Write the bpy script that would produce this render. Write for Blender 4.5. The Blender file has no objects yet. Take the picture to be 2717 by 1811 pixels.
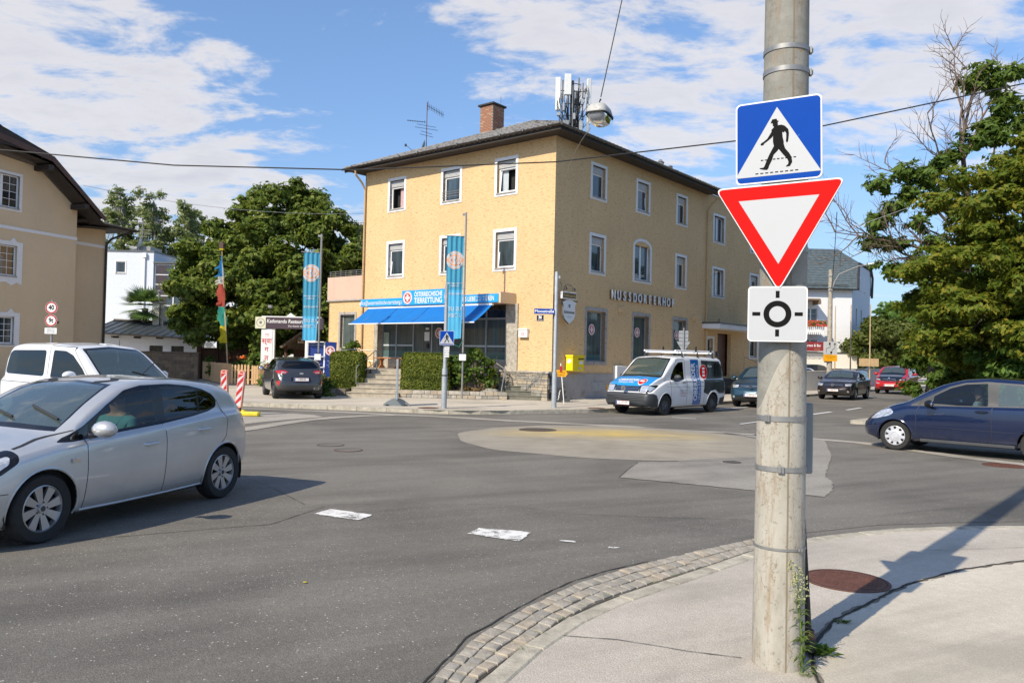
import bpy,math,random
import numpy as np
from mathutils import Vector,Matrix,geometry
from mathutils.bvhtree import BVHTree
R=math.radians
rnd=random.Random(7)
scene=bpy.context.scene
COL=scene.collection
#camera
CAMH=1.773
cam_d=bpy.data.cameras.new('camera');cam=bpy.data.objects.new('camera',cam_d);COL.objects.link(cam)
cam_d.sensor_width=36.0;cam_d.lens=27.714;cam_d.clip_start=0.05;cam_d.clip_end=3000
cam.matrix_world=Matrix.Translation((0,0,CAMH))@Matrix.Rotation(R(90+1.168),4,'X')@Matrix.Rotation(R(1.279),4,'Z')
scene.camera=cam
#light
SUN_EL,SUN_AZ=40.0,221.0
world=bpy.data.worlds.new('World');scene.world=world;world.use_nodes=True
sun_d=bpy.data.lights.new('sun','SUN');sun_d.energy=3.3;sun_d.angle=R(0.5);sun_d.color=(1.0,0.89,0.715)
sun=bpy.data.objects.new('sun',sun_d);COL.objects.link(sun)
_s=Vector((math.sin(R(SUN_AZ))*math.cos(R(SUN_EL)),math.cos(R(SUN_AZ))*math.cos(R(SUN_EL)),math.sin(R(SUN_EL))))
sun.rotation_euler=_s.to_track_quat('Z','Y').to_euler()
vs=scene.view_settings
vs.view_transform='Standard';vs.look='None';vs.exposure=0.75;vs.gamma=1.0;vs.use_curve_mapping=False
scene.render.engine='CYCLES'
#node helpers
class NT:
 def __init__(s,nt):s.nt=nt;s.n=nt.nodes;s.l=nt.links
 def new(s,t,**k):
  n=s.n.new(t)
  for a,b in k.items():
   setattr(n,a,b)
  return n
 def link(s,a,b):s.l.new(a,b)
 def val(s,sock,v):
  if hasattr(v,'links'):s.l.new(v,sock)
  else:sock.default_value=v
 def math(s,op,a,b=0.0,c=0.0,clamp=False):
  n=s.new('ShaderNodeMath',operation=op,use_clamp=clamp)
  s.val(n.inputs[0],a);s.val(n.inputs[1],b);s.val(n.inputs[2],c);return n.outputs[0]
 def vmath(s,op,a,b=(0,0,0)):
  n=s.new('ShaderNodeVectorMath',operation=op);s.val(n.inputs[0],a);s.val(n.inputs[1],b)
  return n.outputs['Value']if op in('LENGTH','DOT_PRODUCT','DISTANCE')else n.outputs[0]
 def mix(s,f,a,b,blend='MIX'):
  n=s.new('ShaderNodeMix',data_type='RGBA',blend_type=blend)
  s.val(n.inputs[0],f);s.val(n.inputs[6],a);s.val(n.inputs[7],b);return n.outputs[2]
 def ramp(s,f,stops,interp='LINEAR'):
  n=s.new('ShaderNodeValToRGB');s.val(n.inputs[0],f);cr=n.color_ramp;cr.interpolation=interp
  while len(cr.elements)<len(stops):cr.elements.new(0.5)
  for e,(p,c)in zip(cr.elements,stops):
   e.position=p;e.color=c if len(c)==4 else(*c,1)
  return n.outputs[0]
 def map(s,v,a,b,c=0.0,d=1.0):
  n=s.new('ShaderNodeMapRange');s.val(n.inputs[0],v)
  for i,q in enumerate((a,b,c,d)):n.inputs[i+1].default_value=q
  return n.outputs[0]
 def noise(s,vec,scale,detail=4,rough=0.55,dist=0.0):
  n=s.new('ShaderNodeTexNoise');s.val(n.inputs['Vector'],vec);n.inputs['Scale'].default_value=scale
  n.inputs['Detail'].default_value=detail;n.inputs['Roughness'].default_value=rough;n.inputs['Distortion'].default_value=dist
  return n.outputs[0]
 def voro(s,vec,scale,feature='F1',rand=1.0):
  n=s.new('ShaderNodeTexVoronoi',feature=feature);s.val(n.inputs['Vector'],vec);n.inputs['Scale'].default_value=scale
  if 'Randomness' in n.inputs:n.inputs['Randomness'].default_value=rand
  return n.outputs[0]
 def mapping(s,vec,loc=(0,0,0),rot=(0,0,0),scale=(1,1,1)):
  n=s.new('ShaderNodeMapping');s.val(n.inputs[0],vec)
  n.inputs[1].default_value=loc;n.inputs[2].default_value=rot;n.inputs[3].default_value=scale;return n.outputs[0]
def c4(c):return(*c,1.0)if len(c)==3 else tuple(c)
def _mat(name):
 m=bpy.data.materials.new(name);m.use_nodes=True;m.node_tree.nodes.clear()
 t=NT(m.node_tree);out=t.new('ShaderNodeOutputMaterial');return m,t,out
def mat(name,col,rough=0.6,metal=0.0,var=0.12,vscale=6.0,bump=0.0,bscale=40.0,spec=0.5,coat=0.0,stretch=(1,1,1),dirt=None,dscale=2.0,dthr=(0.52,0.7),emit=0.0):
 """principled with a little noise in colour and relief; dirt = second colour in patches"""
 m,t,out=_mat(name);b=t.new('ShaderNodeBsdfPrincipled');tc=t.new('ShaderNodeTexCoord');v=tc.outputs['Object']
 if stretch!=(1,1,1):v=t.mapping(v,scale=stretch)
 c=c4(col)
 if var>0:
  lo=c4([x*(1-var)for x in c[:3]]);hi=c4([min(1,x*(1+var))for x in c[:3]])
  c=t.ramp(t.noise(v,vscale,6,0.6),[(0.3,lo),(0.7,hi)])
 if dirt is not None:
  c=t.mix(t.map(t.noise(v,dscale,8,0.65),dthr[0],dthr[1]),c,c4(dirt))
 t.val(b.inputs['Base Color'],c)
 b.inputs['Roughness'].default_value=rough;b.inputs['Metallic'].default_value=metal
 b.inputs['Specular IOR Level'].default_value=spec;b.inputs['Coat Weight'].default_value=coat;b.inputs['Coat Roughness'].default_value=0.03
 if bump>0:
  bp=t.new('ShaderNodeBump');bp.inputs['Strength'].default_value=min(1,bump);bp.inputs['Distance'].default_value=0.02*max(1,bump)
  t.link(t.noise(v,bscale,6,0.65),bp.inputs['Height']);t.link(bp.outputs[0],b.inputs['Normal'])
 t.link(b.outputs[0],out.inputs[0]);return m
def paint(name,col,metallic=0.0,rough=0.35,flake=0.0,coat=1.0):
 m,t,out=_mat(name);b=t.new('ShaderNodeBsdfPrincipled');tc=t.new('ShaderNodeTexCoord');geo=t.new('ShaderNodeNewGeometry')
 n=t.noise(tc.outputs['Object'],3.0,5,0.6)
 lo=c4([x*0.93 for x in col]);hi=c4([min(1,x*1.04)for x in col])
 c=t.ramp(n,[(0.3,lo),(0.7,hi)])
 z=t.new('ShaderNodeSeparateXYZ');t.link(tc.outputs['Object'],z.inputs[0])
 dust=t.math('MULTIPLY',t.map(z.outputs[2],0.55,0.15),t.map(t.noise(tc.outputs['Object'],9,6),0.3,0.8,0.1,0.35))
 c=t.mix(dust,c,(0.16,0.15,0.135,1))
 t.link(c,b.inputs['Base Color']);b.inputs['Metallic'].default_value=metallic
 t.val(b.inputs['Roughness'],t.math('ADD',t.math('MULTIPLY',dust,0.5),rough))
 b.inputs['Coat Weight'].default_value=coat;b.inputs['Coat Roughness'].default_value=0.02
 dk=t.new('ShaderNodeBsdfDiffuse');dk.inputs[0].default_value=(0.02,0.02,0.022,1)
 mx=t.new('ShaderNodeMixShader');t.link(geo.outputs['Backfacing'],mx.inputs[0]);t.link(b.outputs[0],mx.inputs[1]);t.link(dk.outputs[0],mx.inputs[2])
 t.link(mx.outputs[0],out.inputs[0]);return m
def glass(name,tint=(0.5,0.55,0.55),ior=1.5,haze=0.0,hcol=(0.4,0.5,0.5),boost=1.0):
 m,t,out=_mat(name)
 tr=t.new('ShaderNodeBsdfTransparent');tr.inputs[0].default_value=c4(tint)
 gl=t.new('ShaderNodeBsdfGlossy');gl.inputs['Roughness'].default_value=0.01;gl.inputs[0].default_value=(0.95,0.97,1,1)
 fr=t.new('ShaderNodeFresnel');fr.inputs[0].default_value=ior
 mx=t.new('ShaderNodeMixShader');t.val(mx.inputs[0],t.math('MULTIPLY',fr.outputs[0],boost,clamp=True));
 a=tr.outputs[0]
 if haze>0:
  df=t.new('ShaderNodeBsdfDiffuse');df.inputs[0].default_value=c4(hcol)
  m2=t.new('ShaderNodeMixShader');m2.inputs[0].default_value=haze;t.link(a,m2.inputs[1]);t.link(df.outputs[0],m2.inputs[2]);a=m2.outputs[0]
 t.link(a,mx.inputs[1]);t.link(gl.outputs[0],mx.inputs[2]);t.link(mx.outputs[0],out.inputs[0]);return m
MATS={}
def mt(key):
 return MATS[key]
#object helpers
def tag(o,label=None,cat=None,group=None,kind=None):
 if label:o['label']=label
 if cat:o['category']=cat
 if group:o['group']=group
 if kind:o['kind']=kind
 return o
def thing(name,label,cat,loc=(0,0,0),rz=0.0,group=None):
 o=bpy.data.objects.new(name,None);COL.objects.link(o);o.empty_display_size=0.2
 o.location=loc;o.rotation_euler=(0,0,rz);return tag(o,label,cat,group)
def dup(root,loc=None,rz=None,label=None,group=None):
 def cp(o,p):
  c=o.copy();COL.objects.link(c)
  if p is not None:c.parent=p
  for ch in o.children:cp(ch,c)
  return c
 r=cp(root,None)
 if loc is not None:r.location=loc
 if rz is not None:r.rotation_euler=(0,0,rz)
 if label:r['label']=label
 if group:r['group']=group
 return r
def mesh_obj(name,verts,faces,mats,parent=None,smooth=False,mi=None,kind=None):
 me=bpy.data.meshes.new(name);me.from_pydata([tuple(v)for v in verts],[],faces)
 for m in(mats if isinstance(mats,(list,tuple))else[mats]):me.materials.append(mt(m)if isinstance(m,str)else m)
 if mi is not None:me.polygons.foreach_set('material_index',np.array(mi,dtype=np.int32))
 if smooth:me.polygons.foreach_set('use_smooth',np.ones(len(me.polygons),dtype=bool))
 me.update()
 o=bpy.data.objects.new(name,me);COL.objects.link(o)
 if parent is not None:o.parent=parent
 if kind:o['kind']=kind
 return o
def quads_obj(name,V,mats,parent=None,kind=None,mi=None):
 """V: (n,4,3) array of loose quads, made quickly"""
 n=len(V);me=bpy.data.meshes.new(name);me.vertices.add(4*n);me.loops.add(4*n);me.polygons.add(n)
 me.vertices.foreach_set('co',np.asarray(V,dtype=np.float32).reshape(-1))
 me.loops.foreach_set('vertex_index',np.arange(4*n,dtype=np.int32))
 me.polygons.foreach_set('loop_start',np.arange(0,4*n,4,dtype=np.int32))
 for m in(mats if isinstance(mats,(list,tuple))else[mats]):me.materials.append(mt(m))
 if mi is not None:me.polygons.foreach_set('material_index',np.asarray(mi,dtype=np.int32))
 me.update(calc_edges=True)
 o=bpy.data.objects.new(name,me);COL.objects.link(o)
 if parent is not None:o.parent=parent
 if kind:o['kind']=kind
 return o
class MB:
 """collects shapes into ONE mesh"""
 def __init__(s,T=None):s.v=[];s.f=[];s.m=[];s.T=T or Matrix()
 def add(s,vs_,fs,mi=0,T=None):
  k=len(s.v);M_=s.T@T if T is not None else s.T
  s.v+=[M_@Vector(v)for v in vs_];s.f+=[tuple(i+k for i in f)for f in fs];s.m+=[mi]*len(fs);return s
 def box(s,x0,x1,y0,y1,z0,z1,mi=0,T=None,bev=0.0):
  if bev>0:
   b=min(bev,(x1-x0)/2.01,(y1-y0)/2.01,(z1-z0)/2.01);P=[];idx={}
   for sx in(0,1):
    for sy in(0,1):
     for sz in(0,1):
      X=(x0,x1)[sx];Y=(y0,y1)[sy];Z_=(z0,z1)[sz];dx=b*(1-2*sx);dy=b*(1-2*sy);dz=b*(1-2*sz)
      for a,p in(('x',(X,Y+dy,Z_+dz)),('y',(X+dx,Y,Z_+dz)),('z',(X+dx,Y+dy,Z_))):
       idx[(sx,sy,sz,a)]=len(P);P.append(p)
   F=[]
   for sx in(0,1):F.append([idx[(sx,a,c,'x')]for a,c in((0,0),(0,1),(1,1),(1,0))][::(1 if sx==0 else-1)])
   for sy in(0,1):F.append([idx[(a,sy,c,'y')]for a,c in((0,0),(1,0),(1,1),(0,1))][::(1 if sy==0 else-1)])
   for sz in(0,1):F.append([idx[(a,c,sz,'z')]for a,c in((0,0),(0,1),(1,1),(1,0))][::(1 if sz==0 else-1)])
   for p in(0,1):
    for q in(0,1):
     e=[idx[(p,q,0,'x')],idx[(p,q,1,'x')],idx[(p,q,1,'y')],idx[(p,q,0,'y')]];F.append(e if p==q else e[::-1])
     e=[idx[(p,0,q,'x')],idx[(p,0,q,'z')],idx[(p,1,q,'z')],idx[(p,1,q,'x')]];F.append(e if p==q else e[::-1])
     e=[idx[(0,p,q,'y')],idx[(1,p,q,'y')],idx[(1,p,q,'z')],idx[(0,p,q,'z')]];F.append(e if p==q else e[::-1])
     for r_ in(0,1):
      t_=[idx[(p,q,r_,a)]for a in 'xyz'];F.append(t_ if(p+q+r_)%2 else t_[::-1])
   return s.add(P,F,mi,T)
  P=[(x,y,z)for x in(x0,x1)for y in(y0,y1)for z in(z0,z1)]
  return s.add(P,[(0,1,3,2),(4,6,7,5),(0,4,5,1),(2,3,7,6),(0,2,6,4),(1,5,7,3)],mi,T)
 def prism(s,pts,y0,y1,mi=0,T=None,side=None):
  """polygon pts in local XZ, extruded from y0 to y1"""
  a=sum(pts[i][0]*pts[(i+1)%len(pts)][1]-pts[(i+1)%len(pts)][0]*pts[i][1]for i in range(len(pts)))
  if a<0:pts=pts[::-1]
  if y0>y1:y0,y1=y1,y0
  n=len(pts);P=[(x,y0,z)for x,z in pts]+[(x,y1,z)for x,z in pts]
  s.add(P,[tuple(range(n)),tuple(range(2*n-1,n-1,-1))],mi,T)
  k=len(s.v)-2*n
  for i in range(n):
   j=(i+1)%n;s.f.append((k+j,k+i,k+n+i,k+n+j));s.m.append(mi if side is None else side)
  return s
 def sheet(s,pts,y=0.0,mi=0,T=None):
  return s.add([(x,y,z)for x,z in pts],[tuple(range(len(pts)))],mi,T)
 def flat(s,pts,z=0.0,mi=0):
  a=sum(pts[i][0]*pts[(i+1)%len(pts)][1]-pts[(i+1)%len(pts)][0]*pts[i][1]for i in range(len(pts)))
  if a<0:pts=pts[::-1]
  return s.add([(x,y,z)for x,y in pts],[tuple(range(len(pts)))],mi)
 def slab(s,pts,z0,z1,mi=0,side=None):
  a=sum(pts[i][0]*pts[(i+1)%len(pts)][1]-pts[(i+1)%len(pts)][0]*pts[i][1]for i in range(len(pts)))
  if a<0:pts=pts[::-1]
  n=len(pts);s.add([(x,y,z0)for x,y in pts]+[(x,y,z1)for x,y in pts],[tuple(range(n-1,-1,-1)),tuple(range(n,2*n))],mi)
  k=len(s.v)-2*n
  for i in range(n):
   j=(i+1)%n;s.f.append((k+i,k+j,k+n+j,k+n+i));s.m.append(mi if side is None else side)
  return s
 def tube(s,pts,r,n=8,mi=0,caps=True,T=None):
  pts=[Vector(p)for p in pts];N=len(pts);rs=r if isinstance(r,(list,tuple))else[r]*N;V=[];F=[]
  up=Vector((0,0,1));pu=None
  for i,p in enumerate(pts):
   d=(pts[min(i+1,N-1)]-pts[max(i-1,0)]).normalized()
   if pu is None:
    pu=d.cross(up if abs(d.z)<0.95 else Vector((1,0,0))).normalized()
   pu=(pu-d*pu.dot(d)).normalized();w=d.cross(pu)
   for k in range(n):
    a=2*math.pi*k/n;V.append(p+(pu*math.cos(a)+w*math.sin(a))*rs[i])
  for i in range(N-1):
   for k in range(n):
    F.append((i*n+k,i*n+(k+1)%n,(i+1)*n+(k+1)%n,(i+1)*n+k))
  if caps:F+=[tuple(range(n-1,-1,-1)),tuple(range((N-1)*n,N*n))]
  return s.add(V,F,mi,T)
 def lathe(s,prof,n=24,mi=0,T=None,arc=(0,2*math.pi)):
  """prof: (radius, height) turned about local Z"""
  V=[];F=[];full=abs(arc[1]-arc[0]-2*math.pi)<1e-6;m_=n if full else n+1
  for r_,z in prof:
   for k in range(m_):
    a=arc[0]+(arc[1]-arc[0])*k/n;V.append((r_*math.cos(a),r_*math.sin(a),z))
  for i in range(len(prof)-1):
   for k in range(n):
    k2=(k+1)%m_;F.append((i*m_+k,i*m_+k2,(i+1)*m_+k2,(i+1)*m_+k))
  return s.add(V,F,mi,T)
 def ball(s,c,r,n=10,mi=0,T=None):
  r=r if isinstance(r,(tuple,list))else(r,r,r);V=[];F=[];h=n//2
  for i in range(h+1):
   th=math.pi*i/h
   for k in range(n):
    a=2*math.pi*k/n;V.append((c[0]+r[0]*math.sin(th)*math.cos(a),c[1]+r[1]*math.sin(th)*math.sin(a),c[2]+r[2]*math.cos(th)))
  for i in range(h):
   for k in range(n):F.append((i*n+k,(i+1)*n+k,(i+1)*n+(k+1)%n,i*n+(k+1)%n))
  return s.add(V,F,mi,T)
 def build(s,name,mats,parent=None,smooth=False,kind=None):
  o=mesh_obj(name,s.v,s.f,mats,parent,False,s.m if isinstance(mats,(list,tuple))and len(mats)>1 else None,kind)
  if smooth:
   o.data.polygons.foreach_set('use_smooth',np.ones(len(o.data.polygons),dtype=bool));o.data.set_sharp_from_angle(angle=R(35))
  return o
def TR(x=0,y=0,z=0,rx=0,ry=0,rz=0):
 return Matrix.Translation((x,y,z))@Matrix.Rotation(rz,4,'Z')@Matrix.Rotation(ry,4,'Y')@Matrix.Rotation(rx,4,'X')
def arc_pts(cx,cy,r,a0,a1,n):return[(cx+r*math.cos(a0+(a1-a0)*i/n),cy+r*math.sin(a0+(a1-a0)*i/n))for i in range(n+1)]
def rrect(x0,x1,z0,z1,r,n=5):
 return(arc_pts(x1-r,z0+r,r,-math.pi/2,0,n)+arc_pts(x1-r,z1-r,r,0,math.pi/2,n)+
 arc_pts(x0+r,z1-r,r,math.pi/2,math.pi,n)+arc_pts(x0+r,z0+r,r,math.pi,1.5*math.pi,n))
def rpoly(pts,r,n=4):
 out=[]
 for i,p in enumerate(pts):
  a=Vector(pts[i-1]);b=Vector(p);c=Vector(pts[(i+1)%len(pts)])
  rr=r[i]if isinstance(r,(list,tuple))else r
  if rr<=0:out.append(tuple(b));continue
  u=(a-b);v=(c-b);k=min(rr,u.length*0.45,v.length*0.45);p0=b+u.normalized()*k;p2=b+v.normalized()*k
  for j in range(n+1):
   t=j/n;q=p0*(1-t)**2+b*2*t*(1-t)+p2*t*t;out.append((q.x,q.y))
 return out
def text(name,s,size,material,parent,T,extrude=0.0,align='CENTER',sx=1.0,shear=0.0,spacing=1.0,bold=0.0,wrap=None):
 """lettering: read along local +X, up local +Z, facing local -Y of matrix T"""
 cu=bpy.data.curves.new(name,'FONT');cu.body=s;cu.size=size;cu.align_x=align;cu.align_y='CENTER'
 cu.extrude=extrude;cu.shear=shear;cu.space_character=spacing;cu.offset=bold;cu.resolution_u=3
 o=bpy.data.objects.new(name+'_tmp',cu);COL.objects.link(o)
 me=bpy.data.meshes.new_from_object(o);bpy.data.objects.remove(o);bpy.data.curves.remove(cu)
 if wrap is None:me.transform(T@Matrix.Rotation(R(90),4,'X')@Matrix.Diagonal((sx,1,1,1)))
 else:
  co=np.empty(len(me.vertices)*3);me.vertices.foreach_get('co',co);co=co.reshape(-1,3)
  me.vertices.foreach_set('co',np.array([wrap(x*sx,y)for x,y,z in co]).reshape(-1))
 me.materials.clear();me.materials.append(mt(material))
 q=bpy.data.objects.new(name,me);COL.objects.link(q);q.parent=parent;return q
def interp(pts,smooth=0.0):
 xs=np.array([p[0]for p in pts],float);ys=np.array([p[1]for p in pts],float)
 if smooth<=0:return lambda x:np.interp(x,xs,ys)
 X=np.linspace(xs[0],xs[-1],400);Y=np.interp(X,xs,ys);h=(X[1]-X[0]);k=max(1,int(smooth/h));w=np.hanning(2*k+3)[1:-1];w/=w.sum()
 e=len(w)//2;Yp=np.concatenate([2*Y[0]-Y[e:0:-1],Y,2*Y[-1]-Y[-2:-e-2:-1]]);Y=np.convolve(Yp,w,'valid')
 return lambda x:np.interp(x,X,Y)
#materials
def asphalt(name,base,light,grit=0.5):
 m,t,out=_mat(name);b=t.new('ShaderNodeBsdfPrincipled');v=t.new('ShaderNodeTexCoord').outputs['Object']
 big=t.noise(v,0.35,6,0.6,0.6);med=t.noise(v,2.2,6,0.65)
 st=t.noise(t.mapping(t.mapping(v,rot=(0,0,R(-28))),scale=(0.16,1.5,1)),0.9,5,0.6)
 c=t.ramp(t.math('ADD',t.math('MULTIPLY',big,0.5),t.math('MULTIPLY',st,0.5)),[(0.40,c4([x*0.66 for x in base])),(0.49,c4(base)),(0.58,c4(light))])
 c=t.mix(t.map(med,0.35,0.75,0.0,0.35),c,c4([x*0.82 for x in base]))
 fine=t.noise(v,95,4,0.75);c=t.mix(t.map(fine,0.45,0.72,0,0.75*grit),c,c4([x*0.42 for x in base]));c=t.mix(t.map(fine,0.48,0.30,0,0.5*grit),c,c4([min(.7,x*1.55)for x in light]))
 vor=t.voro(v,24);rv=t.noise(v,17,1);md=t.noise(v,14,5,.7);c=t.mix(t.map(md,.4,.7,0,.38),c,c4([x*.66 for x in base]))
 sp=t.math('MULTIPLY',t.math('LESS_THAN',vor,0.15),t.math('GREATER_THAN',rv,0.52))
 c=t.mix(t.math('MULTIPLY',sp,0.8*grit),c,(0.50,0.48,0.44,1))
 dk=t.math('MULTIPLY',t.math('GREATER_THAN',t.noise(v,1.7,7,0.7,1.0),0.69),0.4)
 c=t.mix(dk,c,c4([x*0.55 for x in base]))
 t.link(c,b.inputs['Base Color']);b.inputs['Roughness'].default_value=0.82;b.inputs['Specular IOR Level'].default_value=0.35
 bp=t.new('ShaderNodeBump');bp.inputs['Strength'].default_value=0.55;bp.inputs['Distance'].default_value=0.006
 t.link(t.math('ADD',t.noise(v,160,2,0.6),t.math('MULTIPLY',t.voro(v,90),0.7)),bp.inputs['Height']);t.link(bp.outputs[0],b.inputs['Normal'])
 t.link(b.outputs[0],out.inputs[0]);return m
MATS['asphalt']=asphalt('asphalt',(0.170,0.157,0.136),(0.222,0.206,0.178),0.9)
MATS['asphalt_dark']=asphalt('asphalt_dark',(0.156,0.145,0.126),(0.208,0.193,0.167),1.0)
MATS['patch']=asphalt('patch_asphalt',(0.30,0.278,0.243),(0.36,0.335,0.295),1.0)
MATS['asphalt_pale']=asphalt('asphalt_pale',(0.39,0.36,0.31),(0.45,0.415,0.36),0.9)
MATS['pavement_grey']=asphalt('pavement_grey',(0.50,0.45,0.38),(0.585,0.53,0.45),1.0)
MATS['pavement_far']=asphalt('pavement_far',(0.54,0.485,0.40),(0.61,0.55,0.455),0.4)
MATS['gravel_pale']=asphalt('gravel_pale',(0.57,0.515,0.42),(0.65,0.59,0.485),0.6)
def disc_mat():
 m,t,out=_mat('roundabout_concrete');b=t.new('ShaderNodeBsdfPrincipled');v=t.new('ShaderNodeTexCoord').outputs['Object']
 c=t.ramp(t.noise(v,0.8,7,0.65),[(0.3,(0.24,0.21,0.16,1)),(0.7,(0.37,0.33,0.255,1))])
 y=t.noise(t.mapping(v,rot=(0,0,R(-20)),scale=(0.35,1.3,1)),1.1,8,0.75)
 sep=t.new('ShaderNodeSeparateXYZ');t.link(v,sep.inputs[0])
 d=t.vmath('LENGTH',t.mapping(v,loc=(0.08,-0.9,0),scale=(0.42,0.9,0)))
 k=t.math('MULTIPLY',t.map(y,0.36,0.58),t.map(d,1.5,0.2))
 c=t.mix(t.math('MULTIPLY',k,0.8),c,(0.62,0.42,0.05,1))
 d2=t.vmath('LENGTH',t.mapping(v,scale=(1,1,0)))
 c=t.mix(t.map(d2,2.1,3.6,0.0,0.75),c,t.ramp(t.noise(v,3,6,0.7),[(0.3,(0.22,0.20,0.17,1)),(0.7,(0.33,0.30,0.25,1))]))
 ty=t.noise(t.mapping(v,rot=(0,0,R(15)),scale=(0.5,3.5,1)),1.5,5,0.6);c=t.mix(t.map(ty,0.55,0.72,0,0.5),c,(0.10,0.096,0.088,1))
 t.link(c,b.inputs['Base Color']);b.inputs['Roughness'].default_value=0.85
 bp=t.new('ShaderNodeBump');bp.inputs['Strength'].default_value=0.5;bp.inputs['Distance'].default_value=0.005;t.link(t.noise(v,150,2),bp.inputs['Height']);t.link(bp.outputs[0],b.inputs['Normal'])
 t.link(b.outputs[0],out.inputs[0]);return m
MATS['disc']=disc_mat()
def worn_paint():
 m,t,out=_mat('worn_road_paint');b=t.new('ShaderNodeBsdfPrincipled');v=t.new('ShaderNodeTexCoord').outputs['Object']
 n=t.math('ADD',t.math('MULTIPLY',t.noise(v,5,6,0.7),0.6),t.math('MULTIPLY',t.noise(v,90,3,0.7),0.4))
 c=t.mix(t.map(n,0.50,0.58),(0.72,0.71,0.68,1),(0.11,0.108,0.10,1))
 t.link(c,b.inputs['Base Color']);b.inputs['Roughness'].default_value=0.7;tr=t.new('ShaderNodeBsdfTransparent');mx=t.new('ShaderNodeMixShader');t.link(t.map(n,0.54,0.60),mx.inputs[0]);t.link(b.outputs[0],mx.inputs[1]);t.link(tr.outputs[0],mx.inputs[2]);t.link(mx.outputs[0],out.inputs[0]);return m
MATS['worn_paint']=worn_paint()
def stucco(name,base,scratch,stain,k=1.0):
 m,t,out=_mat(name);b=t.new('ShaderNodeBsdfPrincipled');v=t.new('ShaderNodeTexCoord').outputs['Object']
 c=t.ramp(t.noise(v,0.45,6,0.6),[(0.3,c4([x*0.92 for x in base])),(0.7,c4([min(1,x*1.05)for x in base]))])
 sv=t.mapping(v,scale=(2.2,2.2,11));s1=t.noise(sv,2.4,5,0.62,0.4)
 c=t.mix(t.map(s1,0.55,0.63,0,0.72*k),c,c4(scratch))
 c=t.mix(t.map(t.noise(v,7,6,0.7),0.5,0.8,0,0.35),c,c4([x*0.8 for x in base]))
 st=t.noise(t.mapping(v,scale=(1.6,1.6,0.18)),1.3,6,0.65);c=t.mix(t.map(st,0.56,0.76,0,0.5),c,c4(stain))
 t.link(c,b.inputs['Base Color']);b.inputs['Roughness'].default_value=0.9;b.inputs['Specular IOR Level'].default_value=0.2
 bp=t.new('ShaderNodeBump');bp.inputs['Strength'].default_value=0.75*k;bp.inputs['Distance'].default_value=0.03
 t.link(t.math('ADD',s1,t.math('MULTIPLY',t.noise(v,28,4,0.7),0.5)),bp.inputs['Height']);t.link(bp.outputs[0],b.inputs['Normal'])
 t.link(b.outputs[0],out.inputs[0]);return m
MATS['stucco']=stucco('yellow_scratch_render',(0.70,0.485,0.26),(0.40,0.26,0.13),(0.58,0.395,0.21),1.1)
MATS['stucco_beige']=stucco('beige_render',(0.66,0.51,0.33),(0.58,0.44,0.28),(0.58,0.44,0.28),0.35)
MATS['stucco_pink']=stucco('pink_render',(0.60,0.43,0.34),(0.45,0.32,0.25),(0.42,0.30,0.24),0.3)
MATS['wall_white']=mat('white_wall',(0.72,0.72,0.73),0.85,var=0.05,bump=0.1,bscale=20,dirt=(0.55,0.54,0.53),dscale=0.8,dthr=(0.6,0.9))
MATS['wall_lilac']=mat('cool_white_wall',(0.62,0.66,0.72),0.85,var=0.05)  # cool white; doubles as painted shade on the white house's side wall
MATS['wall_cream']=mat('cream_wall',(0.66,0.62,0.53),0.85,var=0.06)
MATS['plinth']=mat('grey_plinth_render',(0.34,0.33,0.33),0.9,var=0.12,vscale=3,bump=0.3,bscale=30,dirt=(0.2,0.19,0.18),dscale=1.5)
MATS['white_trim']=mat('white_painted_trim',(0.74,0.73,0.72),0.6,var=0.05,vscale=12,dirt=(0.5,0.48,0.45),dscale=5,dthr=(0.6,0.85))
MATS['white_plastic']=mat('white_plastic',(0.78,0.78,0.78),0.35,var=0.02)
MATS['shutter']=mat('shutter_slats',(0.48,0.48,0.47),0.5,var=0.06)
MATS['grey_frame']=mat('grey_stone_frame',(0.36,0.34,0.32),0.8,var=0.25,vscale=14,bump=0.3,dirt=(0.2,0.18,0.15),dscale=5)
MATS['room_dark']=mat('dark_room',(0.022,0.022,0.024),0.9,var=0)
MATS['curtain']=mat('pale_curtain',(0.50,0.55,0.58),0.9,var=0.25,vscale=9,stretch=(6,6,0.3))
MATS['curtain_pink']=mat('patterned_curtain',(0.52,0.36,0.36),0.9,var=0.35,vscale=40)
MATS['roof_tile']=mat('grey_roof_tile',(0.25,0.24,0.225),0.85,var=0.35,vscale=5,bump=0.5,bscale=30,dirt=(0.07,0.068,0.06),dscale=4,dthr=(0.5,0.62))
MATS['soffit']=mat('dark_brown_eave',(0.035,0.027,0.022),0.7,var=0.2)
MATS['gutter']=mat('grey_gutter',(0.13,0.135,0.13),0.45,metal=0.5,var=0.2)
MATS['gutter_dark']=mat('dark_brown_gutter',(0.05,0.04,0.034),0.5,metal=0.3,var=0.2)
MATS['pipe_yellow']=mat('ochre_downpipe',(0.50,0.35,0.18),0.55,var=0.12)
MATS['brick']=mat('chimney_brick',(0.33,0.16,0.10),0.9,var=0.35,vscale=5,bump=0.3)
MATS['brick2']=mat('pale_chimney_brick',(0.40,0.24,0.15),0.9,var=0.3,vscale=5,bump=0.3)
MATS['mortar']=mat('mortar',(0.23,0.20,0.17),0.95,var=0.1)
MATS['block']=mat('brown_block',(0.32,0.225,0.14),0.95,var=0.3,vscale=2.5,bump=0.4,bscale=20)
MATS['block2']=mat('brown_block_dark',(0.25,0.175,0.115),0.95,var=0.3,vscale=2.5,bump=0.4,bscale=20)
MATS['antenna_white']=mat('antenna_panel',(0.66,0.68,0.66),0.45,var=0.04)
MATS['galv']=mat('galvanised_steel',(0.27,0.27,0.265),0.5,metal=0.5,var=0.15,vscale=20)
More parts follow.
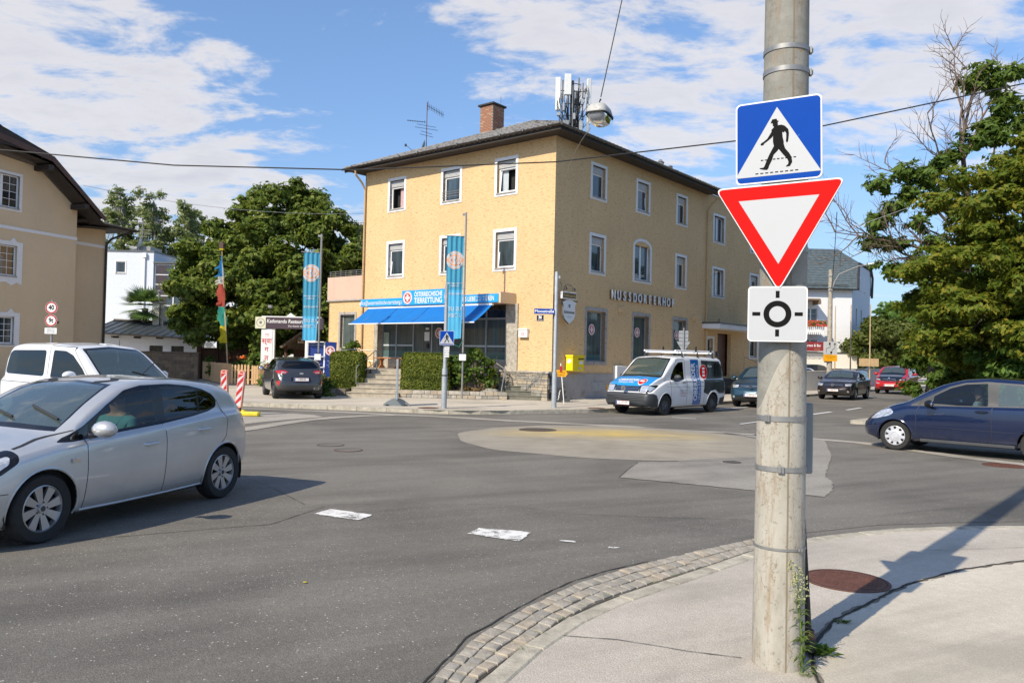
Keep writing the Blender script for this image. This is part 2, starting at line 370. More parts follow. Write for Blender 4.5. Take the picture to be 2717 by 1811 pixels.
MATS['galv_dull']=mat('dull_grey_steel',(0.33,0.36,0.385),0.55,metal=0.2,var=0.15,vscale=9,dirt=(0.2,0.2,0.2),dscale=6,dthr=(0.6,0.8))
MATS['black']=mat('black_rubber',(0.018,0.018,0.018),0.6,var=0.1)
MATS['black_metal']=mat('black_iron',(0.02,0.019,0.018),0.5,var=0.1)
MATS['dark_grey']=mat('dark_grey_plastic',(0.05,0.052,0.055),0.55,var=0.1)
MATS['wire']=mat('cable',(0.02,0.02,0.02),0.6,var=0)
MATS['wire_pale']=mat('steel_cable',(0.35,0.36,0.38),0.5,metal=0.4,var=0)
MATS['blue_sign']=mat('blue_sign_board',(0.02,0.33,0.72),0.35,var=0.04,vscale=3)
MATS['blue_deep']=mat('deep_blue_board',(0.012,0.035,0.20),0.4,var=0.06)
MATS['blue_traffic']=mat('traffic_blue',(0.0015,0.055,0.34),0.6,var=0.05,vscale=5,spec=0.1,dirt=(0.05,0.25,0.62),dscale=14,dthr=(0.70,0.74))
MATS['red_traffic']=mat('traffic_red',(0.58,0.005,0.004),0.6,var=0.03,spec=0.1)
def sheeting():
 m,t,out=_mat('reflective_white');b=t.new('ShaderNodeBsdfPrincipled');v=t.new('ShaderNodeTexCoord').outputs['Object']
 k=t.voro(t.mapping(v,rot=(0,R(45),0)),190,'F1',0.0)
 c=t.ramp(k,[(0.2,(0.53,0.54,0.55,1)),(0.75,(0.45,0.465,0.48,1))]);c=t.mix(t.map(t.noise(v,6,6),0.5,0.8,0,0.18),c,(0.42,0.42,0.41,1))
 t.link(c,b.inputs['Base Color']);b.inputs['Roughness'].default_value=0.4;t.link(b.outputs[0],out.inputs[0]);return m
MATS['sheeting']=sheeting()
MATS['sign_back']=mat('sign_back',(0.40,0.41,0.42),0.5,metal=0.4,var=0.06)
MATS['sign_black']=mat('sign_black',(0.008,0.008,0.008),0.7,var=0,spec=0.1)
MATS['sign_white']=mat('sign_white',(0.76,0.76,0.75),0.4,var=0.02)
MATS['logo_red']=mat('logo_red',(0.45,0.012,0.018),0.5,var=0)
MATS['logo_orange']=mat('logo_orange_through_cloth',(0.70,0.30,0.16),0.7,var=0.05)
MATS['navy_plate']=mat('navy_enamel',(0.008,0.012,0.04),0.3,var=0)
def canvas(name,col,trans=0.35):
 m,t,out=_mat(name);b=t.new('ShaderNodeBsdfPrincipled');v=t.new('ShaderNodeTexCoord').outputs['Object']
 c=t.ramp(t.noise(v,3,5),[(0.3,c4([x*0.88 for x in col])),(0.7,c4(col))]);t.link(c,b.inputs['Base Color']);b.inputs['Roughness'].default_value=0.85
 tl=t.new('ShaderNodeBsdfTranslucent');t.link(c,tl.inputs[0]);mx=t.new('ShaderNodeMixShader');mx.inputs[0].default_value=trans
 t.link(b.outputs[0],mx.inputs[1]);t.link(tl.outputs[0],mx.inputs[2]);t.link(mx.outputs[0],out.inputs[0]);return m
MATS['awning']=canvas('awning_canvas',(0.005,0.20,0.62),0.25)
MATS['banner']=canvas('banner_cloth',(0.07,0.36,0.55),0.3)
MATS['banner_sunlit']=canvas('banner_cloth_sunlit',(0.10,0.50,0.80),0.3)  # brighter copy of the banner cloth, sunlight painted into its colour
MATS['banner_print']=canvas('banner_print',(0.62,0.70,0.74),0.3)
MATS['cloth_blue']=canvas('cloth_blue',(0.04,0.28,0.62));MATS['cloth_white']=canvas('cloth_white',(0.68,0.66,0.64));MATS['cloth_red']=canvas('cloth_red',(0.50,0.09,0.06))
MATS['cloth_green']=canvas('cloth_green',(0.05,0.38,0.30));MATS['cloth_yellow']=canvas('cloth_yellow',(0.75,0.62,0.03))
MATS['wood_new']=mat('new_pine',(0.60,0.38,0.19),0.7,var=0.22,vscale=6,stretch=(6,6,0.6),bump=0.1)
MATS['wood_red']=mat('varnished_red_wood',(0.42,0.17,0.06),0.45,var=0.2,vscale=5)
MATS['wood_brown']=mat('brown_fence_wood',(0.10,0.045,0.022),0.75,var=0.3,vscale=6,stretch=(1,1,0.2))
MATS['wood_old']=mat('weathered_wood',(0.17,0.12,0.08),0.85,var=0.35,vscale=7)
MATS['wood_pole']=mat('pale_wood_pole',(0.48,0.36,0.22),0.7,var=0.2)
MATS['bark']=mat('bark',(0.085,0.065,0.05),0.95,var=0.35,vscale=8,bump=0.6,bscale=18,stretch=(1,1,0.4))
MATS['bark_bare']=mat('bare_twig_bark',(0.16,0.115,0.09),0.95,var=0.25,vscale=8)
MATS['birch_bark']=mat('birch_bark',(0.42,0.40,0.37),0.9,var=0.4,vscale=9)
MATS['metal_roof']=mat('slate_blue_metal_roof',(0.055,0.065,0.075),0.42,metal=0.35,var=0.18,vscale=2)
MATS['brown_roof']=mat('dark_brown_roof',(0.035,0.028,0.025),0.75,var=0.3,vscale=6,bump=0.3)
MATS['fascia']=mat('brown_fascia',(0.085,0.045,0.032),0.6,var=0.2)
MATS['slate']=mat('green_grey_slate',(0.085,0.11,0.12),0.6,var=0.25,vscale=3)
MATS['stone_pale']=mat('pale_conglomerate',(0.40,0.365,0.31),0.85,var=0.3,vscale=8,bump=0.35,dirt=(0.24,0.21,0.17),dscale=6)
MATS['stone_grey']=mat('grey_field_stone',(0.27,0.255,0.22),0.9,var=0.3,vscale=5,bump=0.4,bscale=25)
MATS['stone_tan']=mat('tan_field_stone',(0.38,0.32,0.24),0.9,var=0.25,vscale=5,bump=0.4,bscale=25)
MATS['stone_dark']=mat('dark_joint',(0.06,0.055,0.048),0.95,var=0.2)
MATS['conc_step']=mat('old_concrete_step',(0.43,0.38,0.30),0.9,var=0.2,vscale=4,bump=0.4,bscale=30,dirt=(0.27,0.24,0.19),dscale=5)
MATS['greenish_step']=mat('mossy_grey_step',(0.17,0.165,0.13),0.9,var=0.3,vscale=5,bump=0.4)
MATS['sett']=mat('granite_sett',(0.33,0.30,0.25),0.85,var=0.3,vscale=9,bump=0.5,bscale=45)
MATS['sett2']=mat('warm_granite_sett',(0.36,0.31,0.24),0.85,var=0.3,vscale=9,bump=0.5,bscale=45)
MATS['sett3']=mat('grey_granite_sett',(0.29,0.268,0.228),0.85,var=0.3,vscale=9,bump=0.5,bscale=45)
MATS['kerb']=mat('concrete_kerb',(0.42,0.385,0.31),0.9,var=0.25,vscale=7,bump=0.5,bscale=50,dirt=(0.27,0.24,0.19),dscale=5)
MATS['joint_soil']=mat('joint_soil',(0.16,0.14,0.11),1.0,var=0.3,vscale=12,bump=0.5)
MATS['rust']=mat('rusty_cast_iron',(0.135,0.058,0.04),0.7,metal=0.2,var=0.25,vscale=9,bump=0.3,bscale=60)
MATS['iron_grey']=mat('grey_cast_iron',(0.10,0.085,0.072),0.6,metal=0.3,var=0.3,vscale=14)
MATS['crack']=mat('dark_crack',(0.028,0.026,0.022),1.0,var=0.3)
MATS['yellow_box']=mat('post_yellow',(0.86,0.66,0.01),0.35,var=0.04)
MATS['orange_sign']=mat('orange_sign',(0.80,0.37,0.01),0.4,var=0.03)
MATS['yellow_plastic']=mat('yellow_rubber_foot',(0.72,0.58,0.04),0.55,var=0.15,dirt=(0.35,0.28,0.06),dscale=6)
MATS['beacon_red']=mat('beacon_red',(0.42,0.02,0.018),0.4,var=0.05);MATS['beacon_pink']=mat('beacon_frame_faded_red',(0.62,0.30,0.24),0.5,var=0.1)
MATS['rail']=mat('steel_handrail',(0.34,0.32,0.30),0.4,metal=0.5,var=0.15)
MATS['letters']=mat('letter_face',(0.66,0.69,0.70),0.5,metal=0.0,var=0.1);MATS['letter_side']=mat('letter_side',(0.16,0.10,0.05),0.6,var=0.1)
MATS['red_cloth_sign']=mat('oxblood_sign',(0.22,0.02,0.02),0.5,var=0.1)
MATS['aubergine']=mat('aubergine_board',(0.055,0.032,0.045),0.5,var=0.08)
MATS['cream_board']=mat('cream_board',(0.66,0.64,0.48),0.5,var=0.04)
MATS['gold_print']=mat('gold_print',(0.55,0.42,0.16),0.5,var=0.0)
MATS['brown_board']=mat('brown_board',(0.12,0.06,0.02),0.5,var=0.1)
MATS['flower_red']=mat('red_blossom',(0.55,0.045,0.03),0.6,var=0.3);MATS['flower_orange']=mat('orange_blossom',(0.70,0.16,0.02),0.6,var=0.2)
MATS['orange_curtain']=mat('orange_curtain',(0.42,0.10,0.025),0.8,var=0.5,vscale=5,stretch=(5,5,0.2))
MATS['grey_curtain']=mat('grey_sheer',(0.32,0.31,0.29),0.8,var=0.2,vscale=5,stretch=(5,5,0.3))
MATS['door_brown']=mat('brown_door',(0.10,0.045,0.03),0.5,var=0.2);MATS['cable_box']=mat('grey_box',(0.19,0.215,0.225),0.5,var=0.1)
def frosted():
 m,t,out=_mat('shop_glass');b=t.new('ShaderNodeBsdfPrincipled');v=t.new('ShaderNodeTexCoord').outputs['Object']
 z=t.new('ShaderNodeSeparateXYZ');t.link(v,z.inputs[0])
 w=t.noise(t.mapping(v,scale=(14,14,0.25)),1.6,4,0.6);bl=t.noise(v,0.9,4,0.5)
 c=t.ramp(w,[(0.32,(0.045,0.06,0.058,1)),(0.62,(0.105,0.135,0.13,1))]);c=t.mix(t.map(bl,0.5,0.7,0,0.7),c,(0.03,0.038,0.038,1))
 fz=t.math('GREATER_THAN',1.98,z.outputs[2]);c=t.mix(t.math('MULTIPLY',fz,0.75),c,(0.10,0.175,0.17,1))
 t.link(c,b.inputs['Base Color']);b.inputs['Roughness'].default_value=0.06;b.inputs['Specular IOR Level'].default_value=0.8
 t.link(b.outputs[0],out.inputs[0]);return m
MATS['shop_glass']=frosted()
def winglass(name,c1,c2):
 m,t,out=_mat(name);b=t.new('ShaderNodeBsdfPrincipled');v=t.new('ShaderNodeTexCoord').outputs['Object']
 c=t.ramp(t.noise(t.mapping(v,scale=(3,3,0.4)),1.5,4),[(0.35,c4(c1)),(0.65,c4(c2))]);t.link(c,b.inputs['Base Color'])
 b.inputs['Roughness'].default_value=0.03;b.inputs['Specular IOR Level'].default_value=0.9;t.link(b.outputs[0],out.inputs[0]);return m
MATS['win_glass']=winglass('window_glass',(0.02,0.03,0.035),(0.06,0.085,0.10))
MATS['win_glass_dark']=winglass('window_glass_dark',(0.012,0.014,0.016),(0.03,0.036,0.04))
MATS['pane_clear']=glass('clear_pane',(0.94,0.96,0.96),1.5)
def concrete_pole():
 m,t,out=_mat('weathered_concrete_pole');b=t.new('ShaderNodeBsdfPrincipled');v=t.new('ShaderNodeTexCoord').outputs['Object']
 z=t.new('ShaderNodeSeparateXYZ');t.link(v,z.inputs[0])
 c=t.ramp(t.noise(t.mapping(v,scale=(1,1,0.35)),7,7,0.65),[(0.28,(0.28,0.255,0.205,1)),(0.5,(0.39,0.365,0.31,1)),(0.75,(0.45,0.425,0.37,1))])
 up=t.ramp(t.noise(v,9,7,0.6),[(0.3,(0.20,0.195,0.17,1)),(0.7,(0.29,0.285,0.255,1))])
 # the old poster paint stops in an arch: bare greyer concrete above it
 arch=t.math('GREATER_THAN',t.math('ADD',z.outputs[2],t.math('MULTIPLY',t.math('POWER',t.math('ABSOLUTE',t.math('SUBTRACT',z.outputs[0],0.01)),2.0),15.0)),1.845)
 c=t.mix(arch,c,up)
 cr=t.voro(t.vmath('ADD',t.mapping(v,scale=(1,1,0.42)),t.mapping(t.noise(v,9,5,.7),scale=(.16,.16,.16))),9,'DISTANCE_TO_EDGE');wob=t.noise(v,3.5,3)
 ck=t.math('MULTIPLY',t.math('LESS_THAN',cr,0.011),t.math('GREATER_THAN',wob,0.52))
 c=t.mix(t.math('MULTIPLY',ck,0.8),c,(0.26,0.19,0.11,1))
 rs=t.noise(t.mapping(v,scale=(3.2,3.2,0.5)),5,8,0.75);c=t.mix(t.map(rs,0.53,0.68,0,0.8),c,(0.24,0.16,0.08,1))
 sp=t.noise(v,34,4,0.7);c=t.mix(t.map(sp,0.58,0.66,0,0.75),c,(0.17,0.155,0.125,1))
 seam=t.math('LESS_THAN',t.math('ABSOLUTE',t.math('ADD',z.outputs[0],t.math('MULTIPLY',t.noise(v,6,3),0.008))),0.0055)
 c=t.mix(t.math('MULTIPLY',seam,0.85),c,(0.20,0.16,0.10,1))
 t.link(c,b.inputs['Base Color']);b.inputs['Roughness'].default_value=0.85
 bp=t.new('ShaderNodeBump');bp.inputs['Strength'].default_value=0.5;bp.inputs['Distance'].default_value=0.004
 t.link(t.math('SUBTRACT',t.noise(v,40,5,0.7),t.math('MULTIPLY',t.math('MAXIMUM',ck,seam),1.0)),bp.inputs['Height']);t.link(bp.outputs[0],b.inputs['Normal'])
 t.link(b.outputs[0],out.inputs[0]);return m
MATS['concrete_pole']=concrete_pole()
def leafmat(name,c1,c2,c3,trans=0.35):
 m,t,out=_mat(name);b=t.new('ShaderNodeBsdfPrincipled');tc=t.new('ShaderNodeTexCoord');v=tc.outputs['Object'];g=t.new('ShaderNodeNewGeometry')
 rd=g.outputs['Random Per Island']
 c=t.ramp(rd,[(0.0,c4(c1)),(0.5,c4(c2)),(1.0,c4(c3))]);c=t.mix(t.map(t.noise(v,0.7,4),0.4,0.65,0,0.5),c,c4(c1))
 t.link(c,b.inputs['Base Color']);b.inputs['Roughness'].default_value=0.6;b.inputs['Specular IOR Level'].default_value=0.22
 tl=t.new('ShaderNodeBsdfTranslucent');t.link(t.mix(0.35,c,(0.30,0.36,0.03,1)),tl.inputs[0]);mx=t.new('ShaderNodeMixShader');mx.inputs[0].default_value=trans
 t.link(b.outputs[0],mx.inputs[1]);t.link(tl.outputs[0],mx.inputs[2]);t.link(mx.outputs[0],out.inputs[0]);return m
MATS['leaf_chestnut']=leafmat('chestnut_leaf',(0.085,0.137,0.023),(0.150,0.215,0.036),(0.273,0.293,0.072),0.35)
MATS['leaf_birch']=leafmat('birch_leaf',(0.169,0.221,0.085),(0.260,0.312,0.130),(0.351,0.390,0.182))
MATS['leaf_ash']=leafmat('ash_leaf',(0.078,0.137,0.026),(0.130,0.215,0.039),(0.208,0.273,0.065),0.45)
MATS['leaf_yellow']=leafmat('yellowing_leaf',(0.10,0.155,0.018),(0.165,0.21,0.026),(0.31,0.26,0.035),0.45)
MATS['leaf_dark']=leafmat('dark_hedge_leaf',(0.052,0.111,0.023),(0.098,0.189,0.039),(0.195,0.299,0.065),0.4)
MATS['leaf_conifer']=leafmat('clipped_hedge_leaf',(0.070,0.100,0.012),(0.135,0.165,0.020),(0.210,0.220,0.035),0.15)
MATS['leaf_round']=leafmat('round_tree_leaf',(0.072,0.104,0.023),(0.130,0.156,0.039),(0.195,0.202,0.058))
MATS['leaf_shrub']=leafmat('shrub_leaf',(0.050,0.100,0.020),(0.100,0.180,0.030),(0.200,0.240,0.050))
MATS['leaf_palm']=leafmat('palm_leaf',(0.060,0.120,0.030),(0.110,0.190,0.050),(0.160,0.240,0.070),0.3)
MATS['weed']=leafmat('weed_leaf',(0.09,0.16,0.03),(0.15,0.24,0.05),(0.22,0.30,0.08));MATS['weed_bud']=leafmat('weed_bud',(0.35,0.38,0.15),(0.48,0.50,0.24),(0.62,0.60,0.36))
MATS['dry_leaf']=leafmat('dry_leaf',(0.16,0.10,0.045),(0.24,0.16,0.07),(0.30,0.21,0.10))
# car materials
MATS['silver']=paint('silver_paint',(0.58,0.58,0.575),0.5,0.32);MATS['car_white']=paint('white_paint',(0.72,0.73,0.75),0.0,0.3)
MATS['car_blue']=paint('dark_blue_paint',(0.006,0.016,0.060),0.3,0.16);MATS['car_grey']=paint('anthracite_paint',(0.055,0.06,0.068),0.5,0.28)
MATS['car_brown']=paint('dark_brown_paint',(0.030,0.021,0.020),0.4,0.28);MATS['car_red']=paint('red_paint',(0.45,0.008,0.012),0.1,0.3)
MATS['car_teal']=paint('petrol_blue_paint',(0.010,0.045,0.075),0.4,0.28);MATS['car_black']=paint('black_paint',(0.008,0.010,0.014),0.2,0.25)
MATS['gloss_black']=mat('gloss_black',(0.010,0.010,0.012),0.12,var=0);MATS['car_plastic']=mat('car_plastic',(0.038,0.042,0.048),0.5,var=0.1)
MATS['tyre']=mat('tyre',(0.02,0.02,0.02),0.8,var=0.25,vscale=20,bump=0.2,bscale=60);MATS['alloy']=mat('alloy_wheel',(0.48,0.48,0.49),0.35,metal=0.75,var=0.06)
MATS['hubcap']=mat('hubcap_silver',(0.58,0.59,0.62),0.4,metal=0.3,var=0.05);MATS['steel_wheel']=mat('steel_wheel',(0.12,0.12,0.125),0.5,metal=0.4,var=0.1)
MATS['chrome']=mat('chrome',(0.75,0.75,0.76),0.12,metal=1.0,var=0)
MATS['lens']=mat('headlight_lens',(0.62,0.64,0.66),0.12,metal=0.55,var=0.35,vscale=22,coat=1.0);MATS['tail']=mat('tail_lens',(0.42,0.008,0.008),0.12,var=0.15,vscale=20,coat=1.0)
MATS['car_glass']=glass('car_glass',(0.36,0.43,0.42),1.5,0.0,boost=1.0);MATS['car_glass_dark']=glass('tinted_glass',(0.05,0.06,0.06),1.5,boost=1.3)
MATS['windscreen']=glass('windscreen',(0.60,0.72,0.69),1.5,0.12,(0.45,0.60,0.56),boost=1.8)  # pale diffuse share paints the sky's reflection into the glass
MATS['interior']=mat('dark_interior',(0.03,0.03,0.032),0.8,var=0.1);MATS['interior_grey']=mat('grey_interior',(0.10,0.105,0.105),0.8,var=0.1)
MATS['van_black']=mat('van_print_dark',(0.035,0.045,0.05),0.25,var=0.5,vscale=2.5,coat=1);MATS['van_blue']=paint('van_print_blue',(0.01,0.13,0.42),0,0.3);MATS['hood_blue']=paint('van_hood_blue',(0.01,0.26,0.66),0,0.3)
MATS['skin']=mat('skin',(0.48,0.27,0.19),0.55,var=0.08);MATS['shirt_teal']=mat('teal_shirt',(0.12,0.34,0.38),0.85,var=0.15,vscale=6);MATS['shirt_pale']=mat('pale_blue_shirt',(0.50,0.60,0.70),0.85,var=0.1)
MATS['hair']=mat('hair',(0.06,0.045,0.035),0.8,var=0.2);MATS['hair_grey']=mat('grey_hair',(0.30,0.28,0.26),0.8,var=0.2);MATS['shirt_dark']=mat('dark_shirt',(0.035,0.04,0.055),0.85,var=0.1)
#cars: one lofted skin per car, cut into its panels
def pip(p,poly):
 x,y=p;c=False;n=len(poly);j=n-1
 for i in range(n):
  xi,yi=poly[i];xj,yj=poly[j]
  if(yi>y)!=(yj>y)and x<(xj-xi)*(y-yi)/(yj-yi)+xi:c=not c
  j=i
 return c
class Skin:
 """left half (y<0) of a car skin as a surface S(x, t); local x: 0 = nose, L = tail; z up"""
 def __init__(s,sp):
  s.sp=sp;s.L=sp['L'];s.top=interp(sp['top'],sp.get('sm',0.12));s.belt=interp(sp['belt'],0.15)
  s.plan=interp(sp['plan'],0.08);s.bot=interp(sp['bottom'],0.1);s.k=sp.get('tumble',0.33)
  s.nf=interp(sp.get('nose',[(0,0),(2,0)]),0.03);s.nr=interp(sp.get('tail',[(0,0),(2,0)]),0.03)
  s.nfl=sp.get('nose_len',0.7);s.nrl=sp.get('tail_len',0.6);s.crown=interp(sp.get('crown',[(0,0.05),(s.L,0.05)]))
  s.mid=sp.get('mid',0.0)
  # dense grid
  xs=np.unique(np.concatenate([np.linspace(0,0.12,10),np.linspace(0.12,s.L-0.12,150),np.linspace(s.L-0.12,s.L,10)]))
  s.caps=8
  s.S=np.concatenate([np.linspace(-0.5,-0.0625,s.caps),xs,s.L+np.linspace(0.0625,0.5,s.caps)]);s.Tn=121
  s.T=np.linspace(0,1,s.Tn)
  SS,TT=np.meshgrid(s.S,s.T,indexing='ij');P=s.eval(SS.ravel(),TT.ravel());s.P=P;n,m=len(s.S),s.Tn
  idx=np.arange(n*m).reshape(n,m);tri=[]
  for a,b,c in((idx[:-1,:-1],idx[1:,:-1],idx[1:,1:]),(idx[:-1,:-1],idx[1:,1:],idx[:-1,1:])):
   tri.append(np.stack([a.ravel(),b.ravel(),c.ravel()],1))
  s.tri=np.concatenate(tri);s.st=np.stack([SS.ravel(),TT.ravel()],1)
  s.bvh=BVHTree.FromPolygons([tuple(p)for p in P],[tuple(int(i)for i in t)for t in s.tri])
 def eval(s,x,t):
  """x in [-0.5, L+0.5]: beyond the ends the section shrinks to close nose and tail"""
  x=np.asarray(x,float);t=np.asarray(t,float)
  over_f=np.clip(-x,0,0.5)/0.5;over_r=np.clip(x-s.L,0,0.5)/0.5;sc=1-np.maximum(over_f,over_r)
  xc=np.clip(x,0,s.L);zt=s.top(xc);zb=np.minimum(s.belt(xc),zt-0.05);hw=s.plan(xc);zl=s.bot(xc);cr=s.crown(xc)
  h=np.clip(zt-zb-0.06,0,None);we=hw-0.06-s.k*h
  zm=zl+(zb-zl)*0.55
  Y=[0*hw,we*0.5,we*0.86,we,hw-0.055-0.12*np.minimum(h,0.2),hw-0.012,hw+s.mid,hw-0.035,hw-0.12,0*hw]
  Zc=[zt,zt-cr*0.22,zt-cr*0.75,zt-cr*1.5-0.01,zb+0.012,zb-0.065,zm,zl+0.10,zl,zl]
  Y=np.stack(Y);Zc=np.stack(Zc);Zc[3]=np.maximum(Zc[3],Zc[4]+0.004)
  K=np.array([0,.12,.24,.30,.44,.52,.66,.80,.88,1.0])
  # cubic hermite through the keys (monotone-ish)
  def herm(V):
   d=np.diff(V,axis=0)/np.diff(K)[:,None];mm=np.zeros_like(V);mm[1:-1]=np.where(d[1:]*d[:-1]>0,2*d[1:]*d[:-1]/(d[1:]+d[:-1]+1e-12),0)
   mm[0]=0;mm[-1]=d[-1]
   i=np.clip(np.searchsorted(K,t,side='right')-1,0,len(K)-2);c=np.arange(len(t));hh=(K[i+1]-K[i]);u=(t-K[i])/hh
   return((2*u**3-3*u**2+1)*V[i,c]+(u**3-2*u**2+u)*hh*mm[i,c]+(-2*u**3+3*u**2)*V[i+1,c]+(u**3-u**2)*hh*mm[i+1,c])
  y=herm(Y);z=herm(Zc);zc=(zt+zl)*0.5;e=np.sqrt(np.clip(1-(1-sc)**2,0,1))*0+sc
  y=y*e;z=zc+(z-zc)*e
  bul=s.sp.get('bulge',0.10);xx=xc-over_f*(2-over_f)*bul*np.where(x<0,1,0)+over_r*(2-over_r)*bul*0.6*np.where(x>s.L,1,0)
  xx=xx+s.nf(z)*np.clip(1-xc/s.nfl,0,1)**1.5-s.nr(z)*np.clip(1-(s.L-xc)/s.nrl,0,1)**1.5
  return np.stack([xx,-y,z],1)
 def hit(s,o,d):
  loc,n,i,dist=s.bvh.ray_cast(Vector(o),Vector(d))
  if loc is None:return None
  a,b,c=s.tri[i];A,B,C_=(Vector(s.P[q])for q in(a,b,c))
  w=geometry.barycentric_transform(loc,A,B,C_,Vector((*s.st[a],0)),Vector((*s.st[b],0)),Vector((*s.st[c],0)))
  return(w.x,w.y)
 def proj(s,d,pts,step=0.07,closed=True):
  out=[];n=len(pts)
  for i in range(n if closed else n-1):
   a=pts[i];b=pts[(i+1)%n];k=max(1,int(math.hypot(b[0]-a[0],b[1]-a[1])/step))
   for j in range(k):
    u=a[0]+(b[0]-a[0])*j/k;v=a[1]+(b[1]-a[1])*j/k
    if d=='side':o,r_=(u,-4,v),(0,1,0)
    elif d=='front':o,r_=(-4,-max(abs(u),1e-4),v),(1,0,0)
    elif d=='rear':o,r_=(9,-max(abs(u),1e-4),v),(-1,0,0)
    else:o,r_=(u,-max(abs(v),1e-4),5),(0,0,-1)
    h=s.hit(o,r_)
    if h is None:continue
    if d!='side' and abs((v if d=='top' else u))<1e-3:h=(h[0],0.0 if h[1]<.5 else 1.0)
    if not out or math.hypot(h[0]-out[-1][0],h[1]-out[-1][1])>1e-4:out.append(h)
  return out
def strip(pts,w):
 """thin band round an open polyline (a panel gap)"""
 L_,R_=[],[]
 for i,p in enumerate(pts):
  a=Vector(pts[max(i-1,0)]);b=Vector(pts[min(i+1,len(pts)-1)]);d=(b-a).normalized();n=Vector((-d.y,d.x))*w/2
  L_.append((p[0]+n.x,p[1]+n.y));R_.append((p[0]-n.x,p[1]-n.y))
 return L_+R_[::-1]
def wheel(parent,x,y,r,w,style,side,steer=0.0):
 """wheel part with tyre and rim sub-parts; axle along local y"""
 e=bpy.data.objects.new('wheel',None);e.empty_display_size=0.1;COL.objects.link(e);e.parent=parent;e.location=(x,y,r);e.rotation_euler=(0,0,steer)
 o=side
 A=Matrix.Rotation(R(90)*(1 if o<0 else-1),4,'X')
 rr=r*style.get('rim',0.64);h=w/2
 t=MB(A);t.lathe([(rr*0.98,-h*0.9),(r*0.93,-h),(r*0.985,-h*0.75),(r,-h*0.4),(r,h*0.4),(r*0.985,h*0.78),(r*0.93,h),(rr*1.04,h*0.97),(rr*0.99,h*0.8)],40)
 t.build('tyre','tyre',e,smooth=True)
 m=MB(A);col=style['mat']
 m.lathe([(rr*1.0,h*0.86),(rr*0.955,h*0.9),(rr*0.93,h*0.72),(rr*0.90,h*0.3)],36,0)
 m.lathe([(rr*0.93,h*0.12),(0.001,h*0.12)],24,1)
 n=style['n'];kind=style['kind']
 if kind=='twin':
  for i in range(n):
   a=2*math.pi*i/n;ca,sa=math.cos(a),math.sin(a);sw=style.get('sweep',0.18)
   prof=[(rr*0.13,-0.10*rr),(rr*0.95,-rr*0.17),(rr*0.95,rr*0.17+0.02),(rr*0.13,0.10*rr)]
   V=[]
   for z_,sc_ in((h*0.78,1.0),(h*0.5,1.0)):
    for(u,v)in prof:
     v2=v+sw*rr*(u/rr)**1.5;uu,vv=u,v2;zz=z_-0.12*h*(1-u/rr)
     V.append((uu*ca-vv*sa,uu*sa+vv*ca,zz))
   m.add(V,[(0,1,2,3),(0,4,5,1),(2,6,7,3),(1,5,6,2)],0)
 elif kind=='cap':
  m.lathe([(rr*0.66,h*0.80),(rr*0.40,h*0.92),(rr*0.34,h*0.80),(rr*0.30,h*0.95),(0.001,h*0.97)],40,0)
  for i in range(n):
   a0=2*math.pi*(i+0.26)/n;a1=2*math.pi*(i+0.74)/n
   V=[]
   for z_ in(h*0.84,):
    for rad,dd in((rr*0.64,0.55),(rr*0.95,0.0)):
     for q in range(5):
      am=(a0+a1)/2+math.pi*2/n*(0.5-0.24);b0=am-2*math.pi/n*(0.25+0.25*dd);b1=am+2*math.pi/n*(0.25+0.25*dd)
      a=b0+(b1-b0)*q/4;V.append((rad*math.cos(a),rad*math.sin(a),z_))
   m.add(V,[(q,q+5,q+6,q+1)for q in range(4)],0)
 elif kind=='steel':
  m.lathe([(rr*0.93,h*0.3),(rr*0.80,h*0.62),(rr*0.55,h*0.66),(rr*0.40,h*0.45),(rr*0.3,h*0.75),(0.001,h*0.8)],32,0)
  for i in range(n):
   a=2*math.pi*i/n;m.ball((rr*0.80*math.cos(a),rr*0.80*math.sin(a),h*0.62),(rr*0.06,rr*0.06,0.006),6,1)
 m.lathe([(rr*0.20,h*0.60),(rr*0.19,h*0.86),(0.001,h*0.88)],20,0)
 if kind=='twin':
  for i in range(5):
   a=2*math.pi*i/5;m.ball((rr*0.27*math.cos(a),rr*0.27*math.sin(a),h*0.66),(rr*0.055,rr*0.055,0.012),8,2)
  m.lathe([(rr*0.12,h*0.9),(0.001,h*0.91)],16,2)
 m.build('rim',[col,'black','dark_grey'],e,smooth=True)
 return e
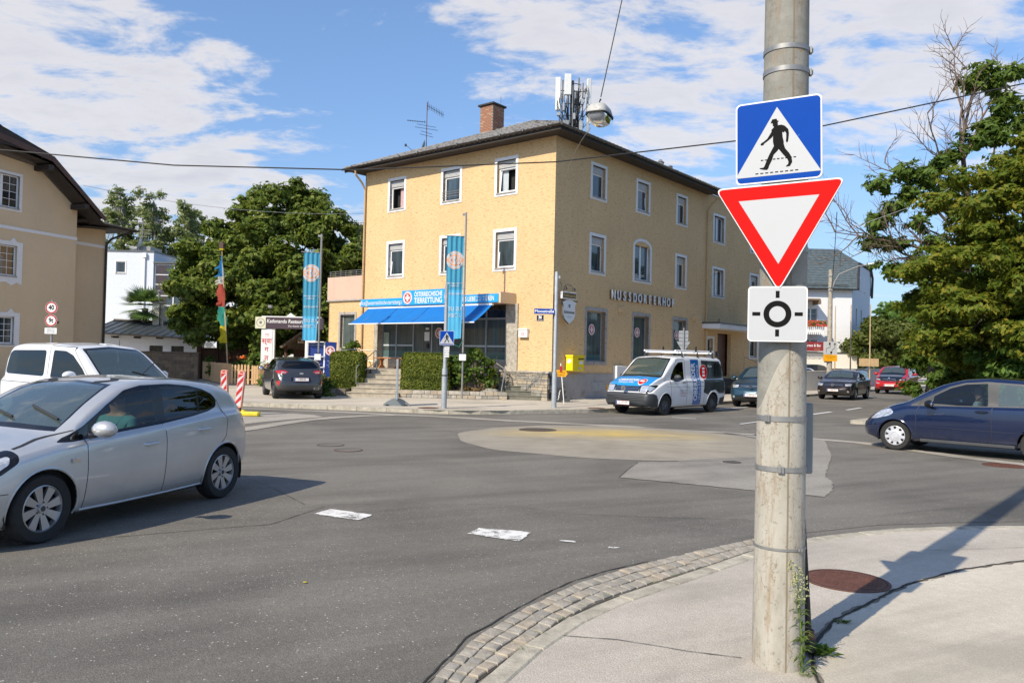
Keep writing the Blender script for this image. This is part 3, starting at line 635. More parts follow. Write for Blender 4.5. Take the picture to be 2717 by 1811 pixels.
def make_car(sp,name,label,cat,loc,rz,scale=1.0,group=None):
 root=thing(name,label,cat,loc,rz,group);root.scale=(scale,)*3
 sk=Skin(sp);L,Wd=sp['L'],max(p[1]for p in sp['plan']);r=sp['r'];ra=sp.get('ra',r*1.13)
 regs=[]
 for i,cx in enumerate(sp['axles']):
  rr=ra if not isinstance(ra,(list,tuple))else ra[i]
  pts=[]
  for k in range(27):
   a=math.pi*(1.13-1.26*k/26);X=cx+rr*math.cos(a);Z_=r+rr*math.sin(a);Z_=max(Z_,float(sk.bot(X))+0.012);h=sk.hit((X,-4,Z_),(0,1,0))
   if h:pts.append(h)
  x0,x1=pts[0][0],pts[-1][0];pts+=[(x1,0.985),(x0,0.985)];regs.append((None,None,pts))
 for g in sp['regions']:
  nm,mk,d,P=g[:4]
  if P and isinstance(P[0][0],(tuple,list)):polys=P
  else:polys=[P]
  for q in polys:
   if len(g)>4 and g[4]>0:q=rpoly(q,g[4])
   pts=sk.proj(d,q,0.06)
   if len(pts)>=3:regs.append((nm,mk,pts))
 for d,line,w in sp.get('seams',[]):
  q=[]
  for i in range(len(line)-1):
   k=max(1,int(math.dist(line[i],line[i+1])/0.08));q+=[(line[i][0]+(line[i+1][0]-line[i][0])*j/k,line[i][1]+(line[i+1][1]-line[i][1])*j/k)for j in range(k)]
  q.append(line[-1]);pts=sk.proj(d,strip(q,w),0.2)
  if len(pts)>=3:regs.append(('panel_gap','black',pts))
 TS=2.3
 grid=sp.get('grid',0.085)
 gs=np.concatenate([np.linspace(-0.5,-0.08,4),np.linspace(0,L,int(L/grid)),L+np.linspace(0.08,0.5,4)])
 gt=np.concatenate([np.linspace(0,.24,8)[:-1],np.linspace(.24,.30,3)[:-1],np.linspace(.30,.44,5)[:-1],np.linspace(.44,.52,4)[:-1],np.linspace(.52,.80,8)[:-1],np.linspace(.8,.88,3)[:-1],np.linspace(.88,1,3)])
 V=[];E=[]
 SS,TT=np.meshgrid(gs,gt,indexing='ij');jit=random.Random(3)
 for a,b in zip(SS.ravel(),TT.ravel()):V.append((a,b*TS))
 n0=len(V)
 # outline
 def loop(pts):
  k=len(V);
  for p in pts:V.append((min(max(p[0],-0.5),L+0.5),min(max(p[1],0),1)*TS))
  E.extend([(k+i,k+(i+1)%len(pts))for i in range(len(pts))])
 for _,_,pts in regs:loop(pts)
 vo,eo,fo,_,_,_=geometry.delaunay_2d_cdt([Vector(v)for v in V],E,[],0,1e-5)
 vo=np.array([(v.x,v.y/TS)for v in vo]);P3=sk.eval(vo[:,0],vo[:,1])
 e=1e-3;dS=sk.eval(vo[:,0]+e,vo[:,1])-sk.eval(vo[:,0]-e,vo[:,1]);dT=sk.eval(vo[:,0],np.minimum(vo[:,1]+e,1))-sk.eval(vo[:,0],np.maximum(vo[:,1]-e,0))
 N=np.cross(dT,dS);ln=np.linalg.norm(N,axis=1);ok=ln>1e-9
 ctr=np.array([L/2,0,0.6]);N[ok]/=ln[ok][:,None];flip=((P3-ctr)*N).sum(1)<0
 N[flip]*=-1;N[~ok]=(P3[~ok]-ctr)/np.linalg.norm(P3[~ok]-ctr,axis=1)[:,None]
 N[np.abs(vo[:,1])<1e-6,1]=0;N/=np.linalg.norm(N,axis=1)[:,None]
 boxes=[(min(p[0]for p in g[2]),max(p[0]for p in g[2]),min(p[1]for p in g[2]),max(p[1]for p in g[2]))for g in regs]
 buckets={}
 for f in fo:
  c=vo[list(f)].mean(0);lab=('body',sp['paint'])
  for gi in range(len(regs)-1,-1,-1):
   b=boxes[gi]
   if b[0]<=c[0]<=b[1]and b[2]<=c[1]<=b[3]and pip(c,regs[gi][2]):lab=(regs[gi][0],regs[gi][1]);break
  if lab[0]is None:continue
  A=P3[list(f)];fn=np.cross(A[1]-A[0],A[2]-A[0])
  if np.linalg.norm(fn)<1e-10:continue
  f=tuple(f)if(fn*N[list(f)].mean(0)).sum()>0 else tuple(f)[::-1]
  buckets.setdefault(lab,[]).append(f)
 for(nm,mk),fs in buckets.items():
  used=sorted({i for f in fs for i in f});re={i:k for k,i in enumerate(used)};n=len(used)
  vv=P3[used];nn=N[used];off=0.0
  if nm in('panel_gap',):off=0.0015
  if nm in sp.get('sink',()):vv=vv-nn*0.004
  vv=vv+nn*off;v2=vv.copy();v2[:,1]*=-1;n2=nn.copy();n2[:,1]*=-1
  F=[tuple(re[i]for i in f)for f in fs];F2=[tuple(re[i]+n for i in f[::-1])for f in fs]
  parts=[(np.concatenate([vv,v2]),F+F2,np.concatenate([nn,n2]))]if(nm in('body','panel_gap')or np.abs(vv[:,1]).min()<2e-3)else[(vv,F,nn),(v2,[tuple(i-n for i in f)for f in F2],n2)]
  for a_,b_,c_ in parts:
   o=mesh_obj(nm,a_,b_,mk,root,True);o.data.normals_split_custom_set_from_vertices([tuple(q)for q in c_])
   if nm=='panel_gap':o['kind']='stuff'
   # wheel wells, lips, underbody
 w_=MB()
 for i,cx in enumerate(sp['axles']):
  rr=(ra if not isinstance(ra,(list,tuple))else ra[i])+0.012
  for sd in(-1,1):
   yo=sd*(Wd-0.06);yi=sd*(Wd-0.42);P=[]
   for k in range(17):
    a=math.pi*(1.1-1.2*k/16);P.append((cx+rr*math.cos(a),r+rr*math.sin(a)))
   V_=[(x,yo,z)for x,z in P]+[(x,yi,z)for x,z in P]
   w_.add(V_,[(k,k+1,k+18,k+17)for k in range(16)]);w_.add([(x,yi,z)for x,z in P],[tuple(range(17))])
 w_.box(sp['axles'][0]+ra,sp['axles'][1]-ra,-Wd+0.15,Wd-0.15,float(sk.bot(L/2))-0.02,float(sk.bot(L/2))+0.05)
 w_.build('wheel_housing','black',root)
 if sp.get('lip',True):
  for i,cx in enumerate(sp['axles']):
   rr=(ra if not isinstance(ra,(list,tuple))else ra[i]);P=[]
   for k in range(25):
    a=math.pi*(1.10-1.20*k/24);X=cx+rr*math.cos(a);Z_=max(r+rr*math.sin(a),float(sk.bot(X))+0.02);loc,_,_,_=sk.bvh.ray_cast(Vector((X,-4,Z_)),Vector((0,1,0)))
    if loc is not None:P.append(Vector((loc.x,loc.y+0.004,loc.z)))
   if len(P)>3:
    for q in(P,[Vector((p.x,-p.y,p.z))for p in P]):MB().tube(q,0.013,6).build('arch_lip',sp.get('lip_mat',sp['paint']),root,smooth=True)
 tw=sp.get('tw',0.2)
 for cx in sp['axles']:
  for sd in(-1,1):wheel(root,cx,sd*(float(sk.plan(cx))-tw/2-0.025),r,tw,sp['wheel'],sd,sp.get('steer',0.0)if cx==sp['axles'][0]else 0.0)
  # mirrors
 if 'mirror' in sp:
  mx,mz,mc=sp['mirror'];y0=float(sk.plan(mx))-0.05
  for sd in(-1,1):
   a=MB();a.ball((mx,sd*(y0+0.20),mz),(0.09,0.135,0.082),14);o=a.build('door_mirror',mc,root,smooth=True)
   b=MB();b.tube([(mx,sd*(y0+0.02),mz-0.07),(mx,sd*(y0+0.12),mz-0.05)],[0.035,0.03],8);b.build('mirror_arm','gloss_black',o)
   b=MB();b.ball((mx+0.05,sd*(y0+0.20),mz),(0.04,0.11,0.062),12);b.build('mirror_glass','chrome',o,smooth=True)
 for hx,hz in sp.get('handles',[]):
  for sd in(-1,1):
   loc,_,_,_=sk.bvh.ray_cast(Vector((hx,-4,hz)),Vector((0,1,0)));yy=abs(loc.y)if loc else 0.8
   a=MB();a.tube([(hx-0.10,sd*(yy-0.01),hz),(hx-0.08,sd*(yy+0.022),hz+0.004),(hx+0.07,sd*(yy+0.024),hz+0.008),(hx+0.10,sd*(yy-0.008),hz+0.006)],0.015,8);a.build('door_handle',sp.get('handle_mat',sp['paint']),root,smooth=True)
   # interior
 if sp.get('inside',True):
  it=MB();fx=sp.get('dash',1.15);rx=sp.get('cab_end',L-0.4);bz=float(sk.belt(L*0.5))-0.06
  it.box(fx-0.2,rx,-Wd+0.12,Wd-0.12,0.25,0.34);it.box(fx-0.35,fx+0.25,-Wd+0.14,Wd-0.14,0.4,bz+0.0,bev=0.08)
  it.box(rx-0.35,rx,-Wd+0.14,Wd-0.14,0.4,bz-0.02,bev=0.05);it.build('cabin','interior',root)
  for row,sx in enumerate(sp.get('seats',(fx+0.95,fx+1.75))):
   for sy in(-0.36,0.36):
    a=MB();a.box(sx-0.5,sx+0.05,sy-0.24,sy+0.24,0.42,0.56,bev=0.05);a.box(-0.06,0.06,sy-0.23,sy+0.23,0.0,0.6,T=TR(sx,0,0.5,ry=R(14)),bev=0.05)
    a.box(-0.04,0.05,sy-0.12,sy+0.12,0.64,0.82,T=TR(sx,0,0.5,ry=R(14)),bev=0.04);a.build('seat',sp.get('seat_mat','interior_grey'),root)
  a=MB(TR(fx+0.42,-0.36,bz-0.02,ry=R(-65)));a.lathe([(0.175+0.014*math.cos(q),0.014*math.sin(q))for q in np.linspace(0,2*math.pi,9)],28)
  for q in(0,2.1,4.2):a.tube([(0,0,-0.02),(0.17*math.cos(q),0.17*math.sin(q),0)],0.014,6)
  a.ball((0,0,-0.02),(0.06,0.06,0.03),10);a.build('steering_wheel','interior',root,smooth=True)
 root_sk[root.name]=sk
 return root,sk
root_sk={}
def plate(parent,x,y,z,face,s,w=0.52,tilt=0.0):
 """Austrian-style number plate; face -1 = on the nose, +1 = on the tail"""
 T=Matrix.Translation((x,y,z))@Matrix.Rotation(R(-90)if face<0 else R(90),4,'Z')@Matrix.Rotation(R(tilt),4,'X')
 a=MB(T);a.box(-w/2,w/2,-0.012,0.0,-0.06,0.06);o=a.build('number_plate','sign_white',parent)
 a=MB(T);a.box(-w/2+0.004,-w/2+0.045,-0.0145,-0.0125,-0.054,0.054);a.build('plate_band','blue_traffic',o)
 a=MB(T);a.box(-w/2+0.05,w/2,-0.0145,-0.0125,0.053,0.059);a.box(-w/2+0.05,w/2,-0.0145,-0.0125,-0.059,-0.053);a.build('plate_edge','logo_red',o)
 text('plate_text',s,0.088,'sign_black',o,T@TR(0.022,-0.015,0.0),sx=0.82)
 return o
def decal(parent,sk,name,mk,d,pts,off=0.003,r=0.0):
 """thin printed film lying on the skin, both sides for 'side'"""
 if r:pts=rpoly(pts,r)
 q=[]
 n=len(pts)
 for i in range(n):
  a,b=pts[i],pts[(i+1)%n];k=max(1,int(math.dist(a,b)/0.05));q+=[(a[0]+(b[0]-a[0])*j/k,a[1]+(b[1]-a[1])*j/k)for j in range(k)]
 xs=[p[0]for p in q];ys=[p[1]for p in q];V=[Vector(p)for p in q];E=[(i,(i+1)%len(q))for i in range(len(q))]
 x=min(xs)+0.04
 while x<max(xs):
  y=min(ys)+0.04
  while y<max(ys):
   if pip((x,y),q):V.append(Vector((x,y)))
   y+=0.07
  x+=0.07
 vo,_,fo,_,_,_=geometry.delaunay_2d_cdt(V,E,[],1,1e-5);vo=[(v.x,v.y)for v in vo];fo=[f for f in fo if pip(((sum(vo[i][0]for i in f))/len(f),sum(vo[i][1]for i in f)/len(f)),q)]
 P=[skin_pt(sk,d,u,v,off)for u,v in vo]
 return mesh_obj(name,P,[tuple(f)for f in fo],mk,parent,True)
def skin_pt(sk,d,u,v,off=0.003):
 if d=='side':o,r_=(u,-4,v),(0,1,0)
 elif d=='right':o,r_=(u,-4,v),(0,1,0)
 elif d=='front':o,r_=(-4,-abs(u),v),(1,0,0)
 elif d=='rear':o,r_=(9,-abs(u),v),(-1,0,0)
 else:o,r_=(u,-abs(v),5),(0,0,-1)
 loc,n,i,_=sk.bvh.ray_cast(Vector(o),Vector(r_))
 if loc is None:
  loc,n,i,_=sk.bvh.find_nearest(Vector((u,-0.9 if d=='side' else-abs(v),v)))
 if n.dot(Vector(r_))>0:n=-n
 p=loc+n*off
 if d in('front','rear'):p.y=p.y*(-1 if u>0 else 1)
 if d=='top':p.y=p.y*(-1 if v>0 else 1)
 if d=='right':p.y=-p.y
 return p
#the cars
ALLOY=dict(mat='alloy',kind='twin',n=8,rim=0.67,sweep=0.22);CAPW=dict(mat='hubcap',kind='cap',n=9,rim=0.66);STEEL=dict(mat='steel_wheel',kind='steel',n=14,rim=0.56);DARKW=dict(mat='steel_wheel',kind='twin',n=5,rim=0.68)
def car_silver():
 L=4.02
 sp=dict(L=L,paint='silver',r=0.315,ra=0.365,axles=(0.82,3.33),tw=0.2,wheel=ALLOY,grid=0.08,tumble=0.30,
 top=[(0,.62),(0.10,.74),(.30,.82),(.62,.905),(.92,.955),(1.04,.985),(1.42,1.205),(1.78,1.39),(2.05,1.458),(2.45,1.48),(2.95,1.455),(3.35,1.40),(3.52,1.36),(3.70,1.17),(3.86,.98),(3.98,.84),(4.02,.62)],
 belt=[(0,.60),(.5,.79),(1.0,.875),(1.6,.93),(2.4,.985),(3.2,1.045),(3.7,1.06),(3.85,.97),(L,.62)],
 plan=[(0,.56),(.1,.70),(.28,.79),(.55,.845),(.9,.862),(1.6,.865),(2.6,.868),(3.3,.862),(3.6,.83),(3.85,.76),(3.97,.68),(L,.60)],
 bottom=[(0,.24),(.4,.17),(.8,.18),(1.3,.195),(3.0,.215),(3.5,.24),(L,.32)],crown=[(0,.05),(1.0,.06),(1.5,.03),(2.2,.045),(3.4,.045),(3.8,.03),(L,.04)],
 nose=[(.15,.04),(.3,0),(.5,0),(.7,.06),(.9,.14)],tail=[(.3,.05),(.45,0),(.75,.01),(1.0,.05)],mirror=(1.30,1.00,'silver'),handles=[(2.10,.775),(2.93,.865)],dash=1.2,cab_end=3.5,seats=(2.18,2.95))
 sp['regions']=[
 ('window_trim','gloss_black','side',[(.97,.89),(1.28,1.02),(1.60,1.21),(1.86,1.345),(2.1,1.39),(2.5,1.395),(2.8,1.37),(3.02,1.325),(3.18,1.26),(3.25,1.19),(3.23,1.11),(3.08,1.06),(2.8,1.02),(2.3,.97),(1.55,.92),(1.15,.885)],.03),
 ('quarter_glass','car_glass_dark','side',[(1.08,.915),(1.34,1.04),(1.34,.94),(1.16,.91)],.015),
 ('front_window','car_glass','side',[(1.40,.945),(1.40,1.065),(1.62,1.195),(1.87,1.315),(2.06,1.362),(2.22,1.372),(2.23,.995),(1.55,.95)],.02),
 ('rear_window','car_glass_dark','side',[(2.38,1.375),(2.7,1.355),(2.92,1.325),(2.90,1.06),(2.7,1.035),(2.38,1.01)],.02),
 ('rear_quarter_window','car_glass_dark','side',[(2.95,1.318),(3.06,1.285),(3.16,1.235),(3.20,1.18),(3.18,1.13),(3.08,1.09),(2.94,1.065)],.02),
 ('windscreen_edge','gloss_black','front',[(0,1.0),(.63,.98),(.61,1.10),(.54,1.34),(.50,1.40),(0,1.432)],0),
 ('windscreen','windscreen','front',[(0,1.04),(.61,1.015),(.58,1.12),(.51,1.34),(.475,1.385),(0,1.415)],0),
 ('rear_screen','car_glass_dark','rear',[(0,1.32),(.45,1.30),(.53,1.08),(.50,1.0),(0,.98)],0),
 ('tail_light','tail','side',[(3.70,1.01),(3.80,1.0),(3.90,.90),(3.99,.74),(3.96,.66),(3.88,.70),(3.78,.84)],.02),
 ('headlight','gloss_black','side',[(.16,.70),(.30,.79),(.60,.86),(.56,.76),(.40,.66),(.2,.60)],.03),
 ('headlight_lens','lens','side',[(.22,.70),(.34,.765),(.52,.815),(.48,.75),(.36,.68),(.24,.63)],.02),
 ('grille','gloss_black','front',[(0,.66),(.38,.64),(.34,.48),(0,.45)],.02)]
 w=.0065
 sp['seams']=[('side',[(1.27,.925),(1.27,.60),(1.25,.24)],w),('side',[(2.30,.985),(2.32,.8),(2.31,.25)],w),('side',[(3.25,1.19),(3.36,.95),(3.33,.76),(3.15,.60),(2.98,.42),(2.94,.26)],w),
 ('side',[(.06,.53),(.30,.50),(.46,.50)],w),('side',[(.62,.86),(1.0,.94),(1.18,.99)],w),('side',[(1.6,1.36),(2.1,1.450),(2.7,1.437),(3.2,1.385)],.006)]
 # rear wheel touches the road at (-3.477, 9.56); the nose points at (-0.297,-0.955)
 u=Vector((.297,.955));v=Vector((-u.y,u.x));ax=sp['axles'][1];p=Vector((-3.477,9.56))-u*ax+v*.80
 car,sk=make_car(sp,'hatchback','silver five-door hatchback with driver in a teal shirt, nearest on the left','car',(p.x,p.y,0),math.atan2(u.y,u.x))
 for hx,hz in sp['handles']:
  decal(car,sk,'handle_recess','silver','side',arc_pts(hx,hz,.06,0,2*math.pi,14),.0015)
 a=MB();a.tube([skin_pt(sk,'side',x,z,.004)for x,z in((1.22,.235),(1.7,.225),(2.4,.225),(2.98,.235))],.012,6);a.build('sill_strip','silver',car,smooth=True)
 a=MB();a.tube([(2.95,.1,1.45),(3.3,.1,1.70)],.006,6);a.build('aerial','black',car)
 a=MB();a.box(1.08,1.16,-.885,-.868,.70,.735);a.build('side_badge','chrome',car)
 decal(car,sk,'fuel_flap','silver','right',rrect(3.45,3.62,.85,1.0,.03),.002)
 a=MB();a.tube([(1.20,-.55,1.085),(1.36,-.05,1.19)],.012,6);a.tube([(1.18,.0,1.09),(1.34,.5,1.17)],.012,6);a.build('wiper','black',car)
 plate(car,L+.075,0,.78,1,'S-5261K')
 return car
def car_blue():
 L=3.85
 sp=dict(L=L,paint='car_blue',r=0.308,ra=0.352,axles=(0.70,3.27),tw=0.19,wheel=CAPW,tumble=0.26,
 top=[(0,.60),(.08,.72),(.25,.84),(.60,.985),(.88,1.06),(1.25,1.27),(1.6,1.45),(1.95,1.555),(2.4,1.595),(2.9,1.575),(3.35,1.50),(3.5,1.42),(3.65,1.15),(3.80,.95),(L,.62)],
 belt=[(0,.58),(.5,.80),(.9,.93),(1.6,.985),(3.3,1.02),(3.65,1.0),(L,.60)],
 plan=[(0,.60),(.08,.73),(.25,.82),(.5,.86),(.9,.875),(2.6,.882),(3.3,.87),(3.6,.83),(L,.66)],
 bottom=[(0,.26),(.4,.2),(1.2,.23),(3.0,.23),(L,.34)],crown=[(0,.05),(1.0,.05),(1.4,.03),(2,.04),(L,.04)],
 nose=[(.2,.03),(.3,0),(.55,0),(.7,.05),(.9,.16)],bulge=.06,tail=[(.3,.04),(.5,0),(1.1,.03)],mirror=(1.42,1.02,'gloss_black'),handles=[(2.33,.90),(3.25,.92)],dash=1.05,cab_end=3.4,seats=(2.25,3.0),seat_mat='interior')
 sp['regions']=[
 ('window_trim','dark_grey','side',[(1.02,.99),(1.35,1.165),(1.72,1.375),(2.0,1.465),(2.4,1.50),(3.2,1.455),(3.45,1.35),(3.40,1.04),(2.4,1.0),(1.0,.955)],.03),
 ('front_window','car_glass','side',[(1.42,1.02),(1.44,1.17),(1.74,1.345),(2.02,1.435),(2.40,1.463),(2.42,1.02),(1.9,1.005)],.02),
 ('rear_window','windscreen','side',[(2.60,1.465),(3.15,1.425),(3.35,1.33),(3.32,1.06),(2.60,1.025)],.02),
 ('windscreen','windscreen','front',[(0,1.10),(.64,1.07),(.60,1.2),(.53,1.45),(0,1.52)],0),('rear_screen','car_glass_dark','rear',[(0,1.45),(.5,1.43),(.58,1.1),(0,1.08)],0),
 ('headlight','lens','side',[(.16,.63),(.34,.80),(.58,.88),(.68,.80),(.60,.73),(.34,.655)],.04),
 ('grille','gloss_black','front',[(0,.78),(.34,.74),(.38,.64),(0,.62)],.02),('tail_light','tail','side',[(3.62,1.10),(3.80,1.05),(3.86,.75),(3.72,.80)],.02)]
 w=.009
 sp['seams']=[('side',[(1.20,1.08),(1.12,.8),(1.12,.34)],w),('side',[(2.50,1.0),(2.50,.30)],w),('side',[(.62,.80),(.5,.74),(.42,.66),(.3,.58)],w),('side',[(1.16,.54),(2.3,.535),(3.2,.53)],.012),('side',[(.62,.92),(.95,1.03),(1.1,1.07)],w)]
 u=Vector((.72,-.694)).normalized();v=Vector((-u.y,u.x));p=Vector((8.18,16.77))-u*sp['axles'][0]+v*.80
 car,sk=make_car(sp,'compact_car','dark blue compact car with a grey haired driver at its open window','car',(p.x,p.y,0),math.atan2(u.y,u.x))
 a=MB();a.box(1.2,2.9,-.872,-.84,.225,.29,bev=.012);a.build('sill_trim','dark_grey',car)
 a=MB();a.tube([skin_pt(sk,'side',x,z,.002)for x,z in((1.16,.535),(1.8,.53),(2.6,.525),(3.0,.53))],.007,6);a.build('rub_strip','car_blue',car,smooth=True)
 for hx,hz in sp['handles']:decal(car,sk,'handle_recess','gloss_black','side',[(hx+.13*math.cos(q),hz+.04*math.sin(q))for q in np.linspace(0,6.28,18)[:-1]],.002)
 a=MB()
 for k in range(3):a.tube([skin_pt(sk,'front',y,.655+.035*k,.004)for y in(-.36,-.24,-.12,0,.12,.24,.36)],.008,6)
 a.build('grille_bar','chrome',car)
 plate(car,-.08,0,.42,-1,'S-417 TC')
 return car
def car_van():
 L=4.90
 sp=dict(L=L,paint='car_white',r=0.335,ra=0.40,axles=(0.95,3.95),tw=0.22,wheel=STEEL,tumble=0.15,sm=.10,bulge=.10,
 top=[(0,.72),(.05,.95),(.14,1.05),(.55,1.20),(.92,1.30),(1.25,1.60),(1.55,1.85),(1.75,1.93),(2.2,1.965),(3.6,1.97),(4.6,1.95),(4.74,1.90),(4.83,1.5),(4.9,.9)],
 belt=[(0,.70),(.5,.95),(1.0,1.12),(1.6,1.17),(4.7,1.20),(4.85,1.15),(4.9,.85)],
 plan=[(0,.80),(.08,.87),(.25,.925),(.6,.945),(4.0,.952),(4.7,.945),(4.84,.92),(4.9,.86)],
 bottom=[(0,.30),(.5,.24),(4.5,.26),(L,.34)],crown=[(0,.04),(1.0,.04),(1.6,.03),(4.9,.05)],
 nose=[(.25,.03),(.4,0),(.7,.02),(1.0,.10)],tail=[(.3,0),(1.0,0),(1.9,.06)],mirror=(1.38,1.25,'dark_grey'),handles=[(2.05,1.06)],handle_mat='black',dash=1.25,cab_end=2.6,seats=(2.2,),seat_mat='interior',nose_len=.9)
 sp['regions']=[
 ('front_bumper','car_plastic','front',[(0,.30),(.86,.30),(.88,.66),(.82,.72),(.6,.74),(0,.74)],0),
 ('front_bumper','car_plastic','side',[(-.05,.28),(.56,.26),(.50,.52),(.42,.66),(.25,.72),(-.05,.72)],0),
 ('bonnet','hood_blue','top',[(.10,0),(.10,.74),(.30,.80),(.88,.80),(.93,0)],.0),
 ('windscreen_edge','gloss_black','front',[(0,1.26),(.80,1.23),(.76,1.45),(.70,1.80),(.66,1.86),(0,1.90)],0),
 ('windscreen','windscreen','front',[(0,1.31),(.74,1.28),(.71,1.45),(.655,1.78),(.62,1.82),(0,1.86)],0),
 ('front_window','car_glass_dark','side',[(1.30,1.17),(1.38,1.33),(1.62,1.60),(1.82,1.73),(2.12,1.76),(2.14,1.17),(1.7,1.10),(1.5,1.10)],.04),
 ('printed_panel','van_black','side',[(3.30,1.82),(4.55,1.80),(4.72,1.60),(4.80,.85),(4.78,.66),(4.35,.66),(4.1,.80),(3.75,.76),(3.62,.62),(3.28,.72),(3.35,.95),(3.36,1.3)],.05),
 ('side_glass','win_glass','side',[(3.42,1.76),(4.05,1.76),(4.05,1.24),(3.40,1.24)],.05),('side_glass','win_glass_dark','side',[(4.15,1.75),(4.55,1.73),(4.64,1.25),(4.15,1.24)],.05),
 ('blue_stripe','van_blue','side',[(2.60,.30),(3.12,.30),(3.12,1.84),(2.60,1.84)],.0),
 ('tail_light','tail','side',[(4.80,1.4),(4.87,1.38),(4.92,.86),(4.85,.85)],.01),('rear_bumper','car_plastic','side',[(4.40,.30),(4.95,.3),(4.95,.58),(4.42,.50)],.03),
 ('headlight','gloss_black','front',[(.47,.98),(.88,.98),(.89,.88),(.86,.76),(.48,.76)],.02),
 ('headlight_lens','lens','front',[(.52,.965),(.80,.965),(.87,.90),(.83,.785),(.52,.775)],.02),
 ('grille','gloss_black','front',[(0,.95),(.47,.95),(.47,.77),(0,.765)],.0)]
 sp['seams']=[('side',[(2.22,1.80),(2.22,.34)],.012),('side',[(1.22,1.12),(1.24,.9),(1.30,.34)],.010),('side',[(2.22,1.09),(3.3,1.07)],.01),('side',[(.9,1.12),(1.3,1.16),(1.72,1.83),(2.2,1.84)],.010),('side',[(3.34,1.85),(3.34,.30)],.01),('side',[(1.0,.93),(2.2,.925),(4.2,.93)],.008)]
 u=Vector((.694,.72)).normalized();v=Vector((-u.y,u.x));p=Vector((5.01,25.77))-u*sp['axles'][0]+v*.87
 car,sk=make_car(sp,'work_van','white tradesman van with blue bonnet, blue lettered stripe and roof rack','van',(p.x,p.y,0),math.atan2(u.y,u.x))
 a=MB()
 for k in range(4):a.tube([skin_pt(sk,'front',y,.79+.045*k,.003)for y in(-.45,-.3,-.12,.12,.3,.45)],.009,6)
 a.build('grille_bar','chrome',car)
 a=MB()
 for k in range(4):a.tube([skin_pt(sk,'front',y,.47+.05*k,.002)for y in(-.72,-.5,-.25,0,.25,.5,.72)],.011,6)
 a.build('bumper_vent','black',car)
 T=Matrix.Translation((-.12,0,.865))@Matrix.Rotation(R(-90),4,'Z')
 a=MB(T);a.lathe([(.085,.0),(.072,.0)],24,T=TR(rx=R(90)));a.prism([(x*1,z)for x,z in arc_pts(0,0,.085,0,2*math.pi,24)[:-1]],-.004,.0);o=a.build('badge','chrome',car)
 text('badge_letters','W',.13,'dark_grey',o,T@TR(0,-.006,-.022),sx=.8,bold=.002);text('badge_letter_top','V',.08,'dark_grey',o,T@TR(0,-.006,.038))
 plate(car,-.135,0,.40,-1,'SL 477 RM')
 # roof rack
 a=MB()
 for sy in(-.62,.62):a.tube([(1.95,sy,2.13),(4.45,sy,2.13)],.03,8)
 a.build('rack_rail','white_plastic',car)
 a=MB()
 for x in(2.2,3.2,4.2):a.box(x-.03,x+.03,-.72,.72,2.06,2.10)
 a.build('rack_crossbar','white_plastic',car)
 for x in(2.2,3.2,4.2):
  for sy in(-.74,.74):
   a=MB();a.tube([(x,sy,1.90),(x,sy*.97,2.09)],[.05,.025],6);a.build('rack_foot','black',car)
   if x>3:a=MB();a.box(x-.04,x+.04,sy*.9-.025,sy*.9+.025,2.10,2.30,bev=.02);a.build('rack_stop','black',car)
   # lettering
 text('van_lettering','OBEREDER',.34,'sign_white',car,TR(),bold=.006,sx=1.0,wrap=lambda x,y:skin_pt(sk,'side',2.76-y*1.0,1.08+x*.78,.006))
 text('van_lettering','HAUSTECHNIK',.17,'sign_white',car,TR(),spacing=1.3,sx=1.0,wrap=lambda x,y:skin_pt(sk,'side',3.02-y*1.0,1.08+x*.84,.006))
 decal(car,sk,'round_logo','sign_white','side',arc_pts(3.42,1.42,.26,0,2*math.pi,28)[:-1],.004);decal(car,sk,'round_logo_fill','red_traffic','side',arc_pts(3.42,1.42,.245,0,2*math.pi,28)[:-1],.007)
 for z in(1.30,1.42,1.54):decal(car,sk,'logo_bar','sign_white','side',[(3.34,z-.04),(3.50,z-.04),(3.50,z+.04),(3.34,z+.04)],.010)
 text('panel_lettering','Bäder',.13,'sign_white',car,TR(),wrap=lambda x,y:skin_pt(sk,'side',3.88+x,1.62+y,.006))
 for k,s_ in enumerate(('Dachdecker GmbH','office@obereder.at','T 06216 / 5334')):text('door_lettering',s_,.055,'cable_box' if k<1 else 'logo_red',car,TR(),wrap=lambda x,y,k=k:skin_pt(sk,'side',1.98+x,.80-.09*k+y,.004))
 text('bonnet_lettering','OBEREDER',.17,'sign_white',car,TR(),shear=.2,bold=.004,wrap=lambda x,y:skin_pt(sk,'top',.42-y*1.2,.16-x,.008))
 text('bonnet_lettering','HAUSTECHNIK',.09,'sign_white',car,TR(),shear=.2,wrap=lambda x,y:skin_pt(sk,'top',.26-y*1.2,.16-x,.008))
 P=[skin_pt(sk,'top',.34+.17*math.cos(q),-.44+.15*math.sin(q),.009)for q in np.linspace(0,6.283,25)[:-1]];mesh_obj('bonnet_logo',P,[tuple(range(24))],'sign_white',car)
 P=[skin_pt(sk,'top',.34+.15*math.cos(q),-.44+.13*math.sin(q),.014)for q in np.linspace(0,6.283,25)[:-1]];mesh_obj('bonnet_logo_fill',P,[tuple(range(24))],'red_traffic',car)
 P=[skin_pt(sk,'top',.34+a_,-.44+b_,.02)for a_,b_ in((-.05,-.08),(.05,-.08),(.05,.08),(-.05,.08))];mesh_obj('logo_bar',P,[(0,1,2,3)],'sign_white',car)
 a=MB();a.box(1.0,1.25,-.75,-.25,1.36,1.365,T=TR(0,0,0));a.box(1.05,1.3,-.15,.3,1.36,1.37);a.build('folder_on_dash','blue_sign',car)
 a=MB();a.tube([(1.05,-.7,1.335),(1.18,-.1,1.44)],.012,6);a.tube([(1.05,.0,1.33),(1.18,.6,1.42)],.012,6);a.build('wiper','black',car)
 return car
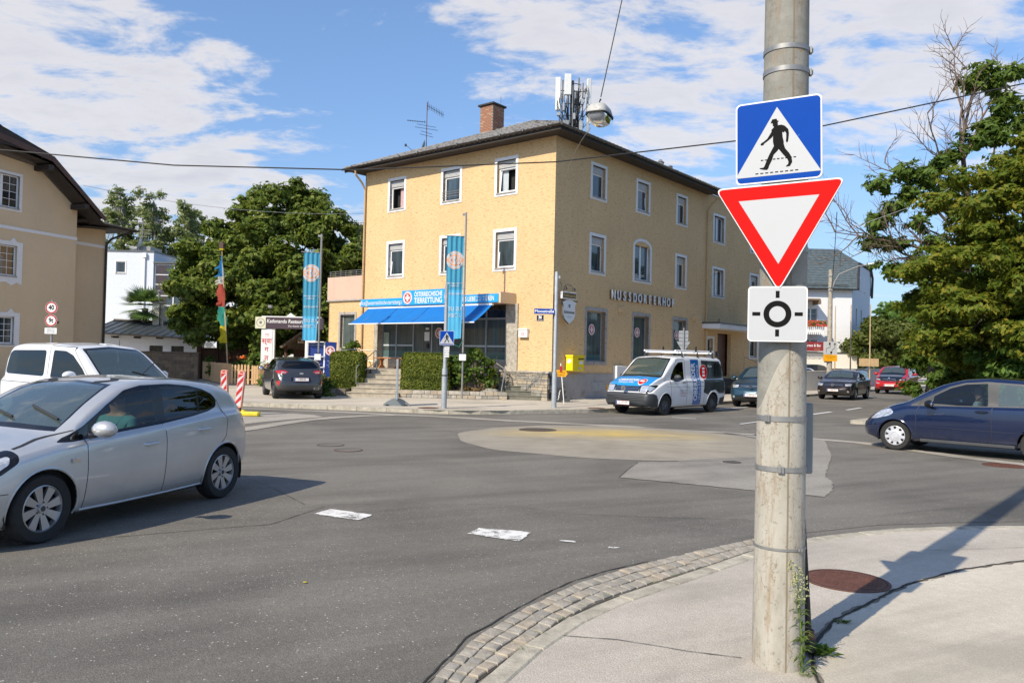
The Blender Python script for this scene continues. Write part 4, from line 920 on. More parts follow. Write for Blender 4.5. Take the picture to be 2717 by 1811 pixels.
def car_caddy():
 L=4.41
 sp=dict(L=L,paint='car_white',r=0.31,ra=0.36,axles=(0.85,3.55),tw=0.2,wheel=STEEL,tumble=0.17,
 top=[(0,.70),(.1,.82),(.4,.95),(.95,1.07),(1.35,1.35),(1.75,1.65),(2.0,1.77),(2.6,1.83),(3.8,1.82),(4.1,1.78),(4.3,1.5),(4.38,1.0),(L,.7)],
 belt=[(0,.66),(.5,.85),(1.0,1.0),(1.8,1.06),(4.2,1.09),(4.35,1.0),(L,.66)],plan=[(0,.60),(.1,.74),(.3,.84),(.7,.895),(3.8,.90),(4.2,.88),(4.35,.83),(L,.76)],
 bottom=[(0,.26),(.5,.2),(4,.24),(L,.32)],crown=[(0,.05),(1.4,.03),(2,.05),(4.4,.05)],nose=[(.2,.03),(.5,0),(.8,.08)],tail=[(.4,0),(1,0),(1.8,.12)],mirror=(1.62,1.18,'car_white'),handles=[(2.55,1.0),(2.95,1.0)],dash=1.35,cab_end=3.9,seats=(2.35,3.2))
 sp['regions']=[
 ('window_trim','gloss_black','side',[(1.42,1.10),(1.60,1.30),(1.95,1.56),(2.2,1.645),(2.60,1.66),(2.62,1.11),(2.0,1.07)],.04),
 ('front_window','car_glass_dark','side',[(1.52,1.115),(1.66,1.28),(1.98,1.53),(2.22,1.615),(2.55,1.625),(2.57,1.135),(2.0,1.10)],.03),
 ('rear_window','car_glass_dark','side',[(2.84,1.655),(4.0,1.64),(4.10,1.58),(4.20,1.20),(4.12,1.15),(2.84,1.12)],.07),
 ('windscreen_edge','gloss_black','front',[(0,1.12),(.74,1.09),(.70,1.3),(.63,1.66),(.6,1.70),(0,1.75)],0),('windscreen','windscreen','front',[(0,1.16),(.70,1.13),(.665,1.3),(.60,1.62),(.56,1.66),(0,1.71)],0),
 ('headlight','lens','side',[(.12,.72),(.35,.84),(.62,.88),(.55,.74),(.3,.66)],.03),('tail_light','tail','side',[(4.25,1.5),(4.34,1.45),(4.40,.9),(4.32,.88)],.01)]
 sp['seams']=[('side',[(2.72,1.72),(2.72,.3)],.012),('side',[(1.3,1.05),(1.32,.3)],.01),('side',[(2.72,.98),(4.2,1.0)],.012),('side',[(1.35,1.12),(2.0,1.72),(2.72,1.75)],.01),('side',[(4.15,1.7),(4.26,1.1),(4.2,.4)],.01),('top',[(2.70,0),(2.70,.7)],.02),('top',[(3.2,.0),(3.2,.6)],.008)]
 ang=R(152);u=Vector((math.cos(ang),math.sin(ang)))
 p=Vector((-6.85,15.95))
 car,sk=make_car(sp,'high_roof_car','white high-roofed family van half hidden behind the silver hatchback','van',(p.x,p.y,0.0),math.atan2(u.y,u.x),1.035)
 a=MB();a.tube([(1.9,-.2,1.77),(1.9,-.2,1.9)],.006,5);a.tube([(1.0,-.55,1.10),(1.2,.0,1.26)],.012,6);a.build('wiper','black',car)
 return car
def car_rear():
 L=4.19
 sp=dict(L=L,paint='car_grey',r=0.345,ra=0.39,axles=(0.86,3.44),tw=0.22,wheel=DARKW,tumble=0.33,
 top=[(0,.72),(.1,.85),(.5,.97),(1.0,1.05),(1.4,1.27),(1.8,1.47),(2.2,1.535),(2.8,1.51),(3.5,1.43),(3.66,1.39),(3.85,1.18),(3.98,1.08),(4.12,1.0),(L,.72)],
 belt=[(0,.70),(.5,.90),(1.2,1.0),(2.5,1.04),(3.5,1.10),(3.9,1.03),(L,.70)],plan=[(0,.62),(.15,.78),(.5,.87),(1.0,.895),(3.2,.90),(3.6,.885),(3.9,.84),(4.08,.78),(L,.70)],
 bottom=[(0,.28),(.5,.22),(3.4,.24),(3.9,.30),(L,.36)],crown=[(0,.05),(1.4,.03),(2,.05),(3.7,.05),(L,.04)],nose=[(.2,.03),(.5,0),(.9,.1)],tail=[(.3,.04),(.5,0),(.8,.02),(1.2,.05)],mirror=(1.5,1.07,'gloss_black'),dash=1.2,cab_end=3.6,seats=(2.2,3.0))
 sp['regions']=[
 ('window_trim','gloss_black','side',[(1.2,1.05),(1.6,1.28),(2.0,1.42),(2.5,1.43),(3.2,1.36),(3.55,1.22),(3.2,1.09),(2,1.04)],.03),('side_window','car_glass_dark','side',[(1.4,1.08),(1.7,1.27),(2.05,1.385),(2.5,1.395),(3.1,1.33),(3.3,1.22),(3.1,1.11),(2,1.07)],.03),
 ('rear_screen','car_glass_dark','rear',[(0,1.37),(.50,1.35),(.66,1.16),(.60,1.12),(0,1.10)],.02),
 ('spoiler','gloss_black','rear',[(0,1.42),(.54,1.40),(.53,1.36),(0,1.375)],0),
 ('tail_light','tail','rear',[(.44,1.00),(.56,1.05),(.80,1.04),(.86,.99),(.78,.93),(.55,.92)],.02),('reversing_light','lens','rear',[(.50,.985),(.68,1.00),(.66,.95),(.55,.945)],.01),
 ('reflector','tail','rear',[(.72,.66),(.82,.68),(.82,.55),(.74,.50)],.01),
 ('lower_bumper','car_plastic','rear',[(0,.50),(.45,.50),(.62,.40),(.88,.40),(.88,.26),(0,.26)],.0),('tailgate_recess','gloss_black','rear',[(0,.80),(.34,.80),(.36,.66),(0,.65)],.0)]
 sp['seams']=[('rear',[(.40,1.08),(.72,.87),(.70,.60),(.0,.60)],.012),('rear',[(.0,.52),(.5,.52),(.66,.42),(.86,.42)],.014)]
 u=Vector((.42,-.907)).normalized();v=Vector((-u.y,u.x));p=Vector((-7.72,28.55))-u*sp['axles'][1]
 car,sk=make_car(sp,'crossover','anthracite crossover seen from behind, parked by the wooden picket fence','car',(p.x,p.y,.12),math.atan2(u.y,u.x),.98)
 plate(car,L+.065,0,.725,1,'S 939 PZ')
 a=MB(TR(L+.07,0,.94,rz=R(90)));a.prism([(x,z*.45)for x,z in arc_pts(0,0,.075,0,6.283,20)[:-1]],-.006,0);a.build('badge','chrome',car)
 a=MB(TR(L+.02,.55,.40,rz=R(90)));a.prism(rrect(-.10,.10,-.04,.04,.03),-.03,.0);a.build('exhaust_tip','chrome',car);a=MB(TR(L+.02,.55,.40,rz=R(90)));a.prism(rrect(-.08,.08,-.028,.028,.02),-.033,-.01);a.build('exhaust_opening','black',car)
 a=MB();a.tube([(3.2,0,1.46),(3.28,0,1.56)],[.02,.008],6);a.build('aerial','black',car)
 return car
def car_front(kind):
 if kind=='suv':
  L=4.54;sp=dict(L=L,paint='car_teal',r=.35,ra=.40,axles=(.90,3.58),tw=.23,wheel=DARKW,tumble=.30,
  top=[(0,.78),(.08,.95),(.4,1.03),(1.1,1.12),(1.5,1.38),(1.9,1.60),(2.3,1.66),(3.6,1.65),(4.1,1.55),(4.35,1.2),(L,.8)],belt=[(0,.75),(.5,.97),(1.2,1.06),(3.8,1.12),(4.3,1.05),(L,.75)],plan=[(0,.74),(.1,.84),(.35,.90),(.8,.92),(3.9,.92),(4.3,.88),(L,.76)])
  lab=('crossover_suv','petrol blue sport utility vehicle waiting behind the work van','car');sc=1.0;R0=(9.25,32.36);dirr=(.50,.866);pl='S 444 NZ'
 elif kind=='estate':
  L=4.53;sp=dict(L=L,paint='car_brown',r=.32,ra=.365,axles=(.87,3.45),tw=.21,wheel=ALLOY,tumble=.30,
  top=[(0,.66),(.08,.80),(.45,.93),(1.1,1.02),(1.5,1.25),(1.95,1.44),(2.3,1.49),(3.6,1.49),(4.1,1.42),(4.4,1.05),(L,.7)],belt=[(0,.64),(.5,.85),(1.2,.97),(3.8,1.04),(4.3,1.0),(L,.68)],plan=[(0,.66),(.1,.78),(.35,.85),(.8,.885),(3.9,.885),(4.3,.84),(L,.72)])
  lab=('estate_car','dark brown estate car driving up the street with its headlights lit','car');sc=1.03;R0=(16.15,41.1);dirr=(.59,.807);pl='S 903 DV'
 else:
  L=4.01;sp=dict(L=L,paint='car_red',r=.34,ra=.375,axles=(.73,3.30),tw=.17,wheel=DARKW,tumble=.27,
  top=[(0,.72),(.08,.86),(.35,.99),(.8,1.10),(1.2,1.36),(1.6,1.55),(2.1,1.60),(3.2,1.57),(3.7,1.45),(3.9,1.1),(L,.75)],belt=[(0,.70),(.4,.88),(1.0,1.0),(3.4,1.08),(3.8,1.0),(L,.7)],plan=[(0,.62),(.1,.75),(.35,.84),(.8,.885),(3.4,.885),(3.8,.83),(L,.7)])
  lab=('electric_car','red small car with black bonnet and twin kidney grille beside the hedge','car');sc=1.12;R0=(23.6,50.9);dirr=(.60,.80);pl='S 525 EK'
 hz=sp['top'][2][1];gz=sp['top'][3][1];rz_=max(p[1]for p in sp['top']);bm=.1
 sp.update(bottom=[(0,.26),(.5,.2),(L-.6,.24),(L,.32)],crown=[(0,.05),(1.4,.03),(2,.05),(L,.05)],nose=[(.2,.03),(.5,0),(.8,.06)],tail=[(.4,0),(1,0),(1.6,.1)],mirror=(1.55,gz+.03,sp['paint']),dash=1.3,cab_end=L-.6,grid=.1)
 g0=gz+.05;xs=sp['top'][4][0]+.05
 reg=[('window_trim','gloss_black','side',[(xs-.2,g0),(xs+.35,rz_-.13),(xs+.8,rz_-.085),(L-1.2,rz_-.10),(L-.75,rz_-.22),(L-.6,g0+.09),(L-1.2,g0+.04),(xs+.2,g0-.01)],.04),
 ('side_window','car_glass_dark','side',[(xs+.0,g0+.03),(xs+.38,rz_-.17),(xs+.8,rz_-.12),(2.55,rz_-.12),(2.55,g0+.03)],.03),('rear_side_window','car_glass_dark','side',[(2.63,rz_-.12),(L-1.25,rz_-.13),(L-.85,rz_-.24),(L-.75,g0+.10),(2.63,g0+.04)],.03),
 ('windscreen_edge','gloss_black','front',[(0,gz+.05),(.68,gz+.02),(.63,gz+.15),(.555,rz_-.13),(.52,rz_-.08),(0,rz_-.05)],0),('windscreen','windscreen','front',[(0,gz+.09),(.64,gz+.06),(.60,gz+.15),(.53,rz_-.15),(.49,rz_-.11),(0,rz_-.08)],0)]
 if kind=='electric':
  reg+=[('bonnet','car_black','top',[(.06,0),(.06,.45),(.25,.60),(.95,.66),(1.0,0)],0),('headlight','gloss_black','front',[(.44,.86),(.78,.90),(.80,.82),(.74,.76),(.46,.77)],.02),('headlight_lens','lens','front',[(.49,.84),(.74,.865),(.72,.79),(.5,.785)],.02),
  ('grille','gloss_black','front',[(0.02,.86),(.34,.85),(.38,.80),(.33,.75),(.03,.75)],.02),('lower_intake','gloss_black','front',[(0,.42),(.55,.42),(.50,.33),(0,.32)],.01),('side_lamp','lens','front',[(.50,.62),(.75,.65),(.75,.60),(.50,.575)],0),('front_bumper','gloss_black','front',[(0,.31),(.7,.31),(.7,.26),(0,.26)],0)]
 else:
  z0=hz-.12
  reg+=[('headlight','gloss_black','front',[(.46,z0),(.80,z0+.02),(.86,z0-.04),(.80,z0-.15),(.50,z0-.14)],.02),('headlight_lens','lens','front',[(.50,z0-.02),(.77,z0-.005),(.80,z0-.05),(.75,z0-.13),(.54,z0-.12)],.02),
  ('grille','gloss_black','front',[(0,z0-.02),(.45,z0-.02),(.48,z0-.12),(0,z0-.13)],.0),('lower_intake','black','front',[(0,.45),(.52,.45),(.60,.34),(0,.32)],.01),('fog_light','lens','front',arc_pts(.68,.42,.045,0,6.283,12)[:-1],0)]
  if kind=='suv':reg+=[('lower_trim','black','front',[(0,.34),(.80,.34),(.80,.24),(0,.24)],0)]
 sp['regions']=reg;sp['seams']=[('side',[(1.32,gz),(1.32,.3)],.014),('side',[(2.58,rz_-.2),(2.58,.3)],.014),('front',[(.78,hz),(.6,z0+.03 if kind!='electric' else.92),(0,z0+.03 if kind!='electric' else.90)],.012)]
 u=Vector(dirr).normalized();v=Vector((-u.y,u.x));p=Vector(R0)-u*sp['axles'][0]*sc-v*.80*sc
 car,sk=make_car(sp,lab[0],lab[1],lab[2],(p.x,p.y,0),math.atan2(u.y,u.x),sc)
 plate(car,-.125,0,.50 if kind!='estate' else.48,-1,pl)
 if kind=='electric':
  for sy in(-1,1):a=MB(TR(-.10,sy*.19,.80,rz=R(-90)));a.tube([(x,0,z)for x,z in rrect(-.165,.165,-.055,.055,.05)]+[(.165,0,0)],.012,6);a.build('grille_ring','chrome',car)
  a=MB(TR(-.085,0,.90,rz=R(-90),rx=R(-30)));a.prism(arc_pts(0,0,.045,0,6.283,16)[:-1],-.008,0);a.build('badge','chrome',car)
 else:
  a=MB();zz=hz-.21;[a.tube([skin_pt(sk,'front',y,zz+.04*k,.003)for y in(-.44,-.28,-.12,.12,.28,.44)],.008,6)for k in(0,1)];a.build('grille_bar','chrome',car)
  a=MB(TR(-.12,0,hz-.19,rz=R(-90)));a.prism(arc_pts(0,0,.07,0,6.283,20)[:-1],-.008,0);o=a.build('badge','chrome',car);text('badge_letters','W',.09,'dark_grey',o,TR(-.12,0,hz-.21,rz=R(-90))@TR(0,-.012,0));text('badge_letter_top','V',.05,'dark_grey',o,TR(-.12,0,hz-.16,rz=R(-90))@TR(0,-.012,0))
 if kind=='estate':a=MB();[a.tube([(2.2,sy,1.47),(2.3,sy,1.52),(3.9,sy,1.51),(4.0,sy,1.45)],.015,6)for sy in(-.56,.56)];a.build('roof_rail','black',car)
 return car
CARS=[car_silver(),car_blue(),car_van(),car_caddy(),car_rear(),car_front('suv'),car_front('estate'),car_front('electric')]
#sky with broken cloud
def build_sky():
 t=NT(world.node_tree);t.n.clear();out=t.new('ShaderNodeOutputWorld');bg=t.new('ShaderNodeBackground');t.link(bg.outputs[0],out.inputs[0])
 sky=t.new('ShaderNodeTexSky',sky_type='NISHITA');sky.sun_disc=False;sky.sun_elevation=R(SUN_EL);sky.sun_rotation=R(SUN_AZ);sky.altitude=430;sky.air_density=1.0;sky.dust_density=0.6;sky.ozone_density=2.5
 tc=t.new('ShaderNodeTexCoord');d=tc.outputs['Generated']
 sep=t.new('ShaderNodeSeparateXYZ');t.link(d,sep.inputs[0])
 zz=t.math('ADD',t.math('MAXIMUM',sep.outputs[2],0.0),0.16)
 u=t.math('DIVIDE',sep.outputs[0],zz);v=t.math('DIVIDE',sep.outputs[1],zz)
 cmb=t.new('ShaderNodeCombineXYZ');t.link(u,cmb.inputs[0]);t.link(v,cmb.inputs[1]);P=cmb.outputs[0]
 big=t.noise(t.mapping(P,loc=(3.1,0.6,0)),0.55,3,0.5);fin=t.noise(t.mapping(P,loc=(1.0,4.0,0),scale=(1,1.5,1)),3.2,9,0.62,0.3);mid=t.noise(t.mapping(P,scale=(1,1.4,1)),11.0,6,0.6)
 # where the cloud banks lie: direction, half-size in azimuth and elevation, weight
 az=t.math('ARCTAN2',sep.outputs[0],sep.outputs[1]);el=t.math('ARCSINE',sep.outputs[2])
 banks=[(-30,22,9,7,.17,.15),(-25,16,13,6,.25,-.25),(-28,12,13,5,.26,0),(-18,9.5,12,3.0,.24,-.12),(-3,23,8,3.5,.22,-.1),(8,21,14,4.5,.22,.08),(24,21,12,8,.22,0),(9,14.5,6,3.0,.16,.2),(27,27,10,8,.22,0),(-9,20,6.5,5.5,-.34,.2),(-17,25,4,4,-.12,0),(-7,14,7,4,-.22,0),(16,11,5,2.2,.12,0),(6,17,5,1.6,-.14,.1),(23,9,8,4,-.20,0)]
 tot=None
 for a,e,sa,se,w,tilt in banks:
  da=t.math('SUBTRACT',az,R(a));de=t.math('SUBTRACT',t.math('SUBTRACT',el,R(e)),t.math('MULTIPLY',da,tilt))
  q=t.math('ADD',t.math('POWER',t.math('DIVIDE',t.math('ABSOLUTE',da),R(sa)),2),t.math('POWER',t.math('DIVIDE',t.math('ABSOLUTE',de),R(se)),2))
  k=t.math('MULTIPLY',t.math('EXPONENT',t.math('MULTIPLY',q,-1.0)),w*.72);tot=k if tot is None else t.math('ADD',tot,k)
 dens=t.math('ADD',t.math('ADD',t.math('MULTIPLY',big,0.34),t.math('MULTIPLY',fin,1.6)),t.math('ADD',tot,t.math('MULTIPLY',mid,0.34)))
 cov=t.map(dens,1.17,1.46);n=cov.node;n.interpolation_type='SMOOTHSTEP'
 shade=t.map(t.math('ADD',dens,t.math('MULTIPLY',t.noise(t.mapping(P,loc=(0.05,-0.12,0)),3.0,6,0.6),0.5)),1.5,2.05,1.0,0.45)
 cl=t.mix(shade,(4.4,4.4,4.9,1),(7.3,7.0,6.9,1))
 # richer blue aloft, as the photograph shows
 blue=t.mix(1.0,sky.outputs[0],t.ramp(t.map(el,0.0,R(40)),[(0.0,(1.0,1.10,1.22,1)),(0.3,(1.2,1.30,1.42,1)),(0.65,(1.45,1.57,1.66,1)),(1.0,(1.3,1.45,1.6,1))]),'MULTIPLY')
 hz=t.map(el,R(14),R(-1),0.0,0.75);blue=t.mix(hz,blue,(2.9,4.1,5.6,1))
 t.link(t.mix(t.math('MULTIPLY',cov,0.84),blue,cl),bg.inputs[0]);bg.inputs[1].default_value=0.075
build_sky()
#ground
def ground_sheet(name,pts,z,m,kind='structure'):
 o=MB().flat(pts,z).build(name,m);o['kind']=kind;return o
mb=MB();mb.flat([(-700,-120),(900,-120),(900,1500),(-700,1500)],0.0);o=mb.build('ground','asphalt');o['kind']='structure'
# newer, darker carriageway in the foreground, and the lane going round the island
ground_sheet('road',[(-14,-8),(1.2,-8),(-.6,3.2),(-.42,4.3),(-.1,5.1),(.6,6.2),(1.1,6.78),(1.8,7.4),(2.45,7.9),(3.1,8.3),(4.1,8.8),(5.1,9.05),(6.0,9.2),(8.5,9.3),(14,9.2),(14,11.1),(9,10.7),(6.7,10.3),(4.4,9.35),(2.79,8.92),(.66,9.05),(-.04,9.5),(-2.37,9.22),(-3.4,10.6),(-3.75,11.19),(-5.2,13),(-14,14)],.004,'asphalt_dark')
# far pavement with its kerb (0.12 m)
PK=.12
far_edge=[(-60,34.2),(-30,29.4),(-14,26.8),(-8.69,25.6),(-5.95,25.0),(-4.6,24.68),(-3.24,24.35),(-2.2,24.15),(-1.3,24.18),(-.3,24.5),(.6,25.05),(1.8,25.75),(3.0,26.4),(4.6,28.0),(6.3,30.0),(8.4,32.6),(9.8,34.3),(13,38.9),(16.4,43.3),(22,50.6),(30.9,61.8),(60,98)]
fp=far_edge+[(75,140),(-60,140)]
ob=MB();ob.flat(fp,PK);o=ob.build('pavement','pavement_far');o['kind']='structure'
def kerb_stones(edge,w,z0,z1,name,m,parent,seg=1.0,out=1.0,gap=.012,lo=None,hi=None):
 """kerb stones set one by one along an edge; stones lie on the +left side"""
 P=[Vector(p)for p in edge];L=[0]
 for a,b in zip(P,P[1:]):L.append(L[-1]+(b-a).length)
 def at(s):
  for i in range(len(P)-1):
   if s<=L[i+1]or i==len(P)-2:k=(s-L[i])/(L[i+1]-L[i]);d=(P[i+1]-P[i]).normalized();return P[i].lerp(P[i+1],k),d
 s=0 if lo is None else lo;e=L[-1]if hi is None else hi
 while s<e-seg*.5:
  p0,d0=at(s+gap/2);p1,d1=at(s+seg-gap/2);n0=Vector((-d0.y,d0.x))*out;n1=Vector((-d1.y,d1.x))*out;j=rnd.uniform(-.004,.004)
  a=MB();q=[p0,p1,p1+n1*w,p0+n0*w];b=.012
  qi=[p0+n0*b+d0*.005,p1+n1*b-d1*.005,p1+n1*(w-.004)-d1*.005,p0+n0*(w-.004)+d0*.005]
  V=[(v.x,v.y,z0)for v in q]+[(v.x,v.y,z1-b+j)for v in q]+[(v.x,v.y,z1+j)for v in qi]
  a.add(V,[(0,1,5,4),(1,2,6,5),(2,3,7,6),(3,0,4,7),(4,5,9,8),(5,6,10,9),(6,7,11,10),(7,4,8,11),(8,9,10,11)]);a.build(name,m,parent);s+=seg
kroot=thing('kerb',None,None);kroot['kind']='structure'
kerb_stones(far_edge,.16,-.02,PK+.006,'kerb_stone','kerb',kroot,1.0,1.0,lo=46,hi=104)
kb=MB();
for a_,b_ in zip(far_edge[15:],far_edge[16:]):kb.slab([a_,b_,(b_[0]-.12,b_[1]+.1),(a_[0]-.12,a_[1]+.1)],0,PK+.004)
kb.build('far_kerb','kerb',kroot)
def ragged(pts,j,step=.03):
 q=[]
 for i in range(len(pts)):
  a_,b_=Vector(pts[i]),Vector(pts[(i+1)%len(pts)]);k=max(1,int((b_-a_).length/step));q+=[tuple(a_.lerp(b_,t/k)+Vector((rnd.uniform(-j,j),rnd.uniform(-j,j))))for t in range(k)]
 return q
 # pale joints of laid strips on the road
def strip_sheet(name,pts,w,z,m,w2=None):
 L_,R_=[],[];P=[Vector(p)for p in pts]
 for i,p in enumerate(P):
  d=(P[min(i+1,len(P)-1)]-P[max(i-1,0)]).normalized();n=Vector((-d.y,d.x));ww=w+((w2 or w)-w)*i/(len(P)-1);k=rnd.uniform(.9,1.1)
  L_.append(tuple(p+n*ww/2*k));R_.append(tuple(p-n*ww/2*k))
 a=MB()
 for i in range(len(P)-1):a.add([(*L_[i],z),(*R_[i],z),(*R_[i+1],z),(*L_[i+1],z)],[(0,1,2,3)])
 o=a.build(name,m);o['kind']='structure';return o
strip_sheet('gutter_strip',[(-60,33.1),(-30,28.3),(-14,25.8),(-9,24.8),(-7,24.35),(-5,23.9),(-3.6,23.45),(-2.4,23.15),(-1.2,22.7),(0,22.1),(1.6,21.55),(3.27,21.0),(4.6,20.3),(5.8,19.6),(7.19,18.75),(8.03,18.1),(8.97,15.6),(9.55,14.6),(10.5,12.9),(13,10)],.42,.008,'asphalt_pale')
strip_sheet('lane_strip',[(-6.9,15.0),(-6.35,17.0),(-6.0,18.1),(-5.7,19.6),(-5.35,20.8),(-4.8,21.9),(-4.1,22.7),(-3.4,23.1)],.62,.012,'asphalt_pale',.35)
strip_sheet('verge_strip',[(-9.2,24.75),(-7.5,24.55),(-6.0,24.25)],.10,.014,'asphalt_pale')
ground_sheet('island',[(-7.2,17.3),(-6.7,18.4),(-6.35,19.8),(-5.75,21.1),(-5.2,22.0),(-5.6,22.6),(-6.9,23.2),(-9,23.7),(-16,24.6),(-16,17)],.006,'asphalt_pale')
# central disc of the mini roundabout
cx_,cy_=2.35,17.6
a=MB();n=64;V=[(0,0,.045)];F=[]
for r_,z_ in((1.2,.043),(2.4,.032),(3.1,.016),(3.52,.004)):
 for k in range(n):
  q=2*math.pi*k/n;rr=r_*(1+(.012*math.sin(7*q)+.01*math.sin(13*q+1))*(r_>3));V.append((rr*math.cos(q),rr*math.sin(q),z_))
for k in range(n):F.append((0,1+k,1+(k+1)%n))
for i in range(3):
 for k in range(n):F.append((1+i*n+k,1+(i+1)*n+k,1+(i+1)*n+(k+1)%n,1+i*n+(k+1)%n))
a.add(V,F);disc=a.build('roundabout_island','disc',smooth=True);disc.location=(cx_,cy_,0);disc['kind']='structure'
ground_sheet('road_patch',ragged([(1.66,11.93),(1.9,12.7),(2.24,13.75),(2.9,13.93),(3.3,14.3),(4.6,14.9),(5.5,16.3),(5.95,17.9),(5.6,19.3),(5.2,19.9),(6.6,18.9),(7.3,18.3),(6.2,15.2),(5.1,12.75),(5.0,12.5),(4.9,12.0),(4.55,11.1),(4.24,10.6),(3.9,10.75),(3.44,10.97)],.02,.08),.008,'patch')
ground_sheet('road_patch',[(5.2,20.3),(5.0,20.55),(3.6,20.9),(3.4,20.7)],.010,'asphalt_dark')
# worn paint
def paint_mark(pts,lab=None):a=ground_sheet('road_marking',ragged(pts,.012),.012,'worn_paint')
paint_mark([(-2.133,8.70),(-2.01,8.99),(-1.489,8.72),(-1.589,8.42)]);paint_mark([(-.394,7.90),(-.295,8.17),(.235,8.04),(.124,7.62)])
paint_mark([(.50,7.67),(.53,7.72),(.66,7.69),(.66,7.63)]);paint_mark([(.93,7.43),(.96,7.48),(1.05,7.46),(1.02,7.41)])
def dash(a_,b_,w):u=(Vector(b_)-Vector(a_)).normalized();n=Vector((-u.y,u.x))*w/2;a_=Vector(a_);b_=Vector(b_);o=ground_sheet('lane_dash',[tuple(a_+n),tuple(a_-n),tuple(b_-n),tuple(b_+n)],.012,'sign_white')
dash((10.3,27.4),(12.0,29.55),.16);dash((5.07,24.75),(5.75,24.45),.14);dash((7.8,29.7),(9.5,31.6),.16);dash((13.2,31),(14.6,32.9),.14);dash((6.6,22.7),(7.6,23.95),.1)
a=MB();a.slab(rpoly([(10.2,23.9),(11.6,25.4),(13.5,24.6),(12.2,23.2)],.3),0,.10);o=a.build('traffic_island','kerb');o['kind']='structure'
# seams and cracks in the asphalt
def crack(pts,w,z=.010,m='crack',name='road_crack'):
 P=[Vector(p)for p in pts];Q=[];wx=wy=0
 for i in range(len(P)-1):
  k=max(2,int((P[i+1]-P[i]).length/.06))
  for j in range(k):
   q=P[i].lerp(P[i+1],j/k);wx=wx*.8+rnd.uniform(-1,1)*w*.35;wy=wy*.8+rnd.uniform(-1,1)*w*.35;Q.append((q.x+wx,q.y+wy,rnd.uniform(.35,1.1)*w))
 V=[];F=[]
 for i,(x,y,ww)in enumerate(Q):
  d=Vector(Q[min(i+1,len(Q)-1)][:2])-Vector(Q[max(i-1,0)][:2]);d.normalize();V+=[(x-d.y*ww/2,y+d.x*ww/2,z),(x+d.y*ww/2,y-d.x*ww/2,z)]
 for i in range(len(Q)-1):F.append((2*i,2*i+1,2*i+3,2*i+2))
 o=mesh_obj(name,V,F,m);o['kind']='structure';return o
crack([(-3.75,11.19),(-3.0,10.2),(-2.37,9.22),(-1.2,9.42),(-.04,9.5),(.66,9.05),(1.7,8.95),(2.79,8.92)],.009)
crack([(4.4,9.35),(5.5,9.9),(6.71,10.3),(9,10.7)],.008);crack([(1.66,11.93),(1.9,12.7),(2.24,13.75)],.02);crack([(2.9,13.93),(4.0,14.2),(5.2,15.1),(6.0,16.2)],.012)
crack([(-7.8,6.2),(-5.0,6.7),(-3.5,7.55),(-2.44,8.135),(-2.1,9.2)],.012)
crack([(-.45,4.25),(-.23,5.03),(.11,5.66),(.50,6.27),(.85,6.66),(1.3,7.02)],.016)
#near pavement, gutter setts, kerb
inner=[(-.30,3.0),(-.15,4.34),(.079,4.767),(.362,5.341),(.65,5.752),(1.11,6.241),(1.792,6.918),(2.325,7.473),(3.0,7.98),(4.05,8.5),(5.05,8.76),(6.0,8.86),(9,8.9),(14,8.8)]
curb_in=[(-.14,3.0),(-.0,4.34),(.22,4.75),(.50,5.25),(.80,5.66),(1.25,6.12),(1.92,6.80),(2.43,7.34),(3.06,7.85),(4.08,8.36),(5.06,8.62),(6.0,8.72),(9,8.76),(14,8.66)]
edge2=[(1.55,3.2),(1.72,4.35),(1.892,4.918),(2.24,5.414),(2.495,5.676),(3.194,6.33),(3.897,6.842),(4.733,7.257),(7,7.9),(14,8.2)]
z_p=.02
ob=MB()
V=[(*p,z_p)for p in curb_in]+[(*p,z_p)for p in edge2];n=len(curb_in)
poly=curb_in+edge2[::-1]
ob.flat(poly,z_p);o=ob.build('pavement','pavement_grey');o['kind']='structure'
ob=MB();ob.flat(edge2+[(14,3.0),(14,-3),(1.2,-3),(1.5,2.0)],z_p+.004);o=ob.build('path','gravel_pale');o['kind']='structure'
crack(edge2[1:-1],.026,z_p+.008,'crack','pavement_joint');crack(edge2[1:-1],.05,z_p+.006,'joint_soil','pavement_joint');crack([(.351,5.03),(.7,4.98),(1.1,4.8),(1.46,4.70)],.010,z_p+.006,'crack','pavement_crack');crack([(4.0,7.55),(4.7,7.7),(5.6,7.9)],.006,z_p+.006,'crack','pavement_crack')
nk=thing('kerb',None,None);nk['kind']='structure'
kerb_stones(curb_in[:-1],.135,-.02,z_p+.008,'kerb_stone','kerb',nk,.62,1.0,.008,lo=.6,hi=14)
# bedding under the setts, then the setts themselves in three courses
outer=[(-.52,3.0),(-.40,4.32),(-.19,5.02),(.15,5.64),(.555,6.25),(1.07,6.80),(1.77,7.40),(2.42,7.92),(3.05,8.34)]
gb=MB();inn=inner[:9]
for i in range(len(outer)-1):gb.add([(*outer[i],.006),(*inn[i],.006),(*inn[i+1],.006),(*outer[i+1],.006)],[(0,1,2,3)])
sroot=thing('cobbled_gutter',None,None);sroot['kind']='structure';gb.build('bedding','joint_soil',sroot)
def along(pts):
 P=[Vector(p)for p in pts];L=[0]
 for a_,b_ in zip(P,P[1:]):L.append(L[-1]+(b_-a_).length)
 def f(k):
  s=k*L[-1]
  for i in range(len(P)-1):
   if s<=L[i+1]or i==len(P)-2:return P[i].lerp(P[i+1],(s-L[i])/(L[i+1]-L[i]))
 return f,L[-1]
fo,Lo=along(outer);fi,Li=along(inn)
def taper(k):return 3 if k<.62 else 2
